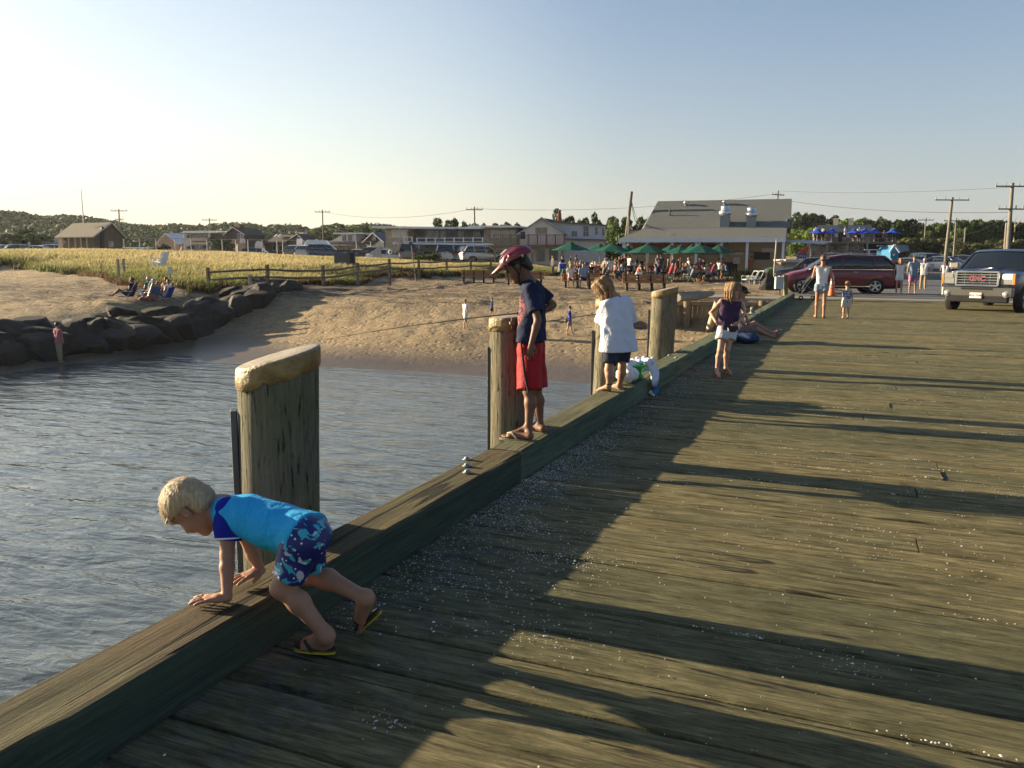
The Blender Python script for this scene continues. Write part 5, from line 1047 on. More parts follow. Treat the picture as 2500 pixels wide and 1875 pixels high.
for (x_, y0, y1, d_, lab) in ((287, 632, 668, 50, "wooden stake in the dune grass, left of a pair"), (301, 632, 658, 52, "wooden stake in the dune grass, right of a pair"), (609, 670, 693, 42.5, "short pale stake standing in front of the split rail fence"), (247, 645, 660, 52, "thin short stake in the dune grass at left")):
    t_ = D(x_, y0, d_); b = MB(); b.beam((t_[0], t_[1], tz(t_[0], t_[1])-.2), t_, .13 if d_ < 55 and x_ != 247 else .05, .12 if x_ != 247 else .05); o = b.build("stake", M("stake_pale", (.32, .28, .2), .9)); props(o, lab, "stake")
# ---- tilted pole with blue sign
root = thing("sign_post", "thin tilted pole with a small blue sign beside the fence", "sign post", (*D(1016, 688, 54)[:2], tz(*D(1016, 688, 54)[:2]))); b = MB(); b.tube([D(1016, 688, 54), D(1003, 588, 56)], .035, 6); b.build("pole", M("pole_rust", (.10, .07, .05), .8), root, True)
b = MB(); b.box(D(1003, 595, 55.8), (.62*.4, .03, .25), rz=YAW); b.build("panel", M("sign_blue", (.03, .06, .22), .5), root, True)
# ---- notice hut
d_ = 60; A0 = D(815, 652, d_); z0 = tz(A0[0], A0[1]); root = thing("notice_board_hut", "small roofed grey wooden notice board standing in the dune grass", "notice board", (A0[0], A0[1], z0)); s_ = d_/FPX; GW = M("hut_grey_wood", (.10, .10, .095), .9, .3, 4, .4, 20, .02, (1, 1, 5)); rx = V(math.cos(YAW), math.sin(YAW), 0); ry = V(-rx[1], rx[0], 0)
def q(a, b_, off=0): return D(a, b_, d_)+ry*off
b = MB(); b.box((q(836, 634)), (36*s_, .08, 30*s_), rz=YAW); b.build("board", GW, root, True)
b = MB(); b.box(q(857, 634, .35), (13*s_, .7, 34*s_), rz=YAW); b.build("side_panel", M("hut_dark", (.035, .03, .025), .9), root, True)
for x_ in (816, 863): b = MB(); p_ = q(x_, 612, .1); b.beam((p_[0], p_[1], tz(p_[0], p_[1])-.1), p_, .09, .09); b.build("post", GW, root, True)
b = MB(); b.box(q(839, 612, .3), (56*s_, .95, .12), rz=YAW); b.build("roof", M("hut_roof", (.05, .045, .04), .9), root, True)
# ---- lifeguard chair
d_ = 58; s_ = d_/FPX; WP = M("white_paint_wood", (.78, .76, .72), .6, .06); A0 = D(390, 650, d_); gz = tz(A0[0], A0[1]); root = thing("lifeguard_chair", "big white wooden lifeguard chair facing left in the dune grass", "lifeguard chair", (A0[0], A0[1], gz)); D2 = lambda a, b_, o=0: D(a, b_, d_)+ry*o
b = MB(); b.prism([D2(394, 648, -.4), D2(400, 648, -.4), D2(408, 615, -.4), D2(401, 614, -.4)], ry*.8); b.build("backrest", WP, root, True)
b = MB(); b.prism([D2(376, 642, -.4), D2(396, 645, -.4), D2(396, 642, -.4), D2(376, 638, -.4)], ry*.8); b.build("seat", WP, root, True)
for o_ in (-.45, .45):
    b = MB(); b.beam(D2(373, 631, o_), D2(407, 631, o_), .1, .04); b.build("armrest", WP, root, True); b = MB(); p_ = D2(377, 631, o_); b.beam((p_[0], p_[1], gz-.1), p_, .09, .09); b.build("leg", WP, root, True); b = MB(); p_ = D2(393, 642, o_); b.beam((p_[0], p_[1], gz-.1), p_, .09, .09); b.build("leg", WP, root, True)
root = thing("notice_sign", "small white notice sign in the grass below the lifeguard chair", "sign", (*D(414, 675, 50)[:2], tz(*D(414, 675, 50)[:2]))); b = MB(); b.box(D(415, 661, 46), (.23, .02, .42), rz=YAW); b.build("board", M("notice_white", (.62, .63, .60), .6, .2, 14), root, True); b = MB(); p_ = D(415, 668, 46.1); b.beam((p_[0], p_[1], tz(p_[0], p_[1])-.1), D(415, 655, 46.1), .05, .04); b.build("post", FW, root, True)
# ---- litter of crushed shell on the deck (uncountable)
r2 = np.random.default_rng(5); vs = []; fs = []
def chips(n, fx, fy, size):
    for _ in range(n):
        x_, y_ = fx(), fy(); s_ = size*(.3+.9*r2.random()**2)*(1.8 if r2.random() < .06 else 1); a = r2.uniform(0, 6.28); k = len(vs); nn = 5; tl = r2.uniform(-.3, .3)
        for j in range(nn): th = a+2*PI*j/nn+r2.uniform(-.3, .3); rr_ = s_*r2.uniform(.6, 1.); vs.append((x_+rr_*math.cos(th)*.9, y_+rr_*math.sin(th), .004+tl*rr_*math.sin(th)*.5+abs(tl)*s_*.4))
        vs.append((x_, y_, .006+s_*.35)); fs.extend([(k+j, k+(j+1) % nn, k+nn) for j in range(nn)])
gaps = []; 
chips(2600, lambda: -1.97+abs(r2.normal())*.22, lambda: r2.uniform(2.6, 12), .0055)
chips(2600, lambda: -1.96+abs(r2.normal())*.16, lambda: r2.normal(5.3, .9), .0055)
for cx_, cy_, sp, n_ in ((-1.55, 3.25, .25, 260), (-1.3, 3.7, .22, 320), (-1.6, 4.1, .2, 260), (-1.1, 2.9, .2, 160), (-.2, 2.05, .12, 120), (.3, 4.6, .5, 180), (1.0, 5.8, .6, 120), (.1, 3.1, .12, 60), (2.2, 7.5, .4, 120), (-1.3, 2.1, .05, 50), (1.25, 3.6, .06, 60)): chips(n_, lambda: r2.normal(cx_, sp), lambda: r2.normal(cy_, sp*.5), .0055)
chips(2600, lambda: r2.uniform(-1.9, 5), lambda: 1.2+r2.gamma(2., 3.2), .0055)
DECK_Y = []; yy = -3.0; r_ = random.Random(3)
while yy < DECK_END-.05:                       # the plank joints, where the chips gather (same random sequence as the deck)
    w = PW*r_.uniform(.96, 1.04); w = min(w, DECK_END-yy); gap = r_.uniform(.008, .018); xx = -2.3+r_.uniform(2.5, 7.5); nc = 1
    while xx < 13: nc += 1; xx += r_.choice((4.9, 6.1, 7.3))
    for _ in range(nc): r_.uniform(-.006, .004); r_.random(); r_.random()
    yy += w; DECK_Y.append(yy-gap/2)
for gy in DECK_Y:
    if 1.2 < gy < 24:
        for _ in range(r2.integers(2, 6)):
            x0 = r2.uniform(-1.9, 6); L = r2.uniform(.1, .9); chips(int(L*r2.uniform(25, 75)), lambda: x0+r2.uniform(0, L), lambda: gy+r2.normal(0, .006), .006)
o = link("shell_fragments", mesh_np("shell_fragments", vs, fs, False), M("shell_white", (.60, .57, .52), .7, .45, 60)); props(o, kind="stuff")
# ================================================================ vehicles
def paint(name, c, metal=.0, rough=.3):
    t = NT(name); t.fin(t.ramp(t.noise(t.coord('Object'), 3, 3), (.3, tuple(v*.93 for v in c)), (.7, c)), rough, metal=metal, spec=.5); t.b.inputs['Coat Weight'].default_value = .7; t.b.inputs['Coat Roughness'].default_value = .08; return t.m
GLASS = M("car_glass", (.012, .016, .020), .06, .05, spec=.9); TYRE = M("tyre_rubber", (.018, .018, .018), .85); RIM = M("rim_alloy", (.50, .50, .50), .3, .1, metal=.7); TRIM = M("trim_black", (.015, .015, .016), .5); CHROME = M("chrome", (.65, .65, .65), .15, .05, metal=1.); LAMP = M("lamp_lens", (.26, .26, .25), .15, .2, 20, spec=.8); RED_L = M("tail_lens", (.35, .01, .01), .2); PLATE = M("plate_white", (.72, .70, .68), .5, .04)
PC = {k: paint("paint_"+k, v, m_) for k, v, m_ in (("white", (.70, .70, .68), 0), ("silver", (.42, .43, .44), .4), ("black", (.015, .016, .02), .0), ("blue", (.035, .07, .17), .3), ("grey", (.14, .15, .16), .4), ("green", (.05, .12, .11), .3), ("maroon", (.12, .008, .018), .25), ("slate", (.035, .043, .075), .45), ("tan", (.35, .30, .22), .3), ("teal", (.06, .15, .19), .3), ("cream", (.55, .5, .4), 0))}
def interp(tab, x): return float(np.interp(x, [p[0] for p in tab], [p[1] for p in tab]))
CARS = {
 'sedan': dict(L=4.7, W=1.82, top=[(0, .62), (.04, .72), (.30, .93), (.76, .98), (.97, .92), (1, .78)], roof=[(.27, .95), (.42, 1.40), (.60, 1.45), (.74, 1.38), (.88, .98)], bot=.22, wr=.33, ax=(.19, .80)),
 'suv': dict(L=4.7, W=1.88, top=[(0, .72), (.04, .88), (.27, 1.05), (.95, 1.08), (1, .85)], roof=[(.24, 1.05), (.38, 1.62), (.55, 1.70), (.90, 1.66), (.985, 1.1)], bot=.30, wr=.37, ax=(.19, .79)),
 'hatch': dict(L=4.1, W=1.75, top=[(0, .60), (.05, .75), (.27, .98), (.95, 1.02), (1, .80)], roof=[(.2, .95), (.42, 1.46), (.62, 1.50), (.86, 1.42), (.98, 1.0)], bot=.22, wr=.32, ax=(.19, .82)),
 'minivan': dict(L=5.14, W=1.95, top=[(0, .60), (.03, .78), (.09, .92), (.27, 1.13), (.96, 1.16), (1, .9)], roof=[(.20, 1.05), (.385, 1.64), (.52, 1.74), (.86, 1.70), (.975, 1.18)], bot=.24, wr=.35, ax=(.175, .78)),
 'pickup': dict(L=5.9, W=2.10, top=[(0, .98), (.02, 1.14), (.10, 1.22), (.25, 1.28), (.58, 1.30), (.60, 1.28), (1, 1.26)], roof=[(.245, 1.25), (.345, 1.78), (.40, 1.87), (.54, 1.86), (.585, 1.3)], bot=.42, wr=.40, ax=(.16, .78)),
}
def car(kind, color, label, pos, head, group=None, detail=0, name="parked_car", cat="car"):
    s = CARS[kind]; L, W = s['L'], s['W']; hw = W/2; root = thing(name, label, cat, pos, head, group)      # local +X = forward
    X = lambda u: L/2-u*L
    def sect(u, zt, zb, w):
        d = zt-zb; return [(0, zt+.035), (w*.55, zt+.025), (w*.86, zt-.01), (w*.97, zt-.07), (w, zt-.16*d-.05), (w*1.005, zt-.5*d), (w*.985, zt-.78*d), (w*.95, zb)]
    us = sorted(set([0, .012, .03, .06, .10, .15, .2, .25, .3, .4, .5, .6, .7, .8, .88, .94, .975, .99, 1.0])); b = MB(); vs = []; k = 8
    for u in us:
        e = min(u, 1-u); w = hw*(1-.16*math.exp(-e/.022)-.05*math.exp(-e/.08)); zt = interp(s['top'], u); zb = s['bot']+.06*math.exp(-e/.03); P = sect(u, zt, zb, w)
        vs += [(X(u), y, z) for y, z in P]+[(X(u), -y, z) for y, z in P[::-1]]
    m = 2*k; fs = [(i*m+j, (i+1)*m+j, (i+1)*m+(j+1) % m, i*m+(j+1) % m) for i in range(len(us)-1) for j in range(m) if j != k-1]
    fs += [(i*m+k-1, (i+1)*m+k-1, (i+1)*m+k, i*m+k) for i in range(len(us)-1)]
    b.add(vs, fs, True); b.add(vs[:m], [tuple(range(m))]); b.add(vs[-m:], [tuple(range(m))[::-1]]); b.build("body", color, root)
    # glasshouse
    R0 = s['roof']; us = np.linspace(R0[0][0], R0[-1][0], 22); vs = []; k = 5
    for u in us:
        zr = interp(R0, u); zb = interp(s['top'], u)-.02; h_ = max(zr-zb, .01); wr_ = hw*(.955-.23*h_/.7); vs += [(X(u), y, z) for y, z in ((0, zr+.02), (wr_*.8, zr), (wr_, zr-.06*min(1, h_*3)), (hw*.955, zb+.0), (hw*.9, zb-.05))]; vs += [(x_, -y, z) for x_, y, z in vs[-5:][::-1]]
    m = 10; b = MB(); b.add(vs, [(i*m+j, (i+1)*m+j, (i+1)*m+j+1, i*m+j+1) for i in range(len(us)-1) for j in range(m-1)], True); b.build("window_glass", GLASS, root)
    # roof skin and pillars
    b = MB(); u0, u1 = R0[1][0]+.01, R0[-2][0]; uu = np.linspace(u0, u1, 10); vs = []
    for u in uu:
        zr = interp(R0, u)+.022; zb = interp(s['top'], u); wr_ = hw*(.955-.23*(zr-zb)/.7)+.012; vs += [(X(u), y, z) for y, z in ((-wr_-.004, zr-.10), (-wr_*.985, zr-.035), (-wr_*.8, zr), (0, zr+.018), (wr_*.8, zr), (wr_*.985, zr-.035), (wr_+.004, zr-.10))]
    b.add(vs, [(i*7+j, i*7+j+1, (i+1)*7+j+1, (i+1)*7+j) for i in range(9) for j in range(6)], True); b.build("roof", color, root)
    def gp(u, fr_):
        zr = interp(R0, u); zb = interp(s['top'], u)-.02; h_ = max(zr-zb, .01); wr_ = hw*(.955-.23*h_/.7); return (wr_+(hw*.955-wr_)*fr_+.012, zr-.04+(zb-zr+.04)*fr_)
    for sg in (-1, 1):
        b = MB(); uA, uB = R0[0][0]+.012, R0[1][0]+.012
        yA, zA = gp(uA, .0); yB, zB = gp(uB, 0); b.beam((X(uA), sg*yA, zA+.02), (X(uB), sg*(yB-.01), zB), .07, .05); yC, zC = gp(R0[-2][0], 0); yD, zD = gp(R0[-1][0]-.01, 0); b.beam((X(R0[-2][0]), sg*yC, zC), (X(R0[-1][0]-.01), sg*yD, zD+.02), .10, .06)
        for um in ((.50,) if kind != 'pickup' else (.46,)):
            y0, z0 = gp(um, .0); y1, z1 = gp(um, 1.); b.beam((X(um), sg*y0, z0), (X(um), sg*y1, z1), .05, .03)
        if kind in ('suv', 'minivan'): y0, z0 = gp(.76, .0); y1, z1 = gp(.76, 1.); b.beam((X(.76), sg*y0, z0), (X(.76), sg*y1, z1), .06, .03)
        b.build("pillar", color, root)
    for a in s['ax']:
        for sg in (-1, 1):
            r_ = s['wr']; b = MB(); c = V(X(a), sg*hw*.97, r_); b.lathe(c+V(0, sg*.022, .02), [(0, 0), (r_*1.16, 0), (r_*1.16, -.16)], 24, (0, sg, 0)); b.build("wheel_arch", TRIM, root)
            b = MB(); b.lathe(c-V(0, sg*.19, 0), [(r_*.6, 0), (r_*.97, 0), (r_, .03), (r_, .19), (r_*.96, .222), (r_*.68, .222)], 28, (0, sg, 0)); w_ = b.build("wheel", TYRE, root)
            b = MB(); b.lathe(c+V(0, sg*.012, 0), [(r_*.70, .018), (r_*.64, .018), (r_*.60, -.03), (r_*.1, -.02), (0, 0)], 24, (0, sg, 0))
            for q in range(5): an = q*2*PI/5+.3; b.beam(c+V(0, sg*.022, 0), c+V(math.cos(an)*r_*.64, sg*.028, math.sin(an)*r_*.64), r_*.20, .02, up=(0, 1, 0))
            b.build("rim", RIM if detail else M("rim_dull", (.25, .25, .25), .5, metal=.5), w_)
    zt = interp(s['top'], .04)
    for sg in (-1, 1):
        if detail < 2: b = MB(); b.box((L/2-.07, sg*hw*.70, zt-.10), (.12, .34, .13)); b.build("headlight", LAMP, root, bevel=.02)
        b = MB(); b.box((-L/2+.05, sg*hw*.80, interp(s['top'], .97)-.16), (.10, .18, .30)); b.build("tail_light", RED_L, root)
        b = MB(); pk_ = kind == 'pickup'; ym = hw+(.20 if pk_ else .10); b.box((X(R0[0][0]+.055), sg*ym, interp(s['top'], .3)+.10), (.12, .27, .17) if pk_ else (.09, .20, .15)); b.build("mirror", color if kind != 'pickup' else PC['tan'], root, bevel=.03)
    if detail < 2: b = MB(); b.box((L/2-.015, 0, s['bot']+.14), (.06, W*.78, .16)); b.build("bumper_grille", TRIM, root, bevel=.02); b = MB(); b.box((L/2+.02, 0, s['bot']+.22), (.02, .5, .12)); b.build("number_plate", PLATE, root)
    return root
def text_mesh(txt, size, ext=.004, align='CENTER', bold=0.):
    cu = bpy.data.curves.new("t", 'FONT'); cu.body = txt; cu.size = size; cu.align_x = align; cu.align_y = 'CENTER'; cu.extrude = ext; cu.offset = bold; tmp = bpy.data.objects.new("tmp", cu); col.objects.link(tmp); bpy.context.view_layer.update()
    me = bpy.data.meshes.new_from_object(tmp.evaluated_get(bpy.context.evaluated_depsgraph_get())); bpy.data.objects.remove(tmp); return me
def place_text(name, txt, size, mat, parent, pos, xa, na, ext=.004, bold=0., world=False):
    """text with baseline direction xa, facing na; pos in parent space unless world"""
    me = text_mesh(txt, size, ext, bold=bold); X_ = nz(xa); n_ = nz(np.asarray(na, float)-X_*(X_@np.asarray(na, float))); Y_ = np.cross(n_, X_)
    m = Matrix(((X_[0], Y_[0], n_[0], pos[0]), (X_[1], Y_[1], n_[1], pos[1]), (X_[2], Y_[2], n_[2], pos[2]), (0, 0, 0, 1))); me.transform(m); return link(name, me, mat, parent, world)
# ---- red minivan
c_ = G(2042, 717, 0); van = car('minivan', PC['maroon'], "dark red minivan with roof rack driving across the end of the pier", (c_[0], c_[1], .035), PI+R(12), detail=1, name="minivan", cat="minivan")
L = 5.14; b = MB()
for sg in (-1, 1): b.tube([(.6, sg*.62, 1.77), (.5, sg*.62, 1.82), (-1.5, sg*.62, 1.80), (-1.6, sg*.62, 1.74)], .018, 6)
for x_ in (.45, -.35): b.beam((x_, -.72, 1.84), (x_, .72, 1.84), .06, .03)
b.build("roof_rack", CHROME, van); b = MB()
for k in range(3): b.box((L/2-.02, 0, .76-.055*k), (.05, .62-.05*k, .022))
b.build("grille", CHROME, van); b = MB(); b.lathe((L/2+.01, 0, .72), [(0, .012), (.055, .012), (.065, 0)], 16, (1, 0, .1)); b.build("badge", CHROME, van)
b = MB(); b.beam((1.2, .975+.012, 1.08), (-2.2, .985, 1.10), .012, .03); b.build("chrome_strip", CHROME, van); b = MB(); b.beam((1.2, -.987, 1.08), (-2.2, -.985, 1.10), .012, .03); b.build("chrome_strip", CHROME, van)
b = MB(); b.beam((.9, .99, .34), (-1.2, .99, .34), .012, .04); b.build("sill_strip", CHROME, van)
for sx in (.55, -.55): b = MB(); b.box((sx, .985, .98), (.16, .03, .025)); b.build("door_handle", CHROME, van)
# ---- pickup truck
pm = (G(2316, 755)+G(2497, 763))/2; tx = nz(G(2497, 763)-G(2316, 755)); hd = V(tx[1], -tx[0], 0); hang = math.atan2(hd[1], hd[0]); c_ = pm-hd*(5.9*.5-.9)
trk = car('pickup', PC['slate'], "large slate grey pickup truck with lit headlight facing the camera", (c_[0], c_[1], .002), hang, detail=2, name="pickup_truck", cat="pickup truck"); L = 5.9; f0 = L/2
SIL = paint("paint_pewter", (.16, .158, .14), .7, .38)
b = MB(); b.box((f0+.0, 0, .60), (.16, 1.96, .30)); b.build("bumper", SIL, trk, bevel=.05); b = MB(); b.box((f0+.07, 0, .70), (.05, .84, .055)); b.build("bumper_slot", TRIM, trk); b = MB(); b.box((f0-.03, 0, .40), (.2, 1.7, .22)); b.build("air_dam", TRIM, trk, bevel=.03)
b = MB(); b.box((f0+.045, 0, 1.00), (.04, 1.14, .40)); b.build("grille", TRIM, trk, bevel=.04)
b = MB(); z0, z1, y_ = .80, 1.20, .57
for (a_, c2) in (((y_, z0), (-y_, z0)), ((-y_, z0), (-y_, z1)), ((-y_, z1), (y_, z1)), ((y_, z1), (y_, z0))): b.beam((f0+.075, a_[0], a_[1]), (f0+.075, c2[0], c2[1]), .06, .075, up=(1, 0, 0))
b.build("grille_surround", CHROME, trk, bevel=.012); b = MB()
for z_ in (.88, .96, 1.04, 1.12): b.beam((f0+.070, -y_, z_), (f0+.070, y_, z_), .02, .028, up=(1, 0, 0))
for y2 in (-.34, -.11, .11, .34): b.beam((f0+.068, y2, .82), (f0+.068, y2, 1.18), .012, .014, up=(1, 0, 0))
b.build("grille_bars", CHROME, trk); place_text("lettering_outline", "GMC", .20, CHROME, trk, (f0+.088, 0, 1.0), (0, 1, 0), (1, 0, 0), .004, .012); place_text("lettering", "GMC", .20, M("badge_red", (.45, .01, .015), .4), trk, (f0+.098, 0, 1.0), (0, 1, 0), (1, 0, 0), .004, -.002)
lit = NT("headlamp_lit"); lit.fin((.9, .8, .6), .2); lit.b.inputs['Emission Color'].default_value = (1, .72, .38, 1); lit.b.inputs['Emission Strength'].default_value = 2.2; AMB = M("lens_amber", (.75, .25, .05), .3)
for sg in (-1, 1):
    b = MB(); b.box((f0-.01, sg*.79, 1.0), (.14, .36, .34)); h_ = b.build("headlight", LAMP, trk, bevel=.03); b = MB(); b.box((f0+.062, sg*.79, 1.07), (.02, .24, .13)); b.build("lamp_unit", lit.m if sg > 0 else LAMP, h_, bevel=.02)
    b = MB(); b.box((f0+.01, sg*.965, 1.0), (.12, .05, .32)); b.build("indicator", AMB, h_); b = MB(); b.lathe((f0+.085, sg*.80, .55), [(0, .004), (.062, .004), (.066, -.02)], 18, (1, 0, 0)); b.lathe((f0+.083, sg*.80, .55), [(.066, 0), (.095, 0), (.10, -.03)], 18, (1, 0, 0)); b.build("fog_lamp", LAMP, trk)
b = MB(); b.box((f0+.10, 0, .50), (.02, .33, .165)); pl = b.build("number_plate", PLATE, trk, bevel=.01); place_text("plate_text", "816 TM6", .095, M("plate_red", (.45, .03, .03), .5), pl, (f0+.114, 0, .50), (0, 1, 0), (1, 0, 0), .001)
b = MB(); b.beam((f0-1.28, .2, 1.33), (f0-1.42, .75, 1.36), .02, .02); b.beam((f0-1.28, -.55, 1.33), (f0-1.42, .0, 1.36), .02, .02); b.build("wipers", TRIM, trk)
# ---- parked cars
def pc(px, d_, kind, colr, label, hd_, dz=0., group="cars parked behind the dune grass"):
    p = D(px, 640, d_); return car(kind, PC[colr], label, (p[0], p[1], tz(p[0], p[1])+dz), hd_, group)
LT = PI/2+YAW
for a in ((4, 108, 'suv', 'white', "white car at the left edge of the picture in front of the dark house", LT), (34, 107, 'suv', 'silver', "silver car seen head on, left of the round dark tree", -LT+PI*.0), (62, 108, 'suv', 'grey', "grey car second from the left under the round tree", LT),
          (92, 106, 'sedan', 'white', "white car side on, half hidden by grass below the round tree", YAW+PI), (121, 108, 'suv', 'silver', "pale wagon left of the blue and white tent", YAW+PI), (352, 112, 'sedan', 'silver', "small silver car in front of the tan gable house", YAW),
          (632, 112, 'suv', 'green', "dark green car below the white fan shaped backboard", YAW), (722, 96, 'sedan', 'grey', "dark windscreen sedan in front of the white camper", LT), (748, 95, 'sedan', 'silver', "silver sedan right in front of the white camper", LT),
          (798, 94, 'suv', 'blue', "blue van between the white camper and the notice hut", YAW), (868, 96, 'sedan', 'white', "white car half hidden behind the right side of the notice hut", YAW+PI), (903, 94, 'suv', 'black', "black SUV beside the dark shingled house", YAW+PI), (930, 96, 'suv', 'teal', "teal car at the foot of the white stairs", LT),
          (948, 86, 'sedan', 'white', "low white roof of a car poking above the grass left of the stairs", YAW), (985, 86, 'sedan', 'silver', "silver car roof poking above the grass under the life ring", YAW), (1002, 84, 'suv', 'grey', "grey car under the motel stairs", LT),
          (1092, 80, 'suv', 'silver', "silver car with ladder behind the fence in front of the motel", LT), (1127, 80, 'suv', 'teal', "bluish car in front of the dark blue motel door", LT), (1176, 78, 'suv', 'silver', "pale silver SUV parked right of the motel, left of the helmet", YAW+.5)):
    pc(a[0], a[1], a[2], a[3], a[4], a[5], -.25 if a[0] in (948, 985) else 0)
for a in ((2206, 74, 'sedan', 'grey', "dark car behind the woman in white, beside the blue shed", PI*.9), (2236, 82, 'sedan', 'blue', "blue car between the walking couple", -PI/2), (2250, 92, 'suv', 'black', "black SUV parked under the leaning utility pole", -PI/2+.2), (2272, 88, 'suv', 'black', "large black SUV left of the white hatchback", -PI/2+.3),
          (2291, 80, 'hatch', 'white', "white hatchback parked left of the woman in dark blue shorts", PI*.80), (2340, 90, 'sedan', 'grey', "grey car roof beside the pickup truck's mirror", PI*.95), (1985, 52, 'suv', 'black', "black car passing behind the red minivan", PI+.1)):
    pc(a[0], a[1], a[2], a[3], a[4], a[5], .03, "cars parked beyond the end of the pier")
# ---- camper
p = D(775, 640, 100); gz = tz(p[0], p[1]); root = thing("camper", "white camper with sloped front parked behind the dune grass", "camper", (p[0], p[1], gz), YAW+.12); b = MB()
b.prism([(-1.9, -1.1, .35), (1.7, -1.1, .35), (1.8, -1.1, 1.5), (1.9, -1.1, 1.6), (1.2, -1.1, 2.45), (-1.0, -1.1, 2.5), (-1.9, -1.1, 1.2)], (0, 2.2, 0)); b.build("body", PC['white'], root, bevel=.08); b = MB(); b.box((.3, -1.11, 1.5), (.9, .03, .5)); b.box((-.6, -1.11, 1.6), (.5, .03, .4)); b.build("window", GLASS, root)
for sx in (-1.1, 1.1):
    b = MB(); b.cyl((sx, -1.12, .36), (sx, -.9, .36), .36, n=18); b.build("wheel", TYRE, root)
# ---- traffic cone and pushchair
p = G(2030, 724, 0); root = thing("traffic_cone", "orange traffic cone with white bands standing in front of the red minivan", "traffic cone", (p[0], p[1], .006)); OR = M("cone_orange", (.75, .12, .03), .5, .1); b = MB(); b.box((p[0], p[1], .025), (.42, .42, .04)); b.build("base", M("cone_base", (.03, .03, .03)), root, True)
def rz_(z): return .155-.125*(z/.95)
b = MB(); b.lathe((p[0], p[1], .04), [(rz_(z), z) for z in (0, .3, .6, .95)]+[(0, .95)], 18); co_ = b.build("cone", OR, root, True)
for z0, z1 in ((.50, .62), (.68, .84)): b = MB(); b.lathe((p[0], p[1], .04), [(rz_(z0)+.004, z0), (rz_(z1)+.004, z1)], 18); b.build("band", M("band_white", (.75, .75, .72), .4), co_, True)
pb = G(1966, 733, 0); dp_ = depth(pb); root = thing("pushchair", "black folding pushchair standing in front of the red minivan", "pushchair", (pb[0], pb[1], 0)); Q = lambda a, c2, o=0: D(a, c2, dp_)+ry*o; b = MB()
for o in (-.2, .2): b.tube([Q(1992, 664, o), Q(1970, 690, o), Q(1952, 716, o)], .014, 6); b.tube([Q(1955, 688, o), Q(1988, 716, o)], .012, 6)
b.tube([Q(1992, 664, -.2), Q(1992, 664, .2)], .014, 6); b.build("frame", M("alu_grey", (.3, .3, .3), .4, metal=.6), root, True)
b = MB(); b.prism([Q(1985, 670, -.19), Q(1960, 694, -.19), Q(1956, 706, -.19), Q(1985, 712, -.19), Q(1990, 695, -.19)], ry*.38); b.build("seat", M("pushchair_black", (.015, .015, .017), .9), root, True)
for a, o in ((1951, -.2), (1960, .2), (1985, -.2), (1990, .2)): q_ = Q(a, 716, o); q_[2] = .085; b = MB(); b.lathe(q_, [(.05, -.02), (.085, -.02), (.085, .02), (.05, .02)], 16, ry); b.build("wheel", TYRE, root, True)
# ================================================================ buildings
ROOFG = M("shingle_roof_grey", (.125, .132, .125), .95, .35, 7, .9, 14, .06, (1, 3, 3), fine=.9); TRIMW = M("white_trim", (.60, .62, .67), .7, .08); DARKIN = M("dark_interior", (.02, .02, .022), .8); PANE = M("window_pane", (.03, .035, .045), .12, .2, spec=.8)
def shingles(name, c, v=.3): 
    t = NT(name); P = t.coord('Pos'); b = t.n("TexBrick", I_Vector=t.n("Mapping", I_Vector=t.n("CombineXYZ", I_X=t.math('ADD', t.n("SeparateXYZ", I_Vector=P).outputs[0], t.n("SeparateXYZ", I_Vector=P).outputs[1]), I_Y=t.n("SeparateXYZ", I_Vector=P).outputs[2]).outputs[0], I_Scale=(1, 1, 1)).outputs[0], I_Scale=1.6, I_Color1=tuple(x*(1-v) for x in c)+(1,), I_Color2=tuple(x*(1+v) for x in c)+(1,), I_Mortar=tuple(x*.35 for x in c)+(1,))
    b.inputs['Mortar Size'].default_value = .012; return t.fin(b.outputs[0], .95, t.bump(b.outputs[1], -.3, .01))
WGREY = shingles("wall_shingle_grey", (.17, .16, .15)); WDARK = shingles("wall_shingle_dark", (.07, .055, .05)); WPALE = shingles("wall_shingle_pale", (.23, .20, .17)); WWHITE = M("wall_whitewash", (.44, .46, .50), .85, .15, 2); WTAN = shingles("wall_tan", (.40, .30, .22), .1); WSLATE = M("wall_slate_blue", (.035, .045, .065), .8, .2, 2)
WOODD = M("deck_wood_grey", (.19, .16, .13), .9, .3, 4, .3, 20, .02, (3, 3, 1)); WOODR = M("deck_wood_red", (.20, .09, .065), .9, .25, 4)
class Fac:
    """a vertical wall plane through two ground points; pixel positions on it give its openings"""
    def __init__(s, a, b):
        s.o = np.array([a[0], a[1], 0.]); d = np.array([b[0]-a[0], b[1]-a[1], 0.]); s.w = np.linalg.norm(d); s.x = d/s.w; s.n = V(s.x[1], -s.x[0], 0)      # n points towards the camera
        if s.n@(-s.o) < 0: s.n = -s.n
    def P(s, px, py, out=0.):
        r = ray(px, py); c = V(0, 0, CAMZ); t = ((s.o-c)@s.n+out)/(r@s.n); return c+r*t
    def rect(s, b, x0, y0, x1, y1, out=.03, th=.06):
        """box whose outline follows the pixel rectangle"""
        pts = [s.P(x0, y1), s.P(x1, y1), s.P(x1, y0), s.P(x0, y0)]; b.prism([p+s.n*out for p in pts], -s.n*th); return b
    def poly(s, b, pts, depth_, out=0.): b.prism([s.P(*p)+s.n*out for p in pts], -s.n*depth_); return b
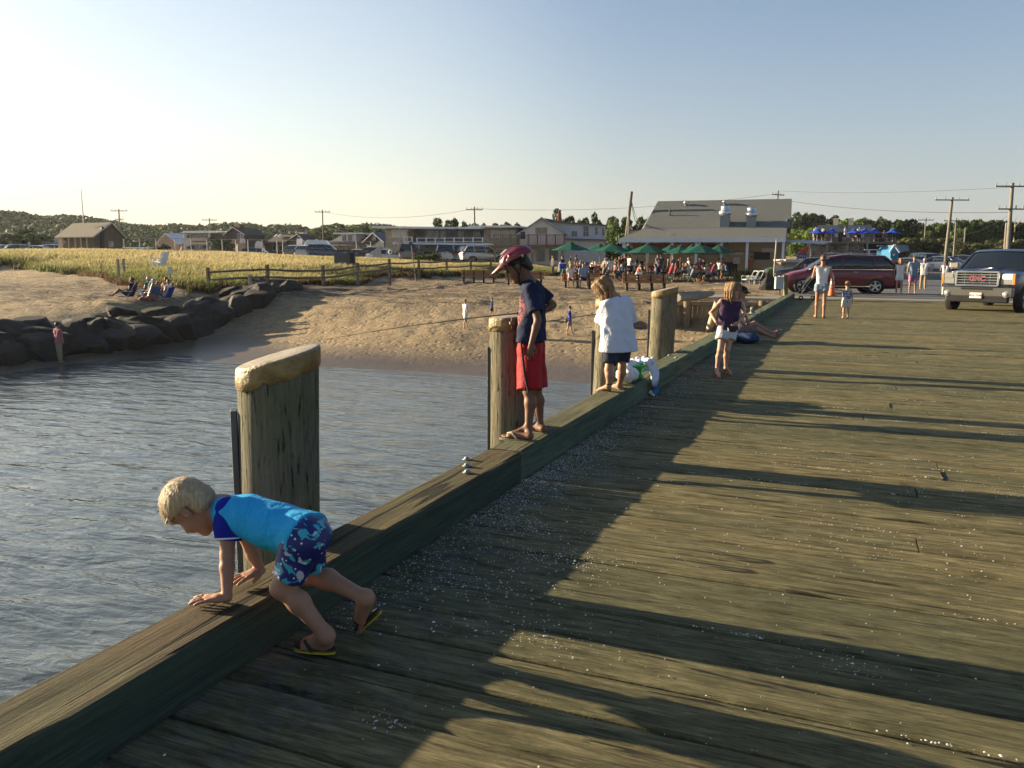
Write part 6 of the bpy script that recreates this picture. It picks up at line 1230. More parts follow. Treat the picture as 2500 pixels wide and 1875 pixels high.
def window(F, root, x0, y0, x1, y1, bars=(1, 1), pane=None, frame=None):
    fr_ = MB(); t = .6; F.rect(fr_, x0-t, y0-t, x1+t, y1+t, .05, .08); o = fr_.build("window", frame or TRIMW, root, True); b = MB(); nx, ny = bars
    for i in range(nx):
        for j in range(ny): dx = (x1-x0)/nx; dy = (y1-y0)/ny; F.rect(b, x0+dx*i+.25*(i > 0), y0+dy*j+.25*(j > 0), x0+dx*(i+1)-.25*(i < nx-1), y0+dy*(j+1)-.25*(j < ny-1), .065, .02)
    b.build("pane", pane or PANE, o, True)
def fr_pts(pa, da, pb, db): return D(pa, 630, da), D(pb, 630, db)
GZ = -.4
def gable_house(label, px0, d0, px1, d1, ybase, yeave, ypeak, pxpeak, deep, wall, roof, trim=None, name="house", over=.35, ridge_parallel=False, wins=(), xtra=None, bars=(1, 2)):
    a, b_ = fr_pts(px0, d0, px1, d1); F = Fac(a, b_); z0 = tz(a[0], a[1])-.5; root = thing(name, label, "house", ((a[0]+b_[0])/2, (a[1]+b_[1])/2, z0+.5)); pe0 = F.P(px0, yeave); pe1 = F.P(px1, yeave); pe1[2] = pe0[2]; pk = F.P(pxpeak, ypeak); g0 = V(a[0], a[1], z0); g1 = V(b_[0], b_[1], z0); bk = -F.n*deep; b = MB()
    if not ridge_parallel:
        b.prism([g0, g1, pe1, pk, pe0], bk); b.build("wall", wall, root, True)
        for e in (pe0, pe1):
            dn = nz(e-pk); e2 = e+dn*over; up = V(0, 0, .12); b = MB(); b.prism([pk+F.n*over, e2+F.n*over, e2+F.n*over+up, pk+F.n*over+up*1.3], bk-F.n*2*over); b.build("roof", roof, root, True)
            b = MB(); b.beam(pk+F.n*(over+.02)+up*.6, e2+F.n*(over+.02)+up*.5, .05, .16, up=F.n); b.build("rake_board", trim or TRIMW, root, True)
    else:
        m = bk/2; pk2 = V(0, 0, pk[2]); b.prism([g0, pe0, pe0+m+V(0, 0, pk[2]-pe0[2]), pe0+bk, g0+bk], F.x*F.w); b.build("wall", wall, root, True)
        for sgn, off in ((1, 0), (-1, 1)):
            e0 = pe0+bk*off; top = pe0+m+V(0, 0, pk[2]-pe0[2]); dn = nz(e0-top); e2 = e0+dn*over; b = MB(); b.prism([top-F.x*over, e2-F.x*over, e2-F.x*over+V(0, 0, .12), top-F.x*over+V(0, 0, .14)], F.x*(F.w+2*over)); b.build("roof", roof, root, True)
    for w in wins: window(F, root, *w[:4], bars=w[4] if len(w) > 4 else bars)
    if xtra: xtra(F, root)
    return root, F
def railing(F, root, x0, x1, ytop, ybot, mat, out=1.5, n=12, posts=4, name="railing", solid=False):
    b = MB(); p0, p1 = F.P(x0, ytop, out), F.P(x1, ytop, out); q0, q1 = F.P(x0, ybot, out), F.P(x1, ybot, out); p1[2] = p0[2]; q1[2] = q0[2]; b.beam(p0, p1, .09, .06); b.beam(q0, q1, .09, .06)
    for i in range(n+1): t_ = i/n; b.beam(q0+(q1-q0)*t_, p0+(p1-p0)*t_, .045 if not solid else .12, .03)
    for i in range(posts+1): t_ = i/posts; b.beam(q0+(q1-q0)*t_-V(0, 0, .1), p0+(p1-p0)*t_+V(0, 0, .06), .1, .1)
    b.build(name, mat, root, True)
# ---- seafood restaurant with the long grey roof
A = D(1519, 630, 69.5); ang = R(3); ux = V(math.cos(ang), math.sin(ang), 0); uy = V(-ux[1], ux[0], 0); W_ = 15.2; o_ = V(A[0], A[1], 0)
for _ in range(6):   # right end of the eave at pixel x = 1915
    F = Fac(o_, o_+ux*W_); W_ = float((F.P(1915, 585)-o_)@ux)
F = Fac(o_, o_+ux*W_); ze = F.P(1717, 586)[2]; root = thing("restaurant", "long single storey restaurant with a big grey shingle roof and open porch", "restaurant", (*(o_+ux*W_/2)[:2], 0)); rest = root
def RP(u, v, z): return o_+ux*u+uy*v+V(0, 0, z)
pd = 2.6; zk = ze+.95; Fb = Fac(RP(0, pd, 0), RP(W_, pd, 0))
Fr = Fac(RP(0, 7.0, 0), RP(W_, 7.0, 0)); zr = Fr.P(1770, 492)[2]; u_rl = float((Fr.P(1606, 494)-o_)@ux); u_rr = W_+.3; pl = float((Fb.P(1571, 562)-o_)@ux)
b = MB(); b.prism([RP(-.3, -.3, ze), RP(W_+.1, -.3, ze), RP(W_+.1, -.3, ze+.10), RP(-.3, -.3, ze+.10)][:2]+[RP(W_+.1, pd, zk), RP(pl, pd, zk)], V(0, 0, .12)); b.prism([RP(pl, pd, zk), RP(W_+.35, pd, zk), RP(u_rr, 7, zr), RP(u_rl, 7, zr)], V(0, 0, .14)); b.prism([RP(u_rl, 7, zr), RP(u_rr, 7, zr), RP(W_+.3, 11.5, ze+.9), RP(pl-1, 11.5, ze+.9)], V(0, 0, .14))
b.prism([RP(-.3, -.3, ze), RP(pl, pd, zk), RP(u_rl, 7, zr), RP(-.3, 7, ze)], V(0, 0, .13)); b.build("roof", ROOFG, root, True)
b = MB(); b.beam(RP(-.3, -.32, ze-.02), RP(W_+.1, -.32, ze-.02), .06, .34); b.beam(RP(-.25, -.2, ze-.12), RP(-.25, 7, ze-.12), .06, .3); b.build("fascia", TRIMW, root, True)
b = MB(); b.b2((0, 0, 0), (.001, .001, .001)); b.v = []; b.f = []; b.sm = []; b.a = []
b.prism([RP(.1, pd, -.2), RP(W_-.05, pd, -.2), RP(W_-.05, pd, zk-.05), RP(.1, pd, zk-.05)], uy*8.6); b.prism([RP(W_-.15, pd, 0), RP(W_-.15, 11.3, 0), RP(W_-.15, 11.3, ze+.8), RP(W_-.15, 7, zr-.1), RP(W_-.15, pd, zk)], ux*.14); b.build("wall", M("cream_board_wall", (.28, .235, .17), .85, .1, 1.5), root, True)
b = MB(); b.prism([RP(W_+.0, pd+.4, ze-1.0), RP(W_+.0, 11.2, ze-1.), RP(W_+.0, 11.2, ze+.8), RP(W_+.0, 7, zr-.15), RP(W_+.0, pd+.4, zk+.1)], ux*.03); b.build("gable_cladding", WGREY, root, True)
for x_ in (1522, 1580, 1640, 1699, 1760, 1823, 1911):
    u = float((F.P(x_, 630)-o_)@ux); b = MB(); b.box(RP(u, .05, ze/2-.1), (.2, .2, ze-.2), rz=ang); b.build("post", TRIMW, root, True)
for x0, x1, nm, m_ in ((1545, 1636, "serving_opening", M("counter_shadow", (.16, .09, .04), .9, .3)), (1646, 1693, "serving_opening", M("counter_ochre", (.33, .19, .06), .9, .2)), (1703, 1755, "serving_opening", M("counter_brown", (.12, .075, .045), .9, .4, 6))):
    b = MB(); Fb.rect(b, x0, 596, x1, 622, .04, .05); b.build(nm, m_, root, True)

for r4 in ((1768, 640, 1800, 690), (1840, 615, 1880, 634)): b = MB(); Fb.rect(b, *r4, .06, .05); b.build("service_window", DARKIN, root, True)
b = MB(); Fb.rect(b, 1782, 612, 1815, 622, .06, .04); Fb.rect(b, 1860, 606, 1890, 616, .06, .04); Fb.rect(b, 1790, 628, 1806, 644, .07, .04); b.build("menu_board", M("menu_board", (.42, .40, .36), .7, .5, 30), root, True)
b = MB(); Fb.rect(b, 1790, 612, 1842, 616, .1, .06); b.build("serving_shelf", M("shelf_wood", (.2, .12, .08)), root, True)
b = MB()
for x_ in (1531, 1560, 1592, 1625, 1655, 1690, 1712, 1745, 1775): q_ = F.P(x_, 590, -.4); b.cyl(q_+V(0, 0, .12), q_-V(0, 0, .15), .07, .1, 8)
b.build("porch_lamp", TRIM, root, True)
Fq = Fac(RP(0, 4.6, 0), RP(W_, 4.6, 0)); STEEL = M("vent_steel", (.60, .60, .62), .35, .1, metal=.8); GALV = M("duct_grey", (.20, .22, .22), .6, .15)
def vent(px, yb, yt, w, label, duct=0, F_=Fq):
    p0 = F_.P(px, yb); p1 = F_.P(px, yt); h_ = p1[2]-p0[2]; w_ = w/28.
    if duct: b = MB(); p2 = F_.P(px, duct); b.box(((p0+p2)/2), (w_*.95, w_*.95, abs(p2[2]-p0[2])+.5), rz=ang); b.build("duct", GALV, root, True)
    b = MB(); b.lathe(p0, [(w_*.42, 0), (w_*.42, h_*.25), (w_*.62, h_*.32), (w_*.66, h_*.45), (w_*.62, h_*.58), (w_*.44, h_*.64), (w_*.46, h_*.92), (w_*.40, h_), (0, h_*1.02)], 20); b.build("exhaust_fan", STEEL, root, True)
Fq2 = Fac(RP(0, 3.1, 0), RP(W_, 3.1, 0)); vent(1770, 533, 503, 23, "", 562, Fq2); vent(1834, 537, 507, 23, "", 563, Fq2)
Fv = Fac(RP(0, 6.2, 0), RP(W_, 6.2, 0))
for px_, yb, yt, w in ((1674, 506, 491, 10), (1769, 503, 489, 12)):
    p0 = Fv.P(px_, yb); p1 = Fv.P(px_, yt); h_ = p1[2]-p0[2]; b = MB(); b.lathe(p0-V(0, 0, .4), [(.13, 0), (.13, .4+h_*.6), (.2, .4+h_*.65), (.2, .4+h_*.85), (.1, .4+h_), (0, .4+h_)], 14); b.build("roof_vent", STEEL, root, True)
b = MB(); q_ = Fq.P(1635, 525); b.cyl(q_-V(0, 0, .2), q_+V(0, 0, .5), .07); b.build("vent_pipe", TRIM, root, True); b = MB(); q_ = Fq.P(1788, 560); b.cyl(q_-V(0, 0, .3), q_+V(0, 0, .6), .05); b.build("vent_pipe", M("pipe_grey", (.4, .4, .4)), root, True)
Fl = Fac(RP(0, .8, 0), RP(W_, .8, 0))
for px_ in (1638, 1822): q_ = Fl.P(px_, 573); b = MB(); b.box(q_, (.32, .2, .1), rz=ang); b.cyl(q_-V(0, 0, .3), q_, .03); b.build("roof_floodlight", TRIMW, root, True)
Fg = RP(W_+.04, 0, 0)
for (v0, v1, z0, z1) in ((3.4, 4.4, zk-.5, zk+.9), (3.5, 4.3, ze-.9, ze+.2)):
    b = MB(); b.prism([RP(W_+.02, v0, z0), RP(W_+.02, v1, z0), RP(W_+.02, v1, z1), RP(W_+.02, v0, z1)], ux*.06); o = b.build("window", TRIMW, root, True); b = MB(); b.prism([RP(W_+.08, v0+.12, z0+.12), RP(W_+.08, v1-.12, z0+.12), RP(W_+.08, v1-.12, z1-.12), RP(W_+.08, v0+.12, z1-.12)], ux*.02); b.build("pane", PANE, o, True)
# side awning and grey stall wall, red flag with OPEN
b = MB(); b.prism([RP(W_+.1, 1, ze-.15), RP(W_+3.0, 1, ze-.35), RP(W_+3.6, 3.4, ze-.1), RP(W_+.1, 4.2, ze+.05)], V(0, 0, .06)); b.build("side_awning", M("awning_grey", (.38, .42, .45), .6), root, True)
p = D(1897, 655, 60); root = thing("counter_wall", "low cream wall beside the restaurant with a dark flag pole in front", "low wall", (p[0], p[1], 0)); b = MB(); Fw = Fac(D(1915, 630, 60), D(1965, 630, 61)); Fw.rect(b, 1918, 633, 1960, 672, 0, 1.2); b.build("wall", M("cream_wall", (.50, .45, .34), .85), root, True); b = MB(); Fw.rect(b, 1899, 640, 1944, 646, .3, .8); b.build("shelf", WOODD, root, True)
root = thing("banner_flag", "drooping red and navy banner flag with the word OPEN beside the restaurant", "flag", (*D(1962, 640, 56)[:2], 0)); Ff = Fac(D(1930, 630, 56), D(2000, 630, 56)); b = MB(); b.tube([Ff.P(1972, 690), Ff.P(1973, 590)], .03, 6); b.build("pole", TRIM, root, True)
b = MB(); Ff.poly(b, [(1947, 619), (1967, 620), (1973, 599), (1960, 608)], .02); b.build("red_cloth", M("flag_red", (.42, .05, .06), .8), root, True); b = MB(); Ff.poly(b, [(1945, 620), (1970, 621), (1969, 632), (1946, 631)], .02); o = b.build("navy_cloth", M("flag_navy", (.03, .03, .10), .8), root, True); place_text("lettering", "OPEN", .30, M("flag_white", (.45, .45, .6)), o, Ff.P(1957.5, 626, .03), Ff.x, Ff.n, .003, 0, True)
root = thing("porch_pole", "thin grey pole with a small bracket in the weeds before the restaurant", "pole", (*D(1893, 668, 52)[:2], 0)); b = MB(); b.tube([D(1889, 672, 52), D(1896, 586, 52)], .05, 6); b.build("pole", M("pole_grey", (.35, .33, .30)), root, True)
# ---- white gable house with balcony
def xt(F, root):
    window(F, root, 1307, 555.5, 1336, 571, (2, 1), M("pane_greenish", (.22, .22, .13), .3))
    b = MB(); F.poly(b, [(1378, 640), (1478, 640), (1478, 585), (1378, 583)], 5, .1); b.build("lower_wing", WWHITE, root, True)
    b = MB(); F.poly(b, [(1379, 583), (1479, 585), (1482, 549), (1384, 542), (1322, 534)], 5, -.8); b.build("dormer_wall", WWHITE, root, True); F2 = Fac(F.o-F.n*.8, F.o-F.n*.8+F.x*F.w)
    b = MB(); F.poly(b, [(1330, 532), (1384, 541), (1484, 548), (1484, 551), (1384, 545), (1322, 536)], 6, -.5); b.build("dormer_roof", ROOFG, root, True); b = MB(); F.poly(b, [(1380, 582), (1486, 585), (1486, 588), (1380, 586)], .8, .5); b.build("lean_roof", ROOFG, root, True)
    for x0, y0, x1, y1, br in ((1396, 564, 1409, 577, (2, 1)), (1424, 552, 1437, 577, (2, 2)), (1453, 555, 1459, 573, (1, 2)), (1470, 556, 1475, 575, (1, 1))): window(F2, root, x0, y0, x1, y1, br)
    for x0, y0, x1, y1, br in ((1309, 609, 1330, 638, (1, 1)), (1341, 608, 1362, 636, (2, 1)), (1412, 612, 1421, 636, (1, 1)), (1426, 612, 1433, 626, (1, 1))): window(F, root, x0, y0, x1, y1, br)
    b = MB(); F.poly(b, [(1205, 600), (1380, 598), (1380, 603), (1205, 605)], 3.0, 2.6); b.build("balcony_floor", WOODD, root, True); railing(F, root, 1206, 1290, 573, 599, WOODD, 2.6, 34, 4); railing(F, root, 1290, 1378, 573, 599, WOODR, 2.6, 30, 4)
    b = MB(); F.rect(b, 1270, 568, 1281, 585, 2.7, .05); b.build("balcony_sign", M("sign_black", (.03, .04, .05), .6, .5, 30), root, True)
    for x_ in (1208, 1300, 1372): b = MB(); q_ = F.P(x_, 604, 2.4); b.beam((q_[0], q_[1], tz(q_[0], q_[1])-.2), q_, .14, .14); b.build("balcony_post", WOODD, root, True)
    b = MB(); F.poly(b, [(1367, 540), (1376, 540), (1375, 515), (1367, 515)], .5, -3); b.build("chimney", M("brick_red", (.25, .07, .04), .9, .3, 8), root, True); b = MB(); F.poly(b, [(1369, 515), (1374, 515), (1374, 511), (1376, 508), (1368, 508), (1370, 511)], .3, -3.1); b.build("chimney_pot", TRIM, root, True)
r_, Fh = gable_house("white gable house with long wooden balcony and red brick chimney", 1270, 78, 1378, 78, 640, 569, 534, 1322, 7, M("wall_white_board", (.58, .57, .55), .8, .08), ROOFG, xtra=xt)
# ---- two storey motel
a, b_ = fr_pts(935, 88, 1180, 84); F = Fac(a, b_); z0 = tz(a[0], a[1])-.6; root = thing("motel", "long low two storey motel with flat roof, outdoor stairs and white railings", "motel", (*((a+b_)/2)[:2], z0+.6)); Fc = Fac(a-F.n*2.2, b_-F.n*2.2)
for pg in ([(941, 650), (996, 650), (996, 557), (941, 557)], [(1181, 650), (1262, 650), (1262, 557), (1181, 557)]): b = MB(); F.poly(b, pg, 6, 0); b.build("wall", WPALE, root, True)
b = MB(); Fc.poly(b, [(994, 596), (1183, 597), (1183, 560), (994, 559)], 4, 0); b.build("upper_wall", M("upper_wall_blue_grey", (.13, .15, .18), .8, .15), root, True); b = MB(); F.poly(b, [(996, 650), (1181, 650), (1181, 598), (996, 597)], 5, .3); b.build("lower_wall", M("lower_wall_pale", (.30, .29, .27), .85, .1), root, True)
b = MB(); F.poly(b, [(921, 553), (1184, 556), (1184, 559.5), (921, 557)], 9, 1.2); F.poly(b, [(1155, 552), (1272, 552), (1272, 556), (1155, 556)], 8, 1.3); b.build("roof", TRIMW, root, True)
b = MB(); F.poly(b, [(980, 592), (1204, 595), (1204, 599), (980, 597)], 3.0, 2.0); b.build("gallery_floor", TRIMW, root, True); railing(F, root, 1018, 1178, 581.5, 590, TRIMW, 2.0, 0+1, 7); railing(F, root, 986, 1006, 579, 590, TRIMW, 2.0, 1, 1)
for x0, y0, x1, y1, br in ((958, 562, 977, 579, (1, 1)), (980, 563, 991, 579, (1, 1)), (1200, 564, 1220, 580, (1, 1)), (1225, 564, 1241, 578, (1, 1)), (1246, 563, 1257, 580, (2, 1))): window(F, root, x0, y0, x1, y1, br, M("blind_pale", (.30, .31, .30), .6, .1))
for x0, y0, x1, y1, br in ((1011, 564, 1016, 580, (1, 2)), (1041, 565, 1058, 580, (2, 1)), (1062, 565, 1071, 582, (2, 1)), (1077, 566, 1088, 582, (1, 1)), (1120, 566, 1130, 582, (1, 1)), (1157, 567, 1173, 580, (2, 1))): window(Fc, root, x0, y0, x1, y1, br)
F3 = Fac(F.o+F.n*.3, F.o+F.n*.3+F.x*F.w)
for x0, y0, x1, y1, br in ((1036, 613, 1056, 625, (1, 1)), (1075, 612, 1080, 630, (1, 1)), (1083, 613, 1106, 630, (1, 1)), (1120, 613, 1130, 628, (1, 1)), (1133, 613, 1153, 632, (2, 1)), (1168, 613, 1195, 625, (1, 1)), (1039, 599, 1049, 605, (1, 1))): window(F3, root, x0, y0, x1, y1, br, DARKIN if x0 in (1083, 1133) else None)
b = MB(); F.poly(b, [(932, 622), (963, 600), (963, 640), (932, 640)], .12, 3.0); b.build("stair_panel", M("stair_panel_grey", (.38, .37, .36), .8), root, True); b = MB(); b.lathe(F.P(953, 615, 3.03), [(.16, -.06), (.24, -.04), (.24, .04), (.16, .06), (.10, 0), (.16, -.06)], 18, F.n); b.build("life_ring", M("ring_white", (.75, .74, .70)), root, True)
b = MB(); b.beam(F.P(963, 616, 2.9), F.P(985, 592, 2.9), .1, .35); b.beam(F.P(963, 598, 2.9), F.P(985, 580, 2.9), .08, .08); b.beam(F.P(963, 607, 2.9), F.P(985, 586, 2.9), .06, .06)
for x_ in (963, 974, 984): b.beam(F.P(x_, 618-(x_-963)*1.1, 2.9), F.P(x_, 598-(x_-963)*.82, 2.9), .08, .08)
b.build("staircase", M("stair_wood_pale", (.34, .30, .26)), root, True)
for x_ in (984, 1022, 1100): b = MB(); q_ = F.P(x_, 599, 1.9); b.beam((q_[0], q_[1], z0), q_, .15, .15); b.build("gallery_post", TRIMW, root, True)
# umbrella frames and tables on the gallery
b = MB()
for x_ in (1090, 1115, 1127, 1142): q_ = F.P(x_, 590, .5); b.cyl(q_, F.P(x_, 556, .5), .03)
b.tube([F.P(1084, 580, .5), F.P(1090, 556, .5), F.P(1098, 571, .5), F.P(1110, 572, .5), F.P(1115, 558, .5)], .03, 5); b.build("frame_poles", TRIM, root, True)
# ---- smaller far houses
def x_dorm(F, root):
    b = MB(); F.poly(b, [(838, 572), (872, 572), (872, 590), (838, 590)], 2.5, .3); b.build("dormer", WWHITE, root, True); b = MB(); F.poly(b, [(822, 568.5), (895, 568.5), (895, 571.5), (822, 571.5)], 4, .9); b.build("dormer_roof", TRIMW, root, True)
    F2 = Fac(F.o+F.n*.3, F.o+F.n*.3+F.x*F.w); window(F2, root, 836, 574, 846, 588, (1, 1)); window(F2, root, 850, 574, 860, 588, (1, 1)); railing(F, root, 812, 862, 590, 598, WOODD, 1.8, 14, 3); b = MB(); F.poly(b, [(812, 597), (866, 597), (866, 600), (812, 600)], 2, 1.8); b.build("deck", TRIMW, root, True)
    for x0, y0, x1, y1 in ((817, 604, 828, 616), (836, 604, 846, 616), (864, 601, 876, 616)): window(F, root, x0, y0, x1, y1)
gable_house("grey shingled house with white dormer and upstairs deck behind the notice hut", 810, 112, 895, 110, 618, 592, 570, 850, 8, WGREY, M("roof_slate", (.10, .11, .13), .9, .2), ridge_parallel=True, xtra=x_dorm)
gable_house("dark blue gabled house between the dormer house and the motel stairs", 893, 108, 938, 106, 620, 590, 570, 915, 3, WSLATE, M("roof_slate2", (.12, .13, .16), .9, .2), wins=((910, 576, 916, 586, (1, 1)), (897, 602, 903, 614, (1, 1)), (916, 604, 930, 616, (3, 1))))
gable_house("low brown shingled house with two skylights and a white chimney", 700, 128, 748, 126, 620, 592, 573, 730, 3, WDARK, M("roof_brown", (.085, .065, .05), .95, .25), wins=((704, 600, 712, 612, (1, 1)), (727, 577, 733, 583, (1, 1))))
def x_br(F, root):
    window(F, root, 666, 599, 674, 611); window(F, root, 681, 599, 690, 612)
    b = MB(); F.poly(b, [(694, 572), (704, 572), (704, 565), (694, 565)], .8, -3.5); b.build("chimney", WWHITE, root, True)
    for x_ in (668, 677): b = MB(); b.prism([F.P(x_, 579, -1.4), F.P(x_+4, 579, -1.4), F.P(x_+10, 573.5, -3.0), F.P(x_+6, 573.5, -3.0)], V(0, 0, .12)); b.build("skylight", M("skylight_glass", (.5, .55, .6), .2), root, True)
gable_house("long brown shingled wing with skylights behind the basketball boards", 646, 130, 700, 128, 618, 594, 574, 690, 8, WDARK, M("roof_brown", (.085, .065, .05), .95, .25), ridge_parallel=True, xtra=x_br)
def x_w(F, root):
    b = MB(); F.poly(b, [(448, 569), (540, 569), (540, 566), (512, 563.5), (460, 564)], 7, .8); b.build("roof", M("metal_roof_pale", (.62, .64, .66), .6), root, True)
    for x_ in (449, 511): b = MB(); q_ = F.P(x_, 569, .5); b.beam((q_[0], q_[1], tz(q_[0], q_[1])), q_, .2, .2); b.build("post", TRIMW, root, True)
    b = MB(); F.rect(b, 450, 581, 511, 588, .7, .3); F.rect(b, 450, 592, 511, 596, .7, .3); b.build("deck_band", M("deck_band", (.45, .38, .34), .9, .3, 3), root, True)
    for x0, y0, x1, y1 in ((454, 574, 464, 581), (484, 572, 496, 583), (500, 574, 508, 582), (458, 598, 478, 608), (488, 598, 506, 608)): window(F, root, x0, y0, x1, y1, (1, 1))
a, b_ = fr_pts(450, 132, 512, 130); F = Fac(a, b_); root = thing("house", "far white house with flat metal roof and two open decks", "house", (*((a+b_)/2)[:2], tz(a[0], a[1]))); b = MB(); F.poly(b, [(450, 622), (512, 622), (512, 569), (450, 569)], 7); b.build("wall", M("wall_far_grey", (.24, .22, .21), .9, .25), root, True); x_w(F, root)
gable_house("dark ivy covered house with broad brick chimney behind the basketball court", 552, 128, 599, 126, 618, 573, 556, 572, 4, WDARK, M("roof_dark", (.07, .06, .055), .95), wins=((580, 571, 587, 583, (1, 1)), (588, 571, 594, 583, (1, 1))), xtra=lambda F, root: (lambda b: (F.poly(b, [(564, 562), (578, 562), (578, 548), (564, 548)], .9, -.6), b.build("chimney", M("brick_brown", (.13, .06, .04), .9, .3, 8), root, True)))(MB()))
gable_house("small far house with pink tan gable and timber strips", 386, 140, 436, 138, 618, 594, 571, 407, 3, WTAN, TRIMW)
def x_sh(F, root):
    b = MB(); F.poly(b, [(244, 606), (251, 606), (250, 554), (244, 554)], .3, .3); b.build("stove_pipe", TRIM, root, True); g0 = F.P(228, 612)
    for k in (1.0, 2.1, 3.2, 4.4, 5.6): q_ = g0-F.n*k-F.x*.03; b = MB(); b.box((q_[0], q_[1], q_[2]+.5), (.12, .12, 2.4)); b.build("doorpost", M("doorpost_pale", (.4, .33, .25)), root, True)
gable_house("old brown fishing shack with steep grey roof, dark gable towards the camera", 228, 94, 299, 97.3, 612, 576, 546, 268, 6.6, shingles("wall_shack", (.12, .085, .06)), M("roof_weathered", (.15, .135, .105), .95, .3, 5), wins=((266, 590, 276, 602, (1, 1)),), xtra=x_sh)
root = thing("marquee", "small blue and white marquee left of the fishing shack", "marquee", (*D(135, 630, 120)[:2], tz(*D(135, 630, 120)[:2]))); F = Fac(D(110, 630, 120), D(165, 630, 120)); b = MB(); F.poly(b, [(120, 606), (160, 606), (160, 590), (120, 590)], 3); b.build("side_walls", M("marquee_blue", (.22, .32, .48), .7), root, True); b = MB(); F.poly(b, [(110, 594), (138, 582), (162, 582), (162, 592), (120, 592)], 3.5, .3); b.build("canopy", M("marquee_white", (.55, .62, .70), .7), root, True)
a, b_ = fr_pts(-20, 125, 18, 125); gable_house("dark house at the left edge of the picture behind the cars", -30, 120, 18, 120, 612, 585, 568, -5, 8, WDARK, M("roof_dark", (.07, .06, .055)), ridge_parallel=True, wins=((2, 570, 9, 576, (1, 1)),))
# ---- restaurant on the right with blue umbrellas and upper deck
a, b_ = fr_pts(1978, 86, 2140, 84); F = Fac(a, b_); root = thing("restaurant", "two storey weathered restaurant with an upper deck under blue umbrellas", "restaurant", (*((a+b_)/2)[:2], .3)); Fu = Fac(a-F.n*2.5, b_-F.n*2.5)
b = MB(); F.poly(b, [(1978, 660), (2110, 660), (2110, 592), (1978, 592)], 6); b.build("wall", shingles("wall_weathered_board", (.24, .20, .16), .35), root, True); b = MB(); F.poly(b, [(2108, 660), (2180, 660), (2180, 595), (2108, 595)], 5, -1); b.build("shop_wall", M("shop_dark", (.05, .05, .055), .8), root, True)
b = MB(); Fu.poly(b, [(1988, 600), (2136, 600), (2136, 565), (1988, 565)], 5); b.build("upper_wall", WGREY, root, True); b = MB(); Fu.poly(b, [(1978, 566), (2140, 566), (2122, 550), (1999, 550)], 5, .5); b.build("roof", M("roof_blue_grey", (.22, .24, .27), .9, .15), root, True)
b = MB(); Fu.rect(b, 2047, 569, 2069, 592, .05, .06); b.build("door", DARKIN, root, True); b = MB(); Fu.rect(b, 2086, 568, 2108, 580, .05, .05); Fu.rect(b, 2038, 569, 2046, 580, .05, .05); Fu.rect(b, 2066, 570, 2074, 580, .08, .05); b.build("window", M("blind_blue_white", (.42, .48, .52)), root, True)
b = MB(); F.poly(b, [(1976, 591), (2188, 591), (2188, 595), (1976, 595)], 3.5, .6); b.build("deck_floor", WOODD, root, True); railing(F, root, 1976, 2043, 580, 590, WOODD, .6, 24, 3); railing(F, root, 2058, 2122, 580, 590, M("deck_rail_pale", (.25, .22, .18)), .6, 24, 2); railing(F, root, 2122, 2186, 581, 591, WOODD, .6, 22, 3)
for x_ in (1977, 2020, 2070, 2118): b = MB(); q_ = F.P(x_, 592, .5); b.beam((q_[0], q_[1], 0), q_, .2, .2); b.build("deck_post", M("deck_rail_pale", (.25, .22, .18)), root, True)
window(F, root, 1980, 609, 1991, 624, (1, 1)); b = MB(); F.rect(b, 2108, 609, 2176, 611, 1.2, 1.4); b.build("porch_roof", TRIMW, root, True)
for x_ in (2122, 2142, 2157, 2173): b = MB(); q_ = F.P(x_, 610, .9); b.beam((q_[0], q_[1], 0), q_, .18, .18); b.build("porch_post", TRIMW, root, True)
def scribble(F_, x0, x1, y0, y1, out, m_, nm, seed=1):
    """worn lettering too small to read: a row of uneven strokes"""
    b = MB(); r_ = random.Random(seed); x_ = x0
    while x_ < x1-1.2:
        w_ = r_.uniform(.9, 1.6); F_.rect(b, x_, y0+r_.uniform(0, .5), x_+.45, y1, out, .05)
        if r_.random() < .75: F_.rect(b, x_+.5, y0+r_.uniform(0, (y1-y0)*.6), x_+w_, y0+r_.uniform((y1-y0)*.65, (y1-y0)*.9), out-.003, .05)
        x_ += w_+.5
    b.build(nm, m_, root, True)
scribble(F, 2138, 2157, 598.5, 602, 1.1, M("sign_letter_pale", (.5, .48, .45)), "shop_sign"); scribble(F, 2160, 2173, 599.5, 602.5, 1.1, M("sign_letter_pale", (.5, .48, .45)), "shop_sign", 4); scribble(Fu, 2047, 2069, 552.5, 558, 1.2, M("sign_letter_dark", (.07, .06, .06)), "roof_sign"); scribble(Fu, 2050, 2066, 560, 563, 1.2, M("sign_letter_mid", (.25, .25, .26)), "roof_sign", 7)
b = MB(); F.poly(b, [(2036, 609), (2044, 613), (2045, 604), (2050, 602), (2043, 600), (2043, 595), (2039, 600), (2033, 598), (2037, 604), (2033, 611)], .08, .1); b.build("star_ornament", M("star_rust", (.09, .06, .03)), root, True)
for x_ in (2040, 2077): b = MB(); q_ = Fu.P(x_, 552, -1); b.box(q_+V(0, 0, .3), (.5, .5, 1.1)); b.build("chimney", M("cream_stack", (.6, .5, .36)), root, True)
root = thing("shed", "small bright blue wooden shed with white gable trim", "shed", (*D(2190, 640, 80)[:2], .2)); F = Fac(D(2174, 630, 80), D(2192, 630, 80)); b = MB(); F.poly(b, [(2174, 640), (2194, 640), (2194, 614), (2184, 601), (2174, 614)], 3); b.build("wall", M("shed_blue", (.03, .16, .30), .7, .15), root, True)
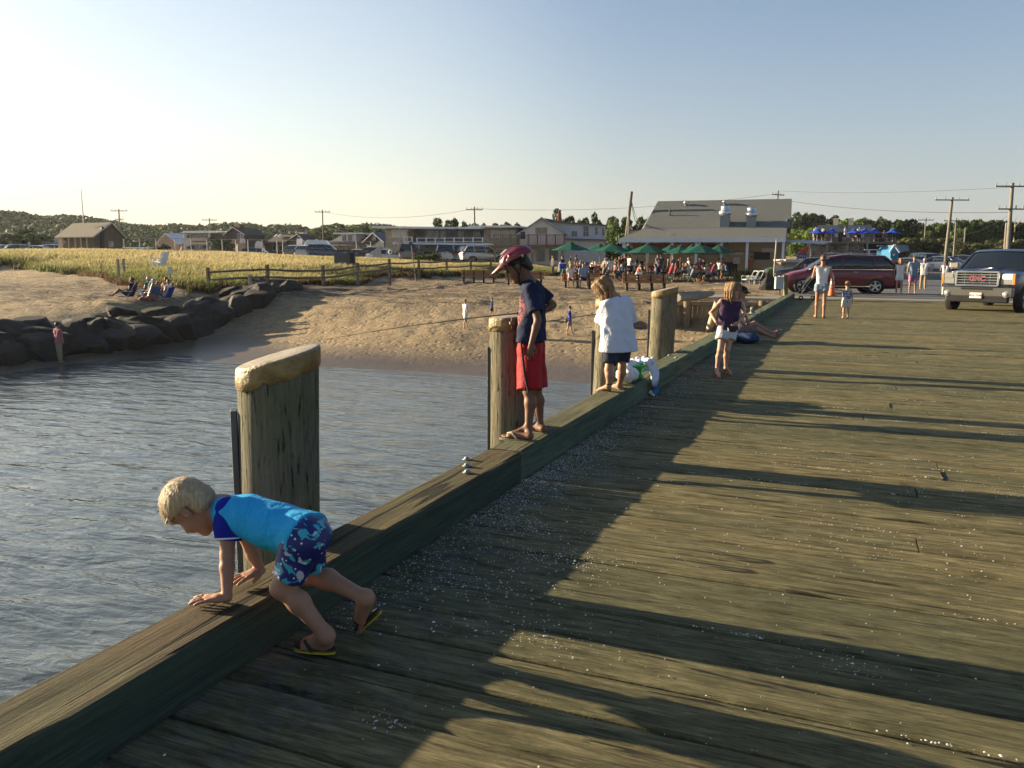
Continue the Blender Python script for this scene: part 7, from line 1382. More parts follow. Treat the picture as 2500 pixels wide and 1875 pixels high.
b = MB(); b.beam(F.P(2184, 598, .3), F.P(2197, 616, .3), .1, .16); b.beam(F.P(2184, 598, .3), F.P(2172, 616, .3), .1, .16); b.build("gable_trim", TRIMW, root, True); b = MB(); F.poly(b, [(2184, 598), (2214, 598), (2218, 612), (2197, 616)], 2.5, .2); b.build("roof", M("shed_roof", (.16, .22, .28), .8), root, True); b = MB(); F.poly(b, [(2196, 640), (2214, 640), (2214, 612), (2196, 614)], 2.5, -.3); b.build("side_wall", M("shed_dark", (.05, .03, .03)), root, True); b = MB(); b.lathe(F.P(2182, 622, .05), [(0, 0), (.12, 0)], 12, F.n); b.build("emblem", TRIMW, root, True)
# ---- utility poles and wires
UP = M("utility_pole_wood", (.17, .155, .13), .9, .25, 3, .3, 20, .02, (3, 3, .5)); WIRE = M("wire_dark", (.04, .04, .04), .6); INS = M("insulator", (.25, .24, .22), .5); POLES = {}
def upole(key, label, xb, yb, xt, yt, d_, arms=((0, 1.1),), r=.115, ang=None):
    pb = D(xb, yb, d_); pt = D(xt, yt, d_); gz = tz(pb[0], pb[1]); dr = (pb-pt)/(pt[2]-pb[2]); base = pt+dr*(pt[2]-gz+.3); root = thing("utility_pole", label, "utility pole", base, 0, "wooden utility poles"); b = MB(); b.tube([base, pt], [r, r*.75], 8); b.build("pole", UP, root, True); POLES[key] = pt
    ax_ = rx if ang is None else V(math.cos(ang), math.sin(ang), 0)
    for dz, hw_ in arms:
        c0 = pt+(base-pt)/np.linalg.norm(base-pt)*dz; b = MB(); b.beam(c0-ax_*hw_, c0+ax_*hw_, .12, .1); o = b.build("crossarm", UP, root, True)
        for q_ in (-hw_*.95, -hw_*.4, hw_*.4, hw_*.95): b = MB(); b.cyl(c0+ax_*q_, c0+ax_*q_+V(0, 0, .28), .05, .04, 6); b.build("insulator", INS, o, True)
    return root
upole('a', "utility pole with single crossarm standing left of the dormer house", 790, 612, 787, 512, 122, ((.35, 1.15),)); upole('b', "utility pole with crossarm rising behind the motel roof", 1159, 560, 1158, 505, 98, ((.35, 1.0),))
upole('c', "thick leaning pole without crossarm, left of the big restaurant roof", 1527, 600, 1542, 468, 74, (), .19); upole('c2', "second shorter pole leaning against the thick one by the restaurant", 1535, 600, 1535.5, 525, 73, (), .13)
upole('d', "utility pole top with crossarm showing above the right of the restaurant ridge", 1896, 520, 1900, 466, 92, ((.45, .95),), ang=.9); upole('e', "tall leaning utility pole above the white hatchback", 2309, 626, 2325, 482, 78, ((.25, 1.65),), .17); upole('f', "utility pole with offset crossarm, right of the tall leaning one", 2327, 640, 2335, 532, 96, ((.35, 1.5),))
upole('g', "distant utility pole beside the dark trees, left of the leaning one", 2255, 614, 2261, 532, 112, ((.3, 1.1),)); upole('h', "thin bare pole without crossarm in front of the dark trees", 2351, 626, 2357.5, 556, 100, (), .11); upole('i', "tallest utility pole with two crossarms above the pickup truck", 2458, 640, 2472, 447, 62, ((.25, 1.3), (2.0, 1.0)), .17)
upole('i2', "short pole stub standing beside the tallest utility pole", 2451, 640, 2458, 544, 63, (), .13); upole('j', "utility pole in front of the far white house with decks", 513, 618, 511, 532, 132, ((.35, 1.2),)); upole('k', "utility pole with transformers behind the fishing shack", 292, 560, 290, 510, 118, ((.3, 1.2), (1.6, .6))); upole('l', "dark leaning pole in the round tree at the far left", 61, 606, 57, 535, 120, ())
root = thing("flagpole", "tall thin bare flagpole on the fishing shack roof", "flagpole", D(204, 548, 96)); b = MB(); b.tube([D(204.5, 548, 96), D(198, 462, 97)], [.07, .035], 6); b.build("pole", M("flagpole_grey", (.5, .47, .42)), root, True)
def wire(label, p, q, sag=1.0, r=.02, n=14):
    p = np.asarray(p); q = np.asarray(q); b = MB(); b.tube([p+(q-p)*t_-V(0, 0, sag*4*t_*(1-t_)) for t_ in np.linspace(0, 1, n)], r, 4); o = b.build("overhead_wire", WIRE); props(o, label, "wire", "overhead wires")
wire("upper wire from the tallest right pole to the pole behind the restaurant ridge", POLES['i']-V(0, 0, 2.2), POLES['d']-V(0, 0, .9), .5); wire("thin upper wire running from the tallest right pole over the restaurant", POLES['i']-V(0, 0, .3), POLES['d'], .3, .012)
wire("wire from the restaurant ridge pole down to the motel pole", POLES['d']-V(0, 0, .3), POLES['b']-V(0, 0, .2), .8, .015); wire("wire from the motel pole to the pole by the dormer house", POLES['b']-V(0, 0, .2), POLES['a']-V(0, 0, .3), 1.0, .018); wire("lower wire from the motel pole to the pole by the dormer house", POLES['b']-V(0, 0, 2.2), POLES['a']-V(0, 0, 2.6), 1.2, .018)
wire("wire from the dormer house pole to the pole by the far white house", POLES['a']-V(0, 0, 2.6), POLES['j']-V(0, 0, 1.), 1.5, .018); wire("slack cable from the thick leaning pole down to the restaurant roof", POLES['c']-V(0, 0, .9), RP(1.0, 2.0, ze+1.4), .6, .035); wire("second slack cable beside it from the thick leaning pole to the restaurant", POLES['c']-V(0, 0, .7), RP(1.4, 2.4, ze+1.5), .8, .025)
wire("thin wire between the two right hand tall poles", POLES['i']-V(0, 0, 2.4), POLES['e']-V(0, 0, 3.6), .5, .012); wire("wire across the shack towards the far poles", POLES['k']-V(0, 0, 1), POLES['j']-V(0, 0, 1.2), 1.2, .015)
# ---- basketball court: mesh fence frame and hoops
root = thing("court_fence", "thin pipe frame of the tall court fence behind the dune grass", "fence", (*D(600, 630, 104)[:2], 2)); b = MB(); PF = M("fence_pipe", (.28, .27, .25), .5, metal=.4); xs = [302, 340, 380, 427, 466, 505, 542, 575, 605, 640, 676, 690, 727, 762, 800, 870, 905]
for x_ in xs: q_ = D(x_, 581+(x_-302)*.014, 104); b.cyl((q_[0], q_[1], tz(q_[0], q_[1])-.2), q_, .05, n=6)
for x0, x1 in zip(xs[:-1], xs[1:]): b.cyl(D(x0, 581+(x0-302)*.014, 104), D(x1, 581+(x1-302)*.014, 104), .03, n=5)
b.build("pipe_frame", PF, root, True)
BB = M("backboard_white", (.62, .62, .62), .5, .1)
for k, (x_, y0, y1, w, sq, lab) in enumerate(((456, 586, 601, 15, 0, "blue tinted fan shaped hoop board, leftmost of the basketball hoops"), (592, 582, 594, 14, 0, "fan shaped basketball board on curved post before the ivy house"), (631, 588, 605, 17, 0, "large fan shaped basketball board above the dark green car"), (731, 583, 598, 14, 1, "square white basketball board above the camper"), (773, 584, 599, 14, 0, "fan shaped board beside the utility pole above the camper"))):
    d2 = 101; p0 = D(x_, (y0+y1)/2, d2); gz = tz(p0[0], p0[1]); root = thing("basketball_hoop", lab, "basketball hoop", (p0[0], p0[1], gz), 0, "basketball hoops"); Fk = Fac(D(x_-w, 630, d2), D(x_+w, 630, d2)); b = MB()
    pts = [(x_-w/2, y1), (x_+w/2, y1), (x_+w/2, y0), (x_-w/2, y0)] if sq else [(x_-w/2, y1), (x_+w/2, y1), (x_+w/2, y0+(y1-y0)*.45), (x_+w*.3, y0+(y1-y0)*.1), (x_, y0), (x_-w*.3, y0+(y1-y0)*.1), (x_-w/2, y0+(y1-y0)*.45)]
    Fk.poly(b, pts, .06); b.build("backboard", BB, root, True); b = MB(); b.lathe(Fk.P(x_, y1-2, .3), [(.22, 0), (.25, .02), (.22, .04)], 12); b.build("rim", M("hoop_orange", (.4, .1, .05)), root, True); b = MB(); side = -1 if k in (0, 1) else 1
    q_ = Fk.P(x_+side*w*.9, 620, -.2); b.tube([(q_[0], q_[1], gz), Fk.P(x_+side*w*.9, y1+4, -.2), Fk.P(x_+side*w*.7, y0+8, -.2), Fk.P(x_, (y0+y1)/2+1, -.1)], .06, 6); b.build("post", PF, root, True)
root = thing("picket_fence", "low white picket fence at the back of the dune grass", "fence", (*D(585, 630, 103)[:2], 2)); b = MB()
for i in range(70): x_ = 528+i*1.7; q_ = D(x_, 617, 103); g_ = tz(q_[0], q_[1]); b.box((q_[0], q_[1], g_+.4), (.07, .03, .75), rz=YAW)
q0, q1 = D(528, 617, 103), D(646, 617, 103); b.beam((q0[0], q0[1], tz(q0[0], q0[1])+.55), (q1[0], q1[1], tz(q1[0], q1[1])+.55), .03, .06); b.build("pickets", TRIMW, root, True)
root = thing("street_sign", "small white parking sign above the cars at far left", "sign", (*D(70, 606, 104)[:2], 2.1)); b = MB(); Fk = Fac(D(60, 630, 104), D(80, 630, 104)); Fk.rect(b, 68, 591, 73, 597, 0, .05); b.build("panel", TRIMW, root, True); b = MB(); b.tube([Fk.P(70.5, 612), Fk.P(70.5, 592)], .04, 5); b.build("post", PF, root, True)
# ================================================================ plants
def leaf_m(name, stops, rough=.7, trans=.25):
    t = NT(name); r_ = t.attr("rnd"); oi = t.n("ObjectInfo").outputs['Random']; f_ = t.math('ADD', t.math('MULTIPLY', r_, .85), t.math('MULTIPLY', oi, .15)); c = t.ramp(f_, *stops)
    t.fin(c, rough, spec=.25); tr = t.n("BsdfTranslucent"); t.set(tr.inputs[0], c); mx = t.n("MixShader", i0=trans, i1=t.b.outputs[0], i2=tr.outputs[0]); t.t.links.new(mx.outputs[0], t.out.inputs[0]); return t.m
BARK = M("bark", (.06, .045, .035), .9, .3, 6, .5, 20, .03)
LEAF = [leaf_m("leaves_dark", ((0, (.012, .026, .010)), (.6, (.035, .065, .018)), (1, (.06, .10, .025)))), leaf_m("leaves_mid", ((0, (.025, .05, .012)), (.6, (.07, .11, .025)), (1, (.12, .17, .04)))), leaf_m("leaves_light", ((0, (.06, .10, .015)), (.6, (.14, .20, .03)), (1, (.24, .30, .06)))), leaf_m("leaves_olive", ((0, (.04, .045, .018)), (.6, (.09, .10, .04)), (1, (.16, .16, .07))))]
def leaf_cloud(centers, radii, n, size, r_, flat=.8, up=0.):
    """n leaf faces spread over the shells of ellipsoid clumps"""
    k = len(centers); w = np.array([r[0]*r[2] for r in radii]); idx = r_.choice(k, n, p=w/w.sum()); d = r_.normal(size=(n, 3)); d /= np.linalg.norm(d, axis=1)[:, None]; d[:, 2] = np.where(d[:, 2] < -.5, -d[:, 2], d[:, 2])
    rad = r_.uniform(.55, 1.08, n)**.6; C = np.array(centers)[idx]+d*np.array(radii)[idx]*rad[:, None]; nr = d+r_.normal(size=(n, 3))*.7; nr /= np.linalg.norm(nr, axis=1)[:, None]
    t_ = np.cross(nr, r_.normal(size=(n, 3))); t_ /= np.linalg.norm(t_, axis=1)[:, None]; b_ = np.cross(nr, t_); s_ = size*r_.uniform(.5, 1.3, n)[:, None]
    v = np.stack([C-t_*s_, C-b_*s_*.6, C+t_*s_, C+b_*s_*.6], 1).reshape(-1, 3); f_ = np.arange(4*n).reshape(n, 4); cl = r_.uniform(0, 1, k)[idx]; a = np.clip(cl*.45+r_.uniform(0, .55, n), .01, 1); return v, f_, np.repeat(a, 4)
def crown_mesh(name, r_, n=4200, lobes=22, size=.042, shape='round'):
    cs, rs = [], []
    for i in range(lobes):
        th = r_.uniform(0, 6.28); h_ = r_.uniform(.18, .92) if shape == 'round' else r_.uniform(.05, .9); w_ = math.sqrt(max(.02, 1-((h_-.5)/.5)**2)) if shape == 'round' else 1-.55*h_; rr_ = r_.uniform(.22, .5)*w_**.6; cs.append((math.cos(th)*rr_, math.sin(th)*rr_, h_)); q_ = r_.uniform(.12, .22)*(1-.3*abs(h_-.4)); rs.append((q_, q_, q_*.8))
    cs.append((0, 0, .5)); rs.append((.30, .30, .34)); v, f_, a = leaf_cloud(cs, rs, n, size, r_); me = mesh_np(name, v, f_, False); vattr(me, "rnd", a); return me
CROWNS = [crown_mesh("crown", np.random.default_rng(i+40), shape='round' if i < 4 else 'bush') for i in range(6)]
def trunk_mesh(r_):
    b = MB(); b.tube([(0, 0, -.1), (.01, .01, .25), (0, .02, .55)], [.035, .026, .012], 8)
    for i in range(5): th = r_.uniform(0, 6.28); b.tube([(0, 0, .22+.05*i), (math.cos(th)*.12, math.sin(th)*.12, .42+.05*i), (math.cos(th)*.28, math.sin(th)*.28, .6+.06*i)], [.014, .009, .003], 6)
    return b.mesh("trunk")
TRUNKS = [trunk_mesh(random.Random(i)) for i in range(3)]; _rt = random.Random(77)
def tree(px, ytop, wpx, ybase, d_, kind, label, group=None, cat="tree", name="tree", shape=None):
    p = D(px, ybase, d_); tp = D(px, ytop, d_); s_ = d_/FPX; gz = min(tz(p[0], p[1]), p[2]+3); H_ = tp[2]-gz; Wd = wpx*s_*1.3; root = thing(name, label, cat, (p[0], p[1], gz), _rt.uniform(0, 6.28), group)
    c = bpy.data.objects.new("crown", CROWNS[_rt.randrange(4) if shape is None else shape]); col.objects.link(c); c.parent = root; c.scale = (Wd, Wd, H_*.97)
    if not c.data.materials: c.data.materials.append(LEAF[0])
    c.material_slots[0].link = 'OBJECT'; c.material_slots[0].material = LEAF[kind]
    t_ = bpy.data.objects.new("trunk", TRUNKS[_rt.randrange(3)]); col.objects.link(t_); t_.parent = root; t_.scale = (max(Wd, H_*.5),)*2+(H_*.97,)
    if not t_.data.materials: t_.data.materials.append(BARK)
    return root
for a in ((62, 562, 92, 606, 116, 0, "large round dark tree above the parked cars at far left"), (1095, 531, 52, 610, 125, 0, "tall dark tree rising behind the middle of the motel"), (1130, 541, 34, 610, 128, 0, "lower dark tree behind the motel beside the tall one"), (1150, 545, 30, 610, 122, 0, "dark tree right of the pole behind the motel"), (1168, 545, 22, 600, 120, 3, "small pointed tree behind the motel's right end"), (1190, 547, 40, 610, 125, 0, "low tree behind the right wing of the motel"), (1225, 546, 46, 610, 125, 0, "broad low tree between motel and white gable house"), (1252, 541, 36, 610, 120, 0, "tree touching the left slope of the white gable house"),
          (1374, 512, 46, 600, 104, 0, "dark tree behind the red brick chimney"), (1412, 537, 36, 600, 100, 3, "small tree right behind the dormer windows"), (1446, 522, 44, 610, 104, 0, "dark tree behind the right end of the dormer"), (1478, 530, 44, 615, 100, 0, "dark tree just right of the dormer house"), (1503, 528, 42, 620, 96, 1, "green tree left of the thick leaning pole"), (1510, 548, 62, 640, 86, 1, "broad light green tree in front, left of the thick leaning pole"), (1548, 530, 46, 620, 96, 0, "dark tree behind the thick leaning pole"), (1572, 527, 46, 625, 100, 3, "tree touching the left edge of the big grey roof"), (1585, 545, 40, 620, 90, 0, "low dark tree behind the left eave of the restaurant"),
          (1062, 530, 10, 560, 130, 3, "thin pointed tree top behind the motel roof"), (843, 545, 110, 600, 170, 1, "broad light green wooded clump behind the dormer house"), (905, 552, 80, 600, 150, 1, "green tree clump just behind the dark blue gable"), (945, 556, 60, 600, 140, 0, "dark tree behind the left end of the motel roof"), (797, 565, 60, 606, 150, 3, "low olive trees right of the utility pole by the camper"), (745, 578, 50, 606, 140, 0, "low dark trees behind the square backboard"), (640, 578, 70, 606, 150, 0, "dark hedge like trees behind the brown shingled house")):
    tree(*a)
tree(540, 578, 56, 620, 124, 0, "dark green creeper covered tree left of the ivy house", None, shape=4); tree(395, 594, 34, 618, 118, 0, "dark bush at the left foot of the tan gable house", None, "bush", "bush", 4)
tree(1047, 619, 64, 640, 77, 1, "rounded green shrub mound in front of the motel", None, "shrub", "shrub", 5)
R1 = "trees on the slope behind the restaurants"; rows = []
for px_ in range(1945, 2030, 17): rows.append((px_, 517+_rt.uniform(-3, 6)+max(0, px_-1990)*.5, 52, 600, 150, 0, "dark tree on the ridge behind the right end of the big roof"))
for px_ in range(1948, 2110, 15): rows.append((px_, 566-(px_-1948)*.14-8*math.sin((px_-1948)/60)+_rt.uniform(-4, 4), 52, 612, 118, 2, "sunlit bright green tree on the slope behind the blue umbrella restaurant"))
for px_ in range(2060, 2175, 16): rows.append((px_, 534+_rt.uniform(-4, 4), 48, 610, 130, 1 if px_ < 2110 else 3, "olive green tree on the slope above the blue grey hip roof"))
for px_ in range(2160, 2270, 12): rows.append((px_, 543+_rt.uniform(-7, 5), 50, 625, 118, 0, "dark tree in the shaded wood right of the blue umbrellas"))
for px_ in range(2185, 2330, 22): rows.append((px_, 580+_rt.uniform(-6, 6), 54, 630, 110, 3 if px_ % 4 else 0, "low olive tree at the edge of the car park"))
for px_ in range(2265, 2350, 15): rows.append((px_, 547+_rt.uniform(-5, 5), 48, 635, 116, 1, "mid green tree behind the tall leaning pole"))
for px_ in range(2345, 2520, 13): rows.append((px_, 542+_rt.uniform(-6, 6), 54, 640, 112, 1 if 2350 < px_ < 2420 else 0, "tree in the dark green row above the pickup truck"))
for px_ in range(2335, 2520, 22): rows.append((px_, 590+_rt.uniform(-10, 10), 58, 640, 100, 3, "low bushy tree just above the pickup truck roof"))
for a in rows: tree(*a, group=R1)
root = thing("dead_tree", "leafless forked dead tree at the right edge beside the tallest pole", "tree", (*D(2474, 590, 100)[:2], 1)); b = MB(); b.tube([D(2473, 600, 100), D(2478, 555, 100), D(2486, 545, 100), D(2494, 534, 100)], [.14, .1, .06, .02], 6); b.tube([D(2478, 555, 100), D(2478, 540, 100), D(2482, 530, 100)], [.08, .04, .01], 6); b.build("trunk", M("dead_wood", (.3, .26, .2)), root, True)
# ---- far wooded ridge (one mass)
SIL = [(-200, 512), (0, 518), (60, 523), (110, 532), (160, 529), (210, 532), (260, 541), (300, 548), (345, 554), (380, 554), (420, 550), (460, 554), (520, 553), (560, 549), (590, 546), (620, 551), (650, 560), (680, 553), (720, 553), (750, 561), (790, 566), (830, 558), (870, 550), (900, 552), (940, 550), (1000, 562), (1100, 568), (1300, 566), (1500, 560), (1700, 560), (1950, 545), (2200, 556), (2500, 552), (2750, 548)]
r_ = np.random.default_rng(12); sx = np.array([p[0] for p in SIL]); sy = np.array([p[1] for p in SIL]); cs = []; rs = []
for i in range(1500):
    px_ = r_.uniform(-200, 1050) if i < 1150 else r_.uniform(1050, 2750); d_ = 165+165*r_.uniform(0, 1)**.8; y_ = np.interp(px_, sx, sy)+r_.uniform(-1.5, 4); f_ = (d_-165)/165; y_ = 604+(y_-604)*min(1, f_*1.25+.1); q_ = r_.uniform(3.5, 6.5); tp = D(px_, y_, d_); cs.append(tp-V(0, 0, q_*.7)); rs.append((q_, q_, q_*.8))
v, f_, a = leaf_cloud(cs, rs, 220000, .8, r_); me = mesh_np("woodland", v, f_, False); vattr(me, "rnd", a); WL = leaf_m("woodland_leaves", ((0, (.014, .030, .012)), (.5, (.038, .062, .022)), (1, (.085, .11, .04))), trans=.12); o = link("woodland", me, WL); props(o, kind="stuff")
pxs = np.linspace(-200, 2750, 120); ds = np.linspace(160, 345, 12); vs = []
for px_ in pxs:
    for d_ in ds: f2 = (d_-165)/165; y_ = 606+(np.interp(px_, sx, sy)+16-606)*max(0, min(1, f2*1.2)); p = D(px_, y_, d_); vs.append(p)
i = np.arange(120*12).reshape(120, 12); f_ = np.stack([i[:-1, :-1], i[1:, :-1], i[1:, 1:], i[:-1, 1:]], -1).reshape(-1, 4); o = link("hills", mesh_np("hills", vs, f_), M("hill_understorey", (.022, .034, .014), .95, .4, .3)); props(o, kind="structure")
# ---- dune grass
FT = [(-160, 650), (0, 653), (60, 656), (110, 661), (128, 664), (145, 667), (200, 672), (250, 680), (280, 690), (320, 699), (400, 701), (430, 707), (500, 713), (600, 710), (640, 706), (700, 700), (800, 697), (880, 692), (905, 682), (925, 674), (960, 675), (1010, 673), (1080, 678), (1140, 671), (1200, 677), (1260, 676), (1340, 672), (1385, 668)]
BK = [(-160, 103), (700, 101), (900, 94), (1000, 84), (1200, 76), (1350, 71), (1385, 70)]
az_of = lambda p: math.atan2(p[0], p[1]); gp_ = [ground(a_, b2) for a_, b2 in FT]; faz = np.array([az_of(p) for p in gp_]); fr_ = np.array([np.hypot(p[0], p[1]) for p in gp_]); bp = [D(a_, 620, d2) for a_, d2 in BK]; baz = np.array([az_of(p) for p in bp]); br = np.array([np.hypot(p[0], p[1]) for p in bp])
N = 64000; az = r_.uniform(faz[0], faz[-1], N); u = r_.uniform(0, 1, N)**1.25; f0 = np.interp(az, faz, fr_)+vnoise(az*400, az*0, 3., 4)*2.2; b0 = np.interp(az, baz, br); rad = f0*(b0/f0)**u; x = np.sin(az)*rad; y = np.cos(az)*rad; z = terr(x, y); patch = vnoise(x, y, 6, 21)+.5; fine = vnoise(x, y, 1.6, 22)+.5
keep = (fine*.6+r_.uniform(0, 1, N)*.7 > .30+.35*(u < .05)*(fine < .5)); x, y, z, u, rad, patch, fine = (q_[keep] for q_ in (x, y, z, u, rad, patch, fine)); n = len(x); nb = 6
hgt = (r_.uniform(.16, .38, n)*(.7+.6*patch))*np.where(u < .12, 1.15, 1.)*np.clip(1.1-.45*u, .55, 1); X = np.repeat(x, nb)+r_.normal(0, .13, n*nb)*np.repeat(rad/60, nb); Y = np.repeat(y, nb)+r_.normal(0, .13, n*nb)*np.repeat(rad/60, nb); Z = np.repeat(z, nb); Hh = np.repeat(hgt, nb)*r_.uniform(.6, 1.25, n*nb); wd = np.repeat(rad, nb)/60*.030*r_.uniform(.6, 1.3, n*nb)
th = r_.uniform(0, 6.28, n*nb); bend = r_.normal(.18, .16, n*nb)*Hh; bx = np.cos(.3)*bend; by = bend*.3+r_.normal(0, .08, n*nb); cx, cy = np.cos(th)*wd, np.sin(th)*wd
v = np.stack([np.stack([X-cx, Y-cy, Z-.05], 1), np.stack([X+cx, Y+cy, Z-.05], 1), np.stack([X+cx*.6+bx*.4, Y+cy*.6+by*.4, Z+Hh*.6], 1), np.stack([X+bx, Y+by, Z+Hh], 1), ], 1).reshape(-1, 3); f_ = np.arange(4*n*nb).reshape(-1, 4)
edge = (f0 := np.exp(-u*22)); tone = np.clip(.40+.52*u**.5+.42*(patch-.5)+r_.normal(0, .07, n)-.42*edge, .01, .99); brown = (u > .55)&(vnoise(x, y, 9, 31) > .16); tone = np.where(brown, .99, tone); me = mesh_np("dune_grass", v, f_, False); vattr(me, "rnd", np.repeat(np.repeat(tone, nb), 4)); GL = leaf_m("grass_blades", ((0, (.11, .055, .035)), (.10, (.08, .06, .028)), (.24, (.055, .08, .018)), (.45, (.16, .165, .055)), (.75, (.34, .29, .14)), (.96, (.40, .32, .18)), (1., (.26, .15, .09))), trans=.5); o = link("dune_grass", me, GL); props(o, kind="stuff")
# weeds by the restaurant, strip of grass by the bulkhead
def weeds(name, pts, n, h_, w_, m_, spread):
    X, Y, Z, Hh = [], [], [], []
    for (a_, b2), k in pts:
        g_ = ground(a_, b2)
        for _ in range(k): X.append(g_[0]+r_.normal(0, spread)); Y.append(g_[1]+r_.normal(0, spread*.6)); Z.append(tz(X[-1], Y[-1]) if False else g_[2]); Hh.append(h_*r_.uniform(.5, 1.2))
    X, Y, Z, Hh = map(np.array, (X, Y, Z, Hh)); m2 = len(X); th = r_.uniform(0, 6.28, m2); bx = r_.normal(.1, .25, m2)*Hh; by = r_.normal(0, .25, m2)*Hh; cx, cy = np.cos(th)*w_, np.sin(th)*w_
    v = np.stack([np.stack([X-cx, Y-cy, Z-.03], 1), np.stack([X+cx, Y+cy, Z-.03], 1), np.stack([X+cx*.7+bx*.5, Y+cy*.7+by*.5, Z+Hh*.6], 1), np.stack([X+bx, Y+by, Z+Hh], 1)], 1).reshape(-1, 3); me = mesh_np(name, v, np.arange(4*m2).reshape(-1, 4), False); vattr(me, "rnd", np.repeat(np.clip(r_.normal(.45, .22, m2), .02, .95), 4)); o = link(name, me, GL); props(o, kind="stuff")
weeds("weed_patch", [((1815+i*7, 684-(i > 9)*2), 190) for i in range(18)]+[((1850+i*9, 675), 160) for i in range(10)], 0, .85, .022, GL, .5); weeds("grass_strip", [((1806+i*6, 727), 90) for i in range(8)], 0, .16, .012, GL, .22)
# ================================================================ the crowd: a few bodies, copied and re-dressed
CL = {k: cloth("cloth_"+k, tuple(x*.72 for x in v)) for k, v in dict(white=(.85, .85, .85), cream=(.58, .52, .42), navy=(.02, .03, .08), blue=(.07, .14, .32), sky=(.28, .38, .52), teal=(.03, .26, .30), red=(.40, .05, .05), maroon=(.22, .04, .06), pink=(.55, .25, .42), coral=(.55, .20, .14), green=(.30, .60, .12), olive=(.16, .17, .09), black=(.02, .02, .022), grey=(.25, .25, .27), tan=(.38, .30, .2), denim=(.10, .15, .24), royal=(.02, .05, .40), orange=(.42, .13, .07), plaid=(.45, .18, .22)).items()}
S_ = -.6
PROT = {}
def W(J, k=.86): J['ts'] = k; return J
def proto(key, J, h_, clothes, hair, girth=1.):
    def mk(label, group, pos, rz, sc_, colors):
        if key not in PROT:
            root = person(label, J, h_, .034, SK[0], [(n_, CL['white'], dict(kw)) for n_, kw in clothes], (HR['dark'],)+hair if hair else None, group, hands='no', face=False, girth=girth, loc=(0, 0, 0)); PROT[key] = root
            me_parts = list(root.children)
            for ch in me_parts: ch.material_slots[0].link = 'OBJECT'; ch.material_slots[0].material = ch.data.materials[0]
        else: root = copy_tree(PROT[key])
        props(root, label, "person", group); root.location = [float(v_) for v_ in pos]; root.rotation_euler = (0, 0, rz); root.scale = (sc_,)*3; recolor(root, colors); return root
    return mk
sitl = ((1, .12, -.12),)*2; shin = ((.05, .05, -1),)*2
PR = dict(
 stand=proto('stand', fig(1.72, (0, 0, 0), 0, legs=((.06, .03, -1), (-.04, .03, -1))), 1.72, [('shirt', dict(sleeve=.5, hem=.10, wr=0)), ('shorts', dict(length=.85, wr=0))], ('short',)),
 stand_long=proto('stand_long', fig(1.72, (0, 0, 0), 0, legs=((.06, .03, -1), (-.04, .03, -1)), fores=((.9, -.3, .3), (.2, 0, -1))), 1.72, [('shirt', dict(sleeve=.5, hem=.10, wr=0)), ('trousers', dict(length=1.9, wr=0, off=.01, loose=.01))], ('short',)),
 woman=proto('woman', W(fig(1.65, (0, 0, 0), 0, legs=((.04, .02, -1), (-.02, .02, -1)), fores=((.9, -.3, .2), (.1, 0, -1)))), 1.65, [('shirt', dict(sleeve=0, hem=.08, wr=0, neck=-.03)), ('shorts', dict(length=.45, wr=0))], ('long',), .9),
 woman_up=proto('woman_up', W(fig(1.65, (0, 0, 0), 0, legs=((.04, .02, -1), (-.02, .02, -1)))), 1.65, [('shirt', dict(sleeve=.45, hem=.10, wr=0)), ('trousers', dict(length=1.85, wr=0, off=.006, loose=.006))], ('bun',), .9),
 sit=proto('sit', fig(1.72, (0, 0, 0), 0, legs=sitl, shins=shin, lean=.28, sit=.45, arms=((.55, .2, -.8),)*2, fores=((1, -.3, .1),)*2, hpitch=.25), 1.72, [('shirt', dict(sleeve=.5, hem=.04, wr=0)), ('shorts', dict(length=.9, wr=0))], ('short',)),
 sit_woman=proto('sit_woman', W(fig(1.65, (0, 0, 0), 0, legs=sitl, shins=shin, lean=.15, sit=.45, arms=((.35, .2, -.9),)*2, fores=((1, -.3, .3),)*2, hpitch=.1)), 1.65, [('shirt', dict(sleeve=.3, hem=.04, wr=0)), ('shorts', dict(length=.8, wr=0))], ('long',), .9),
 sit_back=proto('sit_back', fig(1.75, (0, 0, 0), 0, legs=((1, .3, -.1), (1, .2, -.1)), shins=((.15, .05, -1), (-.15, .05, -1)), lean=-.12, sit=.45, arms=((-.1, 1, -.35), (.2, .3, -1)), fores=((-.1, 1, -.05), (.8, -.2, -.1))), 1.75, [('shirt', dict(sleeve=.5, hem=.05, wr=0)), ('shorts', dict(length=.85, wr=0))], ('short',)),
 recline=proto('recline', fig(1.70, (0, 0, 0), 0, legs=((.85, .08, .50), (.90, .10, .40)), shins=((.75, 0, -.65), (.85, 0, -.5)), lean=-.42, sit=.16, arms=((.2, .35, -1),)*2, fores=((.9, 0, .2),)*2, hpitch=.35), 1.70, [('shirt', dict(sleeve=.35, hem=.04, wr=0)), ('shorts', dict(length=.7, wr=0))], ('short',)),
 child=proto('child', fig(1.15, (0, 0, 0), 0, legs=((.25, .03, -1), (-.2, .03, -1)), arms=((.3, .3, -1), (-.2, .3, -1)), fores=((.7, .2, -.3), (.3, .1, -1)), headk=1.35), 1.15, [('shirt', dict(sleeve=.6, hem=.08, wr=0)), ('shorts', dict(length=.8, wr=0))], ('short',)),
 bend=proto('bend', W(fig(1.65, (0, 0, 0), 0, lean=1.35, legs=((.1, .05, -1), (-.1, .05, -1)), arms=((.2, .1, -1),)*2)), 1.65, [('shirt', dict(sleeve=.5, hem=.05, wr=0)), ('shorts', dict(length=.5, wr=0))], ('short',)))
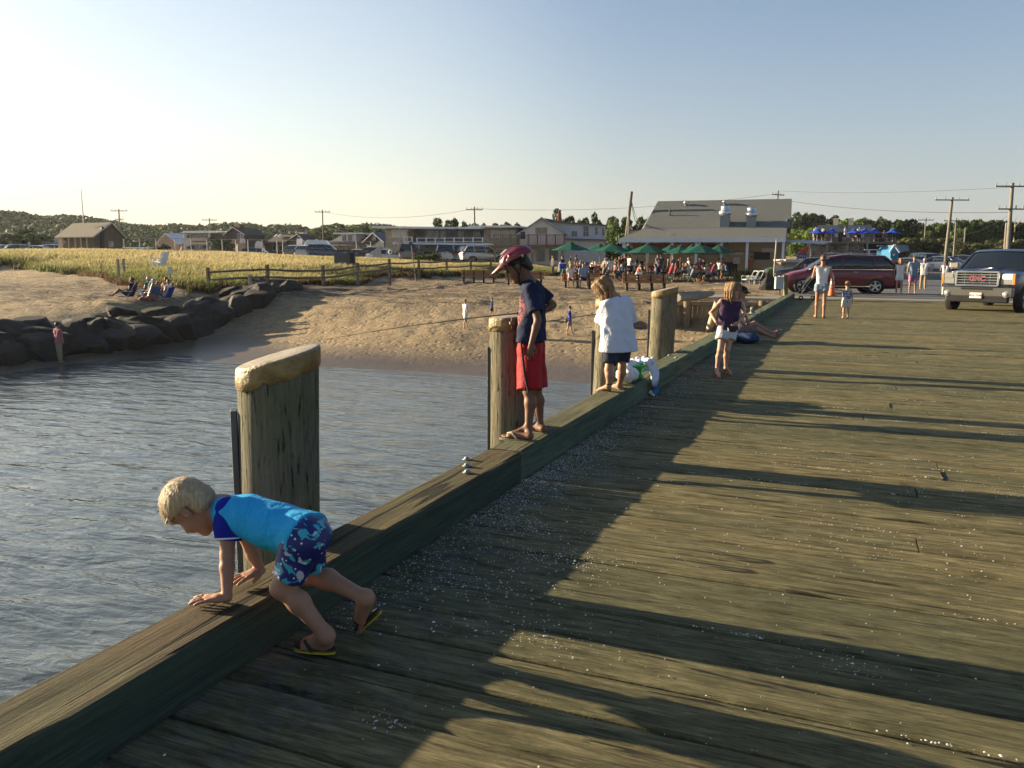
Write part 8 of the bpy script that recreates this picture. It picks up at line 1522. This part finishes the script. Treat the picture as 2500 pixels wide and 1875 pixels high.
def who(key, label, group, pos, rz, sc_=1., top='white', bot='navy', skin=1, hair='dark'):
    c = dict(shirt=CL[top], shorts=CL[bot], trousers=CL[bot], body=SK[skin], hair=HR[hair]); return PR[key](label, group, pos, rz, sc_, c)
CAMA = PI/2+YAW    # heading straight away from the camera
# ---- green umbrellas over picnic tables
t = NT("umbrella_green"); P = t.coord('Object'); t.fin(t.ramp(t.noise(P, 4, 4), (.3, (.006, .065, .048)), (.7, (.010, .095, .066))), .8, spec=.2); tr = t.n("BsdfTranslucent"); tr.inputs[0].default_value = (.02, .25, .17, 1); mx = t.n("MixShader", i0=.15, i1=t.b.outputs[0], i2=tr.outputs[0]); t.t.links.new(mx.outputs[0], t.out.inputs[0]); UG = t.m
t = NT("umbrella_blue"); t.fin((.008, .055, .38), .8); UB = t.m; PWOOD = M("umbrella_pole_wood", (.35, .17, .09), .7); TG = M("picnic_green", (.010, .055, .040), .7, .2)
def umbrella(label, group, pos, apex, half, cloth_m, rz, drop=.55, n=8, wood=True):
    root = thing("umbrella", label, "umbrella", pos, rz, group); b = MB(); H_ = apex-pos[2]; vs = [(0, 0, H_)]; fs = []
    for k, (r1, z1) in enumerate(((.12, -.03), (.5, -.24), (1., -drop))):
        for j in range(n*2): a_ = PI*j/n; sc_ = 1. if j % 2 == 0 else .955; vs.append((math.cos(a_)*half*r1*sc_, math.sin(a_)*half*r1*sc_, H_+z1*(1 if j % 2 == 0 else 1.04)))
    m = n*2; fs = [(0, 1+j, 1+(j+1) % m) for j in range(m)]+[(1+k*m+j, 1+(k+1)*m+j, 1+(k+1)*m+(j+1) % m, 1+k*m+(j+1) % m) for k in range(2) for j in range(m)]; b.add(vs, fs); b.build("canopy", cloth_m, root)
    b = MB(); b.lathe((0, 0, H_), [(.34, -.13), (.16, .02), (.03, .07), (0, .07)], 8); b.build("vent_cap", cloth_m, root); b = MB(); b.cyl((0, 0, 0), (0, 0, H_+.13), .024, n=8); b.build("pole", PWOOD if wood else M("pole_alu", (.5, .5, .5)), root)
    b = MB()
    for j in range(n): a_ = 2*PI*j/n; b.beam((0, 0, H_-.35), (math.cos(a_)*half*.55, math.sin(a_)*half*.55, H_-.30), .02, .02)
    b.build("ribs", PWOOD, root); return root
def table(label, pos, rz):
    root = thing("picnic_table", label, "picnic table", pos, rz, "green picnic tables"); b = MB()
    for k in range(5): b.box((0, -.3+.15*k, .74), (1.85, .14, .04))
    b.build("table_top", TG, root)
    for sg in (-1, 1):
        b = MB(); b.box((0, sg*.68, .44), (1.85, .14, .04)); b.box((0, sg*.53, .44), (1.85, .14, .04)); b.build("seat", TG, root)
        b = MB(); x_ = sg*.62; b.beam((x_, -.62, 0), (x_, -.2, .73), .04, .12, up=(1, 0, 0)); b.beam((x_, .62, 0), (x_, .2, .73), .04, .12, up=(1, 0, 0)); b.beam((x_+.045, -.72, .41), (x_+.045, .72, .41), .04, .12, up=(1, 0, 0)); b.build("leg_frame", TG, root)
    return root
UM = [(1394, 590, 43, 62, "left end umbrella over the table with the blue cooler"), (1464, 594, 40, 66, "green umbrella just behind the second one from the left"), (1494, 592, 46, 59.5, "large green umbrella above the woman in blue shorts"), (1531, 599, 30, 67, "small looking green umbrella behind the gap near the porch"), (1580, 594, 49, 56.5, "large green umbrella in the middle, in front of the leaning pole side"), (1637, 597, 34, 65, "green umbrella right behind the middle one"), (1661, 598, 38, 61.5, "green umbrella overlapping the left of the nearest one"), (1688, 597, 32, 63, "green umbrella peeking above the nearest one"), (1708, 594, 48.5, 56, "nearest green umbrella over the table with the pink shirt"), (1744, 599, 28, 67, "green umbrella mostly hidden behind the rightmost one"), (1754, 597, 37, 62, "rightmost green umbrella of the picnic area")]
r5 = random.Random(9); tops = ['white', 'grey', 'maroon', 'navy', 'sky', 'grey', 'cream', 'red', 'navy', 'olive', 'coral', 'blue', 'black', 'tan', 'denim']; GRP = "people eating at the green picnic tables"
CUST = {0: [('sit', 'teal', 'black', -1, -1, 'dark', "man in teal shirt at the far left end of the picnic tables"), ('sit_woman', 'maroon', 'sky', 1, -1, 'blond', "blond woman in maroon top seen from behind, left of the picnic crowd"), ('sit', 'navy', 'navy', 1, 1, 'brown', "man in navy shirt facing left beside the blue bin")],
        8: [('sit', 'grey', 'denim', -1, -1, 'dark', "person in grey shirt on the left bench of the nearest picnic table"), ('sit', 'sky', 'navy', -1, 1, 'dark', "person in pale blue leaning on the left side of the nearest table"), ('sit', 'pink', 'navy', 1, -1, 'grey', "grey haired man in pink shirt at the nearest picnic table"), ('sit_woman', 'white', 'black', 1, 1, 'brown', "woman in white seated behind the pink shirted man")],
        4: [('sit_woman', 'blue', 'navy', 1, -1, 'dark', "woman in blue vest reaching across her picnic table"), ('sit', 'coral', 'tan', -1, 1, 'dark', "man in coral shirt across from the woman in the blue vest"), ('sit_woman', 'cream', 'tan', -1, -1, 'brown', "child like figure in cream, left seat of the middle table")]}
for i, (px_, ya, hw_, d_, lab) in enumerate(UM):
    p = D(px_, 630, d_); gz = tz(p[0], p[1]); ap = D(px_, ya, d_)[2]; half = hw_*d_/FPX*1.12; umbrella(lab, "green patio umbrellas", (p[0], p[1], gz), ap-.1, half, UG, r5.uniform(0, .7)); rz = YAW+PI/2+r5.uniform(-.25, .25)
    if i in (7, 9): continue
    table(("green picnic table under the "+lab.split(',')[0]).replace("left end umbrella", "left end umbrella")[:95], (p[0], p[1], gz), rz); ux_, uy_ = V(math.cos(rz), math.sin(rz), 0), V(-math.sin(rz), math.cos(rz), 0)
    seats = CUST.get(i) or [(r5.choice(['sit', 'sit_woman']), r5.choice(tops), r5.choice(['navy', 'black', 'tan', 'denim']), sd, al, r5.choice(['dark', 'brown', 'blond', 'grey']), None) for sd in (-1, 1) for al in (-1, 1) if r5.random() < .85]
    for (k_, tp, bt, sd, al, hr_, lb) in seats:
        # image-left side is +uy when the table points away
        off = uy_*(-sd)*.62+ux_*al*.45; fc = math.atan2(-off@V(0, 1, 0)*0+(-uy_*(-sd))[1], (-uy_*(-sd))[0])
        lb = lb or ("%s haired person in %s, %s %s seat under the %s" % (hr_, tp, "near" if al < 0 else "far", "left" if sd < 0 else "right", "umbrella "+("second from left" if i == 1 else "third from left" if i == 2 else "by the porch gap" if i == 3 else "behind the middle" if i == 5 else "left of the nearest" if i == 6 else "rightmost")))
        who(k_, lb, GRP, (p[0]+off[0], p[1]+off[1], gz), fc, r5.uniform(.94, 1.04), tp, bt, r5.choice([0, 1, 1, 3]), hr_)
for k, px_ in enumerate((1994, 2029, 2083, 2108, 2133, 2178)):
    d_ = 84; p = D(px_, 592, d_); umbrella(["leftmost blue umbrella on the upper deck", "second blue umbrella from the left on the upper deck", "blue umbrella just right of the upper deck door", "fourth blue umbrella of the upper deck", "fifth blue umbrella at the corner of the hip roof", "lone blue umbrella at the right end of the upper deck"][k], "blue umbrellas on the upper deck", (p[0], p[1], p[2]), D(px_, 559.5, d_)[2], 19*d_/FPX*1.1, UB, .3, .42, wood=False)
# ---- standing and walking people
STN = "people standing outside the restaurant"
def at(px, py): g_ = ground(px, py); return g_
for (px_, py_, key, rz, sc_, tp, bt, sk, hr_, lab, g_) in (
    (1481, 682, 'stand_long', -PI/2+.3, 1.0, 'white', 'cream', 1, 'dark', "man in pale shirt and cream trousers walking past the bench", STN), (1502, 680, 'woman', CAMA, 1.0, 'white', 'blue', 1, 'pale', "blond woman in white top and blue shorts seen from behind", STN),
    (1517, 676, 'stand_long', CAMA-1, 1.02, 'black', 'black', 1, 'blond', "tall man in black behind the woman in blue shorts", STN), (1536, 676, 'stand_long', CAMA+2.2, 1.05, 'white', 'black', 1, 'dark', "man in white shirt and black trousers with folded arms", STN), (1554, 674, 'stand', CAMA+1, .95, 'navy', 'black', 2, 'dark', "dark haired boy standing by the white porch post", STN),
    (1512, 676, 'stand', CAMA+1, .98, 'red', 'tan', 1, 'brown', "person in red partly hidden left of the man in black", STN), (1525, 672, 'stand', CAMA, 1., 'tan', 'navy', 1, 'brown', "brown haired person between the porch post and the man in white", STN), (1605, 671, 'stand', CAMA+.6, 1., 'sky', 'navy', 1, 'brown', "man in pale blue shirt raising his arm beside the middle umbrella", STN), (1613, 672, 'stand', CAMA-.4, 1., 'navy', 'navy', 1, 'dark', "young man in dark blue T-shirt walking away behind the tables", STN),
    (1706, 674, 'stand_long', CAMA, 1., 'sky', 'denim', 1, 'dark', "person in blue standing behind the nearest picnic table", STN), (1808, 674, 'stand', CAMA+.2, 1.0, 'grey', 'black', 1, 'grey', "person in grey shirt with waist bag seen from behind at the counter", STN), (1832, 676, 'stand_long', CAMA-.3, 1.0, 'orange', 'denim', 1, 'dark', "man in rust orange shirt and jeans waiting at the counter", STN), (1785, 674, 'stand', CAMA, .97, 'black', 'black', 1, 'dark', "figure in black at the dark doorway of the restaurant", STN),
    (1856, 672, 'woman', CAMA+.5, .98, 'teal', 'red', 1, 'grey', "grey haired woman in turquoise top beside the orange shirted man", STN), (1876, 672, 'stand_long', CAMA+PI-.4, 1.0, 'navy', 'navy', 1, 'blond', "man in navy shirt under the porch near the thin grey pole", STN), (1889, 672, 'woman_up', CAMA+1, .93, 'white', 'white', 1, 'dark', "dark haired woman in white behind the thin grey pole", STN), (1901, 670, 'woman', CAMA+.7, .95, 'cream', 'blue', 1, 'dark', "person in cream at the corner post of the porch", STN), (1912, 672, 'child', CAMA+1.4, 1.15, 'white', 'tan', 0, 'brown', "child in white at the low cream wall", STN), (1870, 686, 'bend', CAMA-1.2, .95, 'green', 'white', 0, 'brown', "person in lime green shirt bending over in the weeds", STN),
    (1770, 672, 'stand', CAMA+2, .98, 'olive', 'black', 1, 'dark', "dim figure in olive behind the rightmost umbrella", STN), (1945, 676, 'stand', CAMA, .95, 'black', 'black', 2, 'dark', "dark figure beyond the low cream wall", STN),
    (1559, 707, 'child', CAMA, .98, 'white', 'denim', 2, 'dark', "small child in white shirt and jeans leaning at the bench", "people on and near the benches"),
    (1393, 702, 'sit_woman', -PI/2+YAW, 1.0, 'white', 'plaid', 1, 'pale', "blond woman in white top seated at the left end of the bench", "people on and near the benches"), (1424, 702, 'sit_back', -PI/2+YAW, 1.0, 'sky', 'navy', 1, 'dark', "man in blue shirt on the bench with his arm along its back", "people on and near the benches"),
    (1136, 802, 'child', CAMA-1.0, 1.02, 'white', 'white', 0, 'blond', "small girl in white dress walking on the sand", "children on the beach"), (1390, 818, 'child', CAMA-1.6, 1.0, 'royal', 'tan', 0, 'dark', "dark haired boy in bright blue shirt walking on the sand", "children on the beach"), (1201, 775, 'child', CAMA+1.6, .75, 'blue', 'navy', 0, 'dark', "toddler in blue beside the yellow capped pile", "children on the beach"),
    (147, 886, 'stand_long', CAMA-.5, .86, 'plaid', 'tan', 1, 'dark', "boy in pink checked shirt and khaki trousers at the foot of the jetty", None),
    (2193, 722, 'woman', -PI/2+.12, 1.0, 'white', 'white', 1, 'blond', "woman in white top and white shorts walking towards the camera", "people walking on the road"), (2226, 718, 'stand', -PI/2+.1, 1.02, 'sky', 'pink', 1, 'brown', "man in cap, blue and white shirt and pink shorts", "people walking on the road"), (2252, 708, 'stand_long', CAMA-.5, .98, 'white', 'tan', 1, 'grey', "white haired person in white shirt walking away", "people walking on the road"), (2304, 711, 'woman', CAMA-.5, .98, 'white', 'denim', 1, 'dark', "dark haired woman in blue shorts seen from behind beside the truck mirror", "people walking on the road"), (2172, 690, 'stand', -PI/2, .97, 'white', 'tan', 1, 'grey', "person in white sun hat behind the red minivan", "people walking on the road")):
    p = at(px_, py_); 
    if key in ('sit_woman', 'sit_back'): p = D(px_, 668, 45.9); p[2] = tz(p[0], p[1]); p = p+ry*.05
    o = who(key, lab, g_, p, rz, sc_, tp, bt, sk, hr_)
DIM = "people in the shade under the umbrellas"
for k in range(34):
    px_ = 1352+k*12.6+r5.uniform(-4, 4); d_ = r5.uniform(61, 67.5); p = D(px_, 640, d_); p[2] = tz(p[0], p[1]); key = r5.choice(['sit', 'sit_woman', 'sit', 'stand', 'stand_long', 'woman_up']); tp = r5.choice(tops)
    who(key, ("%s figure in %s under the shade of the umbrellas" % ("standing" if 'sit' not in key else "seated", tp)), DIM, p, r5.uniform(0, 6.3), r5.uniform(.93, 1.03), tp, r5.choice(['navy', 'black', 'tan']), r5.choice([0, 1, 1, 3]), r5.choice(['dark', 'brown', 'blond', 'grey']))
# plaid cloth for the boy by the jetty
# ---- people in low beach chairs
d_ = 38.3
for k, (px_, yb, rz, tp, bt, sk, hr_, lab, cc) in enumerate(((313, 731, PI+YAW+.1, 'navy', 'navy', 2, 'dark', "dark haired person with raised knees, leftmost in the beach chairs", 'navy'), (343, 732, PI+YAW-.1, 'teal', 'white', 1, 'grey', "person in turquoise top and blue cap in a beach chair", 'blue'), (370, 733, PI+YAW-.5, 'tan', 'maroon', 1, 'grey', "person in white cap wrapped in a brown towel on the sand", 'blue'), (386, 733, PI+YAW+.2, 'maroon', 'navy', 2, 'dark', "person in dark cap second from the right in the beach chairs", 'sky'), (403, 734, PI+YAW-.1, 'white', 'blue', 1, 'brown', "person in white shirt in the rightmost blue beach chair", 'royal'))):
    p = ground(px_, yb+1); p = p+CF*V(1, 1, 0)*(k % 2)*.5; p[2] = tz(p[0], p[1]); who('recline', lab, "people in low beach chairs", p, rz, 1.0, tp, bt, sk, hr_)
    root = thing("beach_chair", ["low blue beach chair under the leftmost sitter", "low beach chair under the person in turquoise", "low beach chair behind the brown towel", "low pale blue beach chair second from the right", "low royal blue beach chair at the right end of the group"][k], "beach chair", p, rz, "low beach chairs"); b = MB(); b.box((.08, 0, .17), (.5, .55, .03)); b.build("seat", CL[cc], root); b = MB(); b.beam((-.16, 0, .16), (-.40, 0, .66), .52, .03, up=(1, 0, 0)); b.build("back", CL[cc], root); b = MB()
    for sg in (-.29, .29): b.tube([(.35, sg, 0), (-.1, sg, .2), (-.5, sg, .85)], .012, 5); b.tube([(-.35, sg, 0), (.1, sg, .2), (.25, sg, .38), (-.35, sg, .42)], .012, 5)
    b.build("frame", M("alu_tube", (.6, .6, .6), .3, metal=.7), root)
c0 = ground(366, 734)+V(0, 0, .12); F = SDF(c0-V(1, 1, .6), c0+V(1, 1, .6), .03); F.ell(c0+V(0, 0, .02), (.38, .3, .2), None, .05); F.ell(c0+V(-.25, -.15, -.05), (.35, .25, .14), None, .08); F.wrinkle(.03, 14, 3); o = link("towel", F.mesh("towel"), M("towel_brown", (.22, .10, .075), .9, .2)); props(o, "brown beach towel over the legs of the people in beach chairs", "towel")
# minivan passengers: driver and child at the open window
F = None
def bust(label, pos, face, skin, hair, top):
    J = fig(1.6, (0, 0, 0), face, legs=sitl, shins=shin, sit=.3, arms=((.2, .6, -.5),)*2, fores=((.8, 0, .3),)*2)
    for k in J:
        if k not in ('f', 'hu', 'hf') and k[:2] not in ('hd', 'hn', 'kf', 'fu'): J[k] = J[k]+np.asarray(pos, float)
    return person(label, J, 1.6, .035, skin, [('shirt', top, dict(sleeve=.5, hem=.04, wr=0))], (hair, 'short'), "people inside the minivan", hands='no', face=False)
cv = V(c_[0], c_[1], 0); vp = V(*van.location); vx = V(math.cos(PI+R(12)), math.sin(PI+R(12)), 0); vy = V(-vx[1], vx[0], 0)
# deck-restaurant guests on the upper deck
for k, (px_, tp) in enumerate(((1990, 'white'), (1997, 'black'), (2008, 'grey'), (2013, 'white'), (2062, 'white'), (2090, 'grey'), (2096, 'white'), (2155, 'coral'))):
    p = D(px_, 592, 84.3); who('sit_woman' if k % 2 else 'stand', ["guest in white under the leftmost blue umbrella", "guest in black between the first two blue umbrellas", "guest in grey by the upper deck rail", "second white clad guest left of the second blue umbrella", "guest in white at the upper deck door", "guest in grey on the pale railed part of the upper deck", "guest in white on the pale railed part of the upper deck", "guest in coral at the right end of the upper deck"][k], "guests on the upper deck", p, CAMA+PI+k, .95, tp, 'navy', 1, 'dark')
# blue cooler, wheelie bins, lawn chairs
p = D(1374, 649, 61.5); b = MB(); b.box((p[0], p[1], p[2]), (.5, .35, .36), rz=YAW); o = b.build("cooler", M("cooler_blue", (.02, .03, .42), .4), bevel=.03); props(o, "royal blue cooler with white lid on the left end picnic table", "cooler"); b2 = MB(); b2.box((p[0], p[1], p[2]+.2), (.52, .37, .06), rz=YAW); b2.build("lid", M("lid_white", (.75, .75, .75)), o, True)
for px_, m_, lab in ((1411, 'black', "dark wheelie bin behind the picnic tables"), (1429, 'blue', "blue wheelie bin next to the dark one")):
    p = D(px_, 660, 68); gz = tz(p[0], p[1]); root = thing("wheelie_bin", lab, "bin", (p[0], p[1], gz), YAW, "bins"); b = MB(); b.box((0, 0, .5), (.45, .5, .95), taper=1.2); b.build("body", M("bin_"+m_, (.02, .02, .03) if m_ == 'black' else (.02, .06, .25), .5), root, bevel=.03); b = MB(); b.box((0, 0, 1.02), (.6, .64, .06)); b.build("lid", M("bin_"+m_, (0, 0, 0)), root, bevel=.02)
for px_, lab in ((1826, "white framed lawn chair lying in the weeds, left one"), (1840, "white framed lawn chair in the weeds, right one")):
    p = D(px_, 670, 52); gz = tz(p[0], p[1]); root = thing("lawn_chair", lab, "lawn chair", (p[0], p[1], gz), YAW+.3, "lawn chairs"); b = MB()
    for sg in (-.25, .25): b.tube([(-.3, sg, 0), (-.28, sg, .55), (.25, sg, .5), (.3, sg, 0)], .02, 6); b.tube([(-.25, sg, .3), (.35, sg, .35), (.6, sg, .85)], .02, 6)
    b.tube([(.6, -.25, .85), (.6, .25, .85)], .02, 6); b.tube([(-.25, -.25, .3), (-.25, .25, .3)], .02, 6); b.build("frame", M("chair_white_tube", (.65, .68, .66), .4), root); b = MB(); b.box((.03, 0, .34), (.5, .46, .02)); b.build("seat", M("webbing_pale", (.45, .5, .48)), root)

# ---- light evening haze
b = MB(); b.b2((-330, -40, -5.2), (330, 420, 34)); t = NT("haze_air"); t.t.nodes.remove(t.b); vv = t.n("VolumePrincipled"); vv.inputs['Color'].default_value = (.93, .95, 1., 1); vv.inputs['Density'].default_value = .00013; vv.inputs['Anisotropy'].default_value = .3; t.t.links.new(vv.outputs[0], t.out.inputs['Volume']); o = b.build("haze", t.m); props(o, kind="stuff")
bpy.context.view_layer.update()
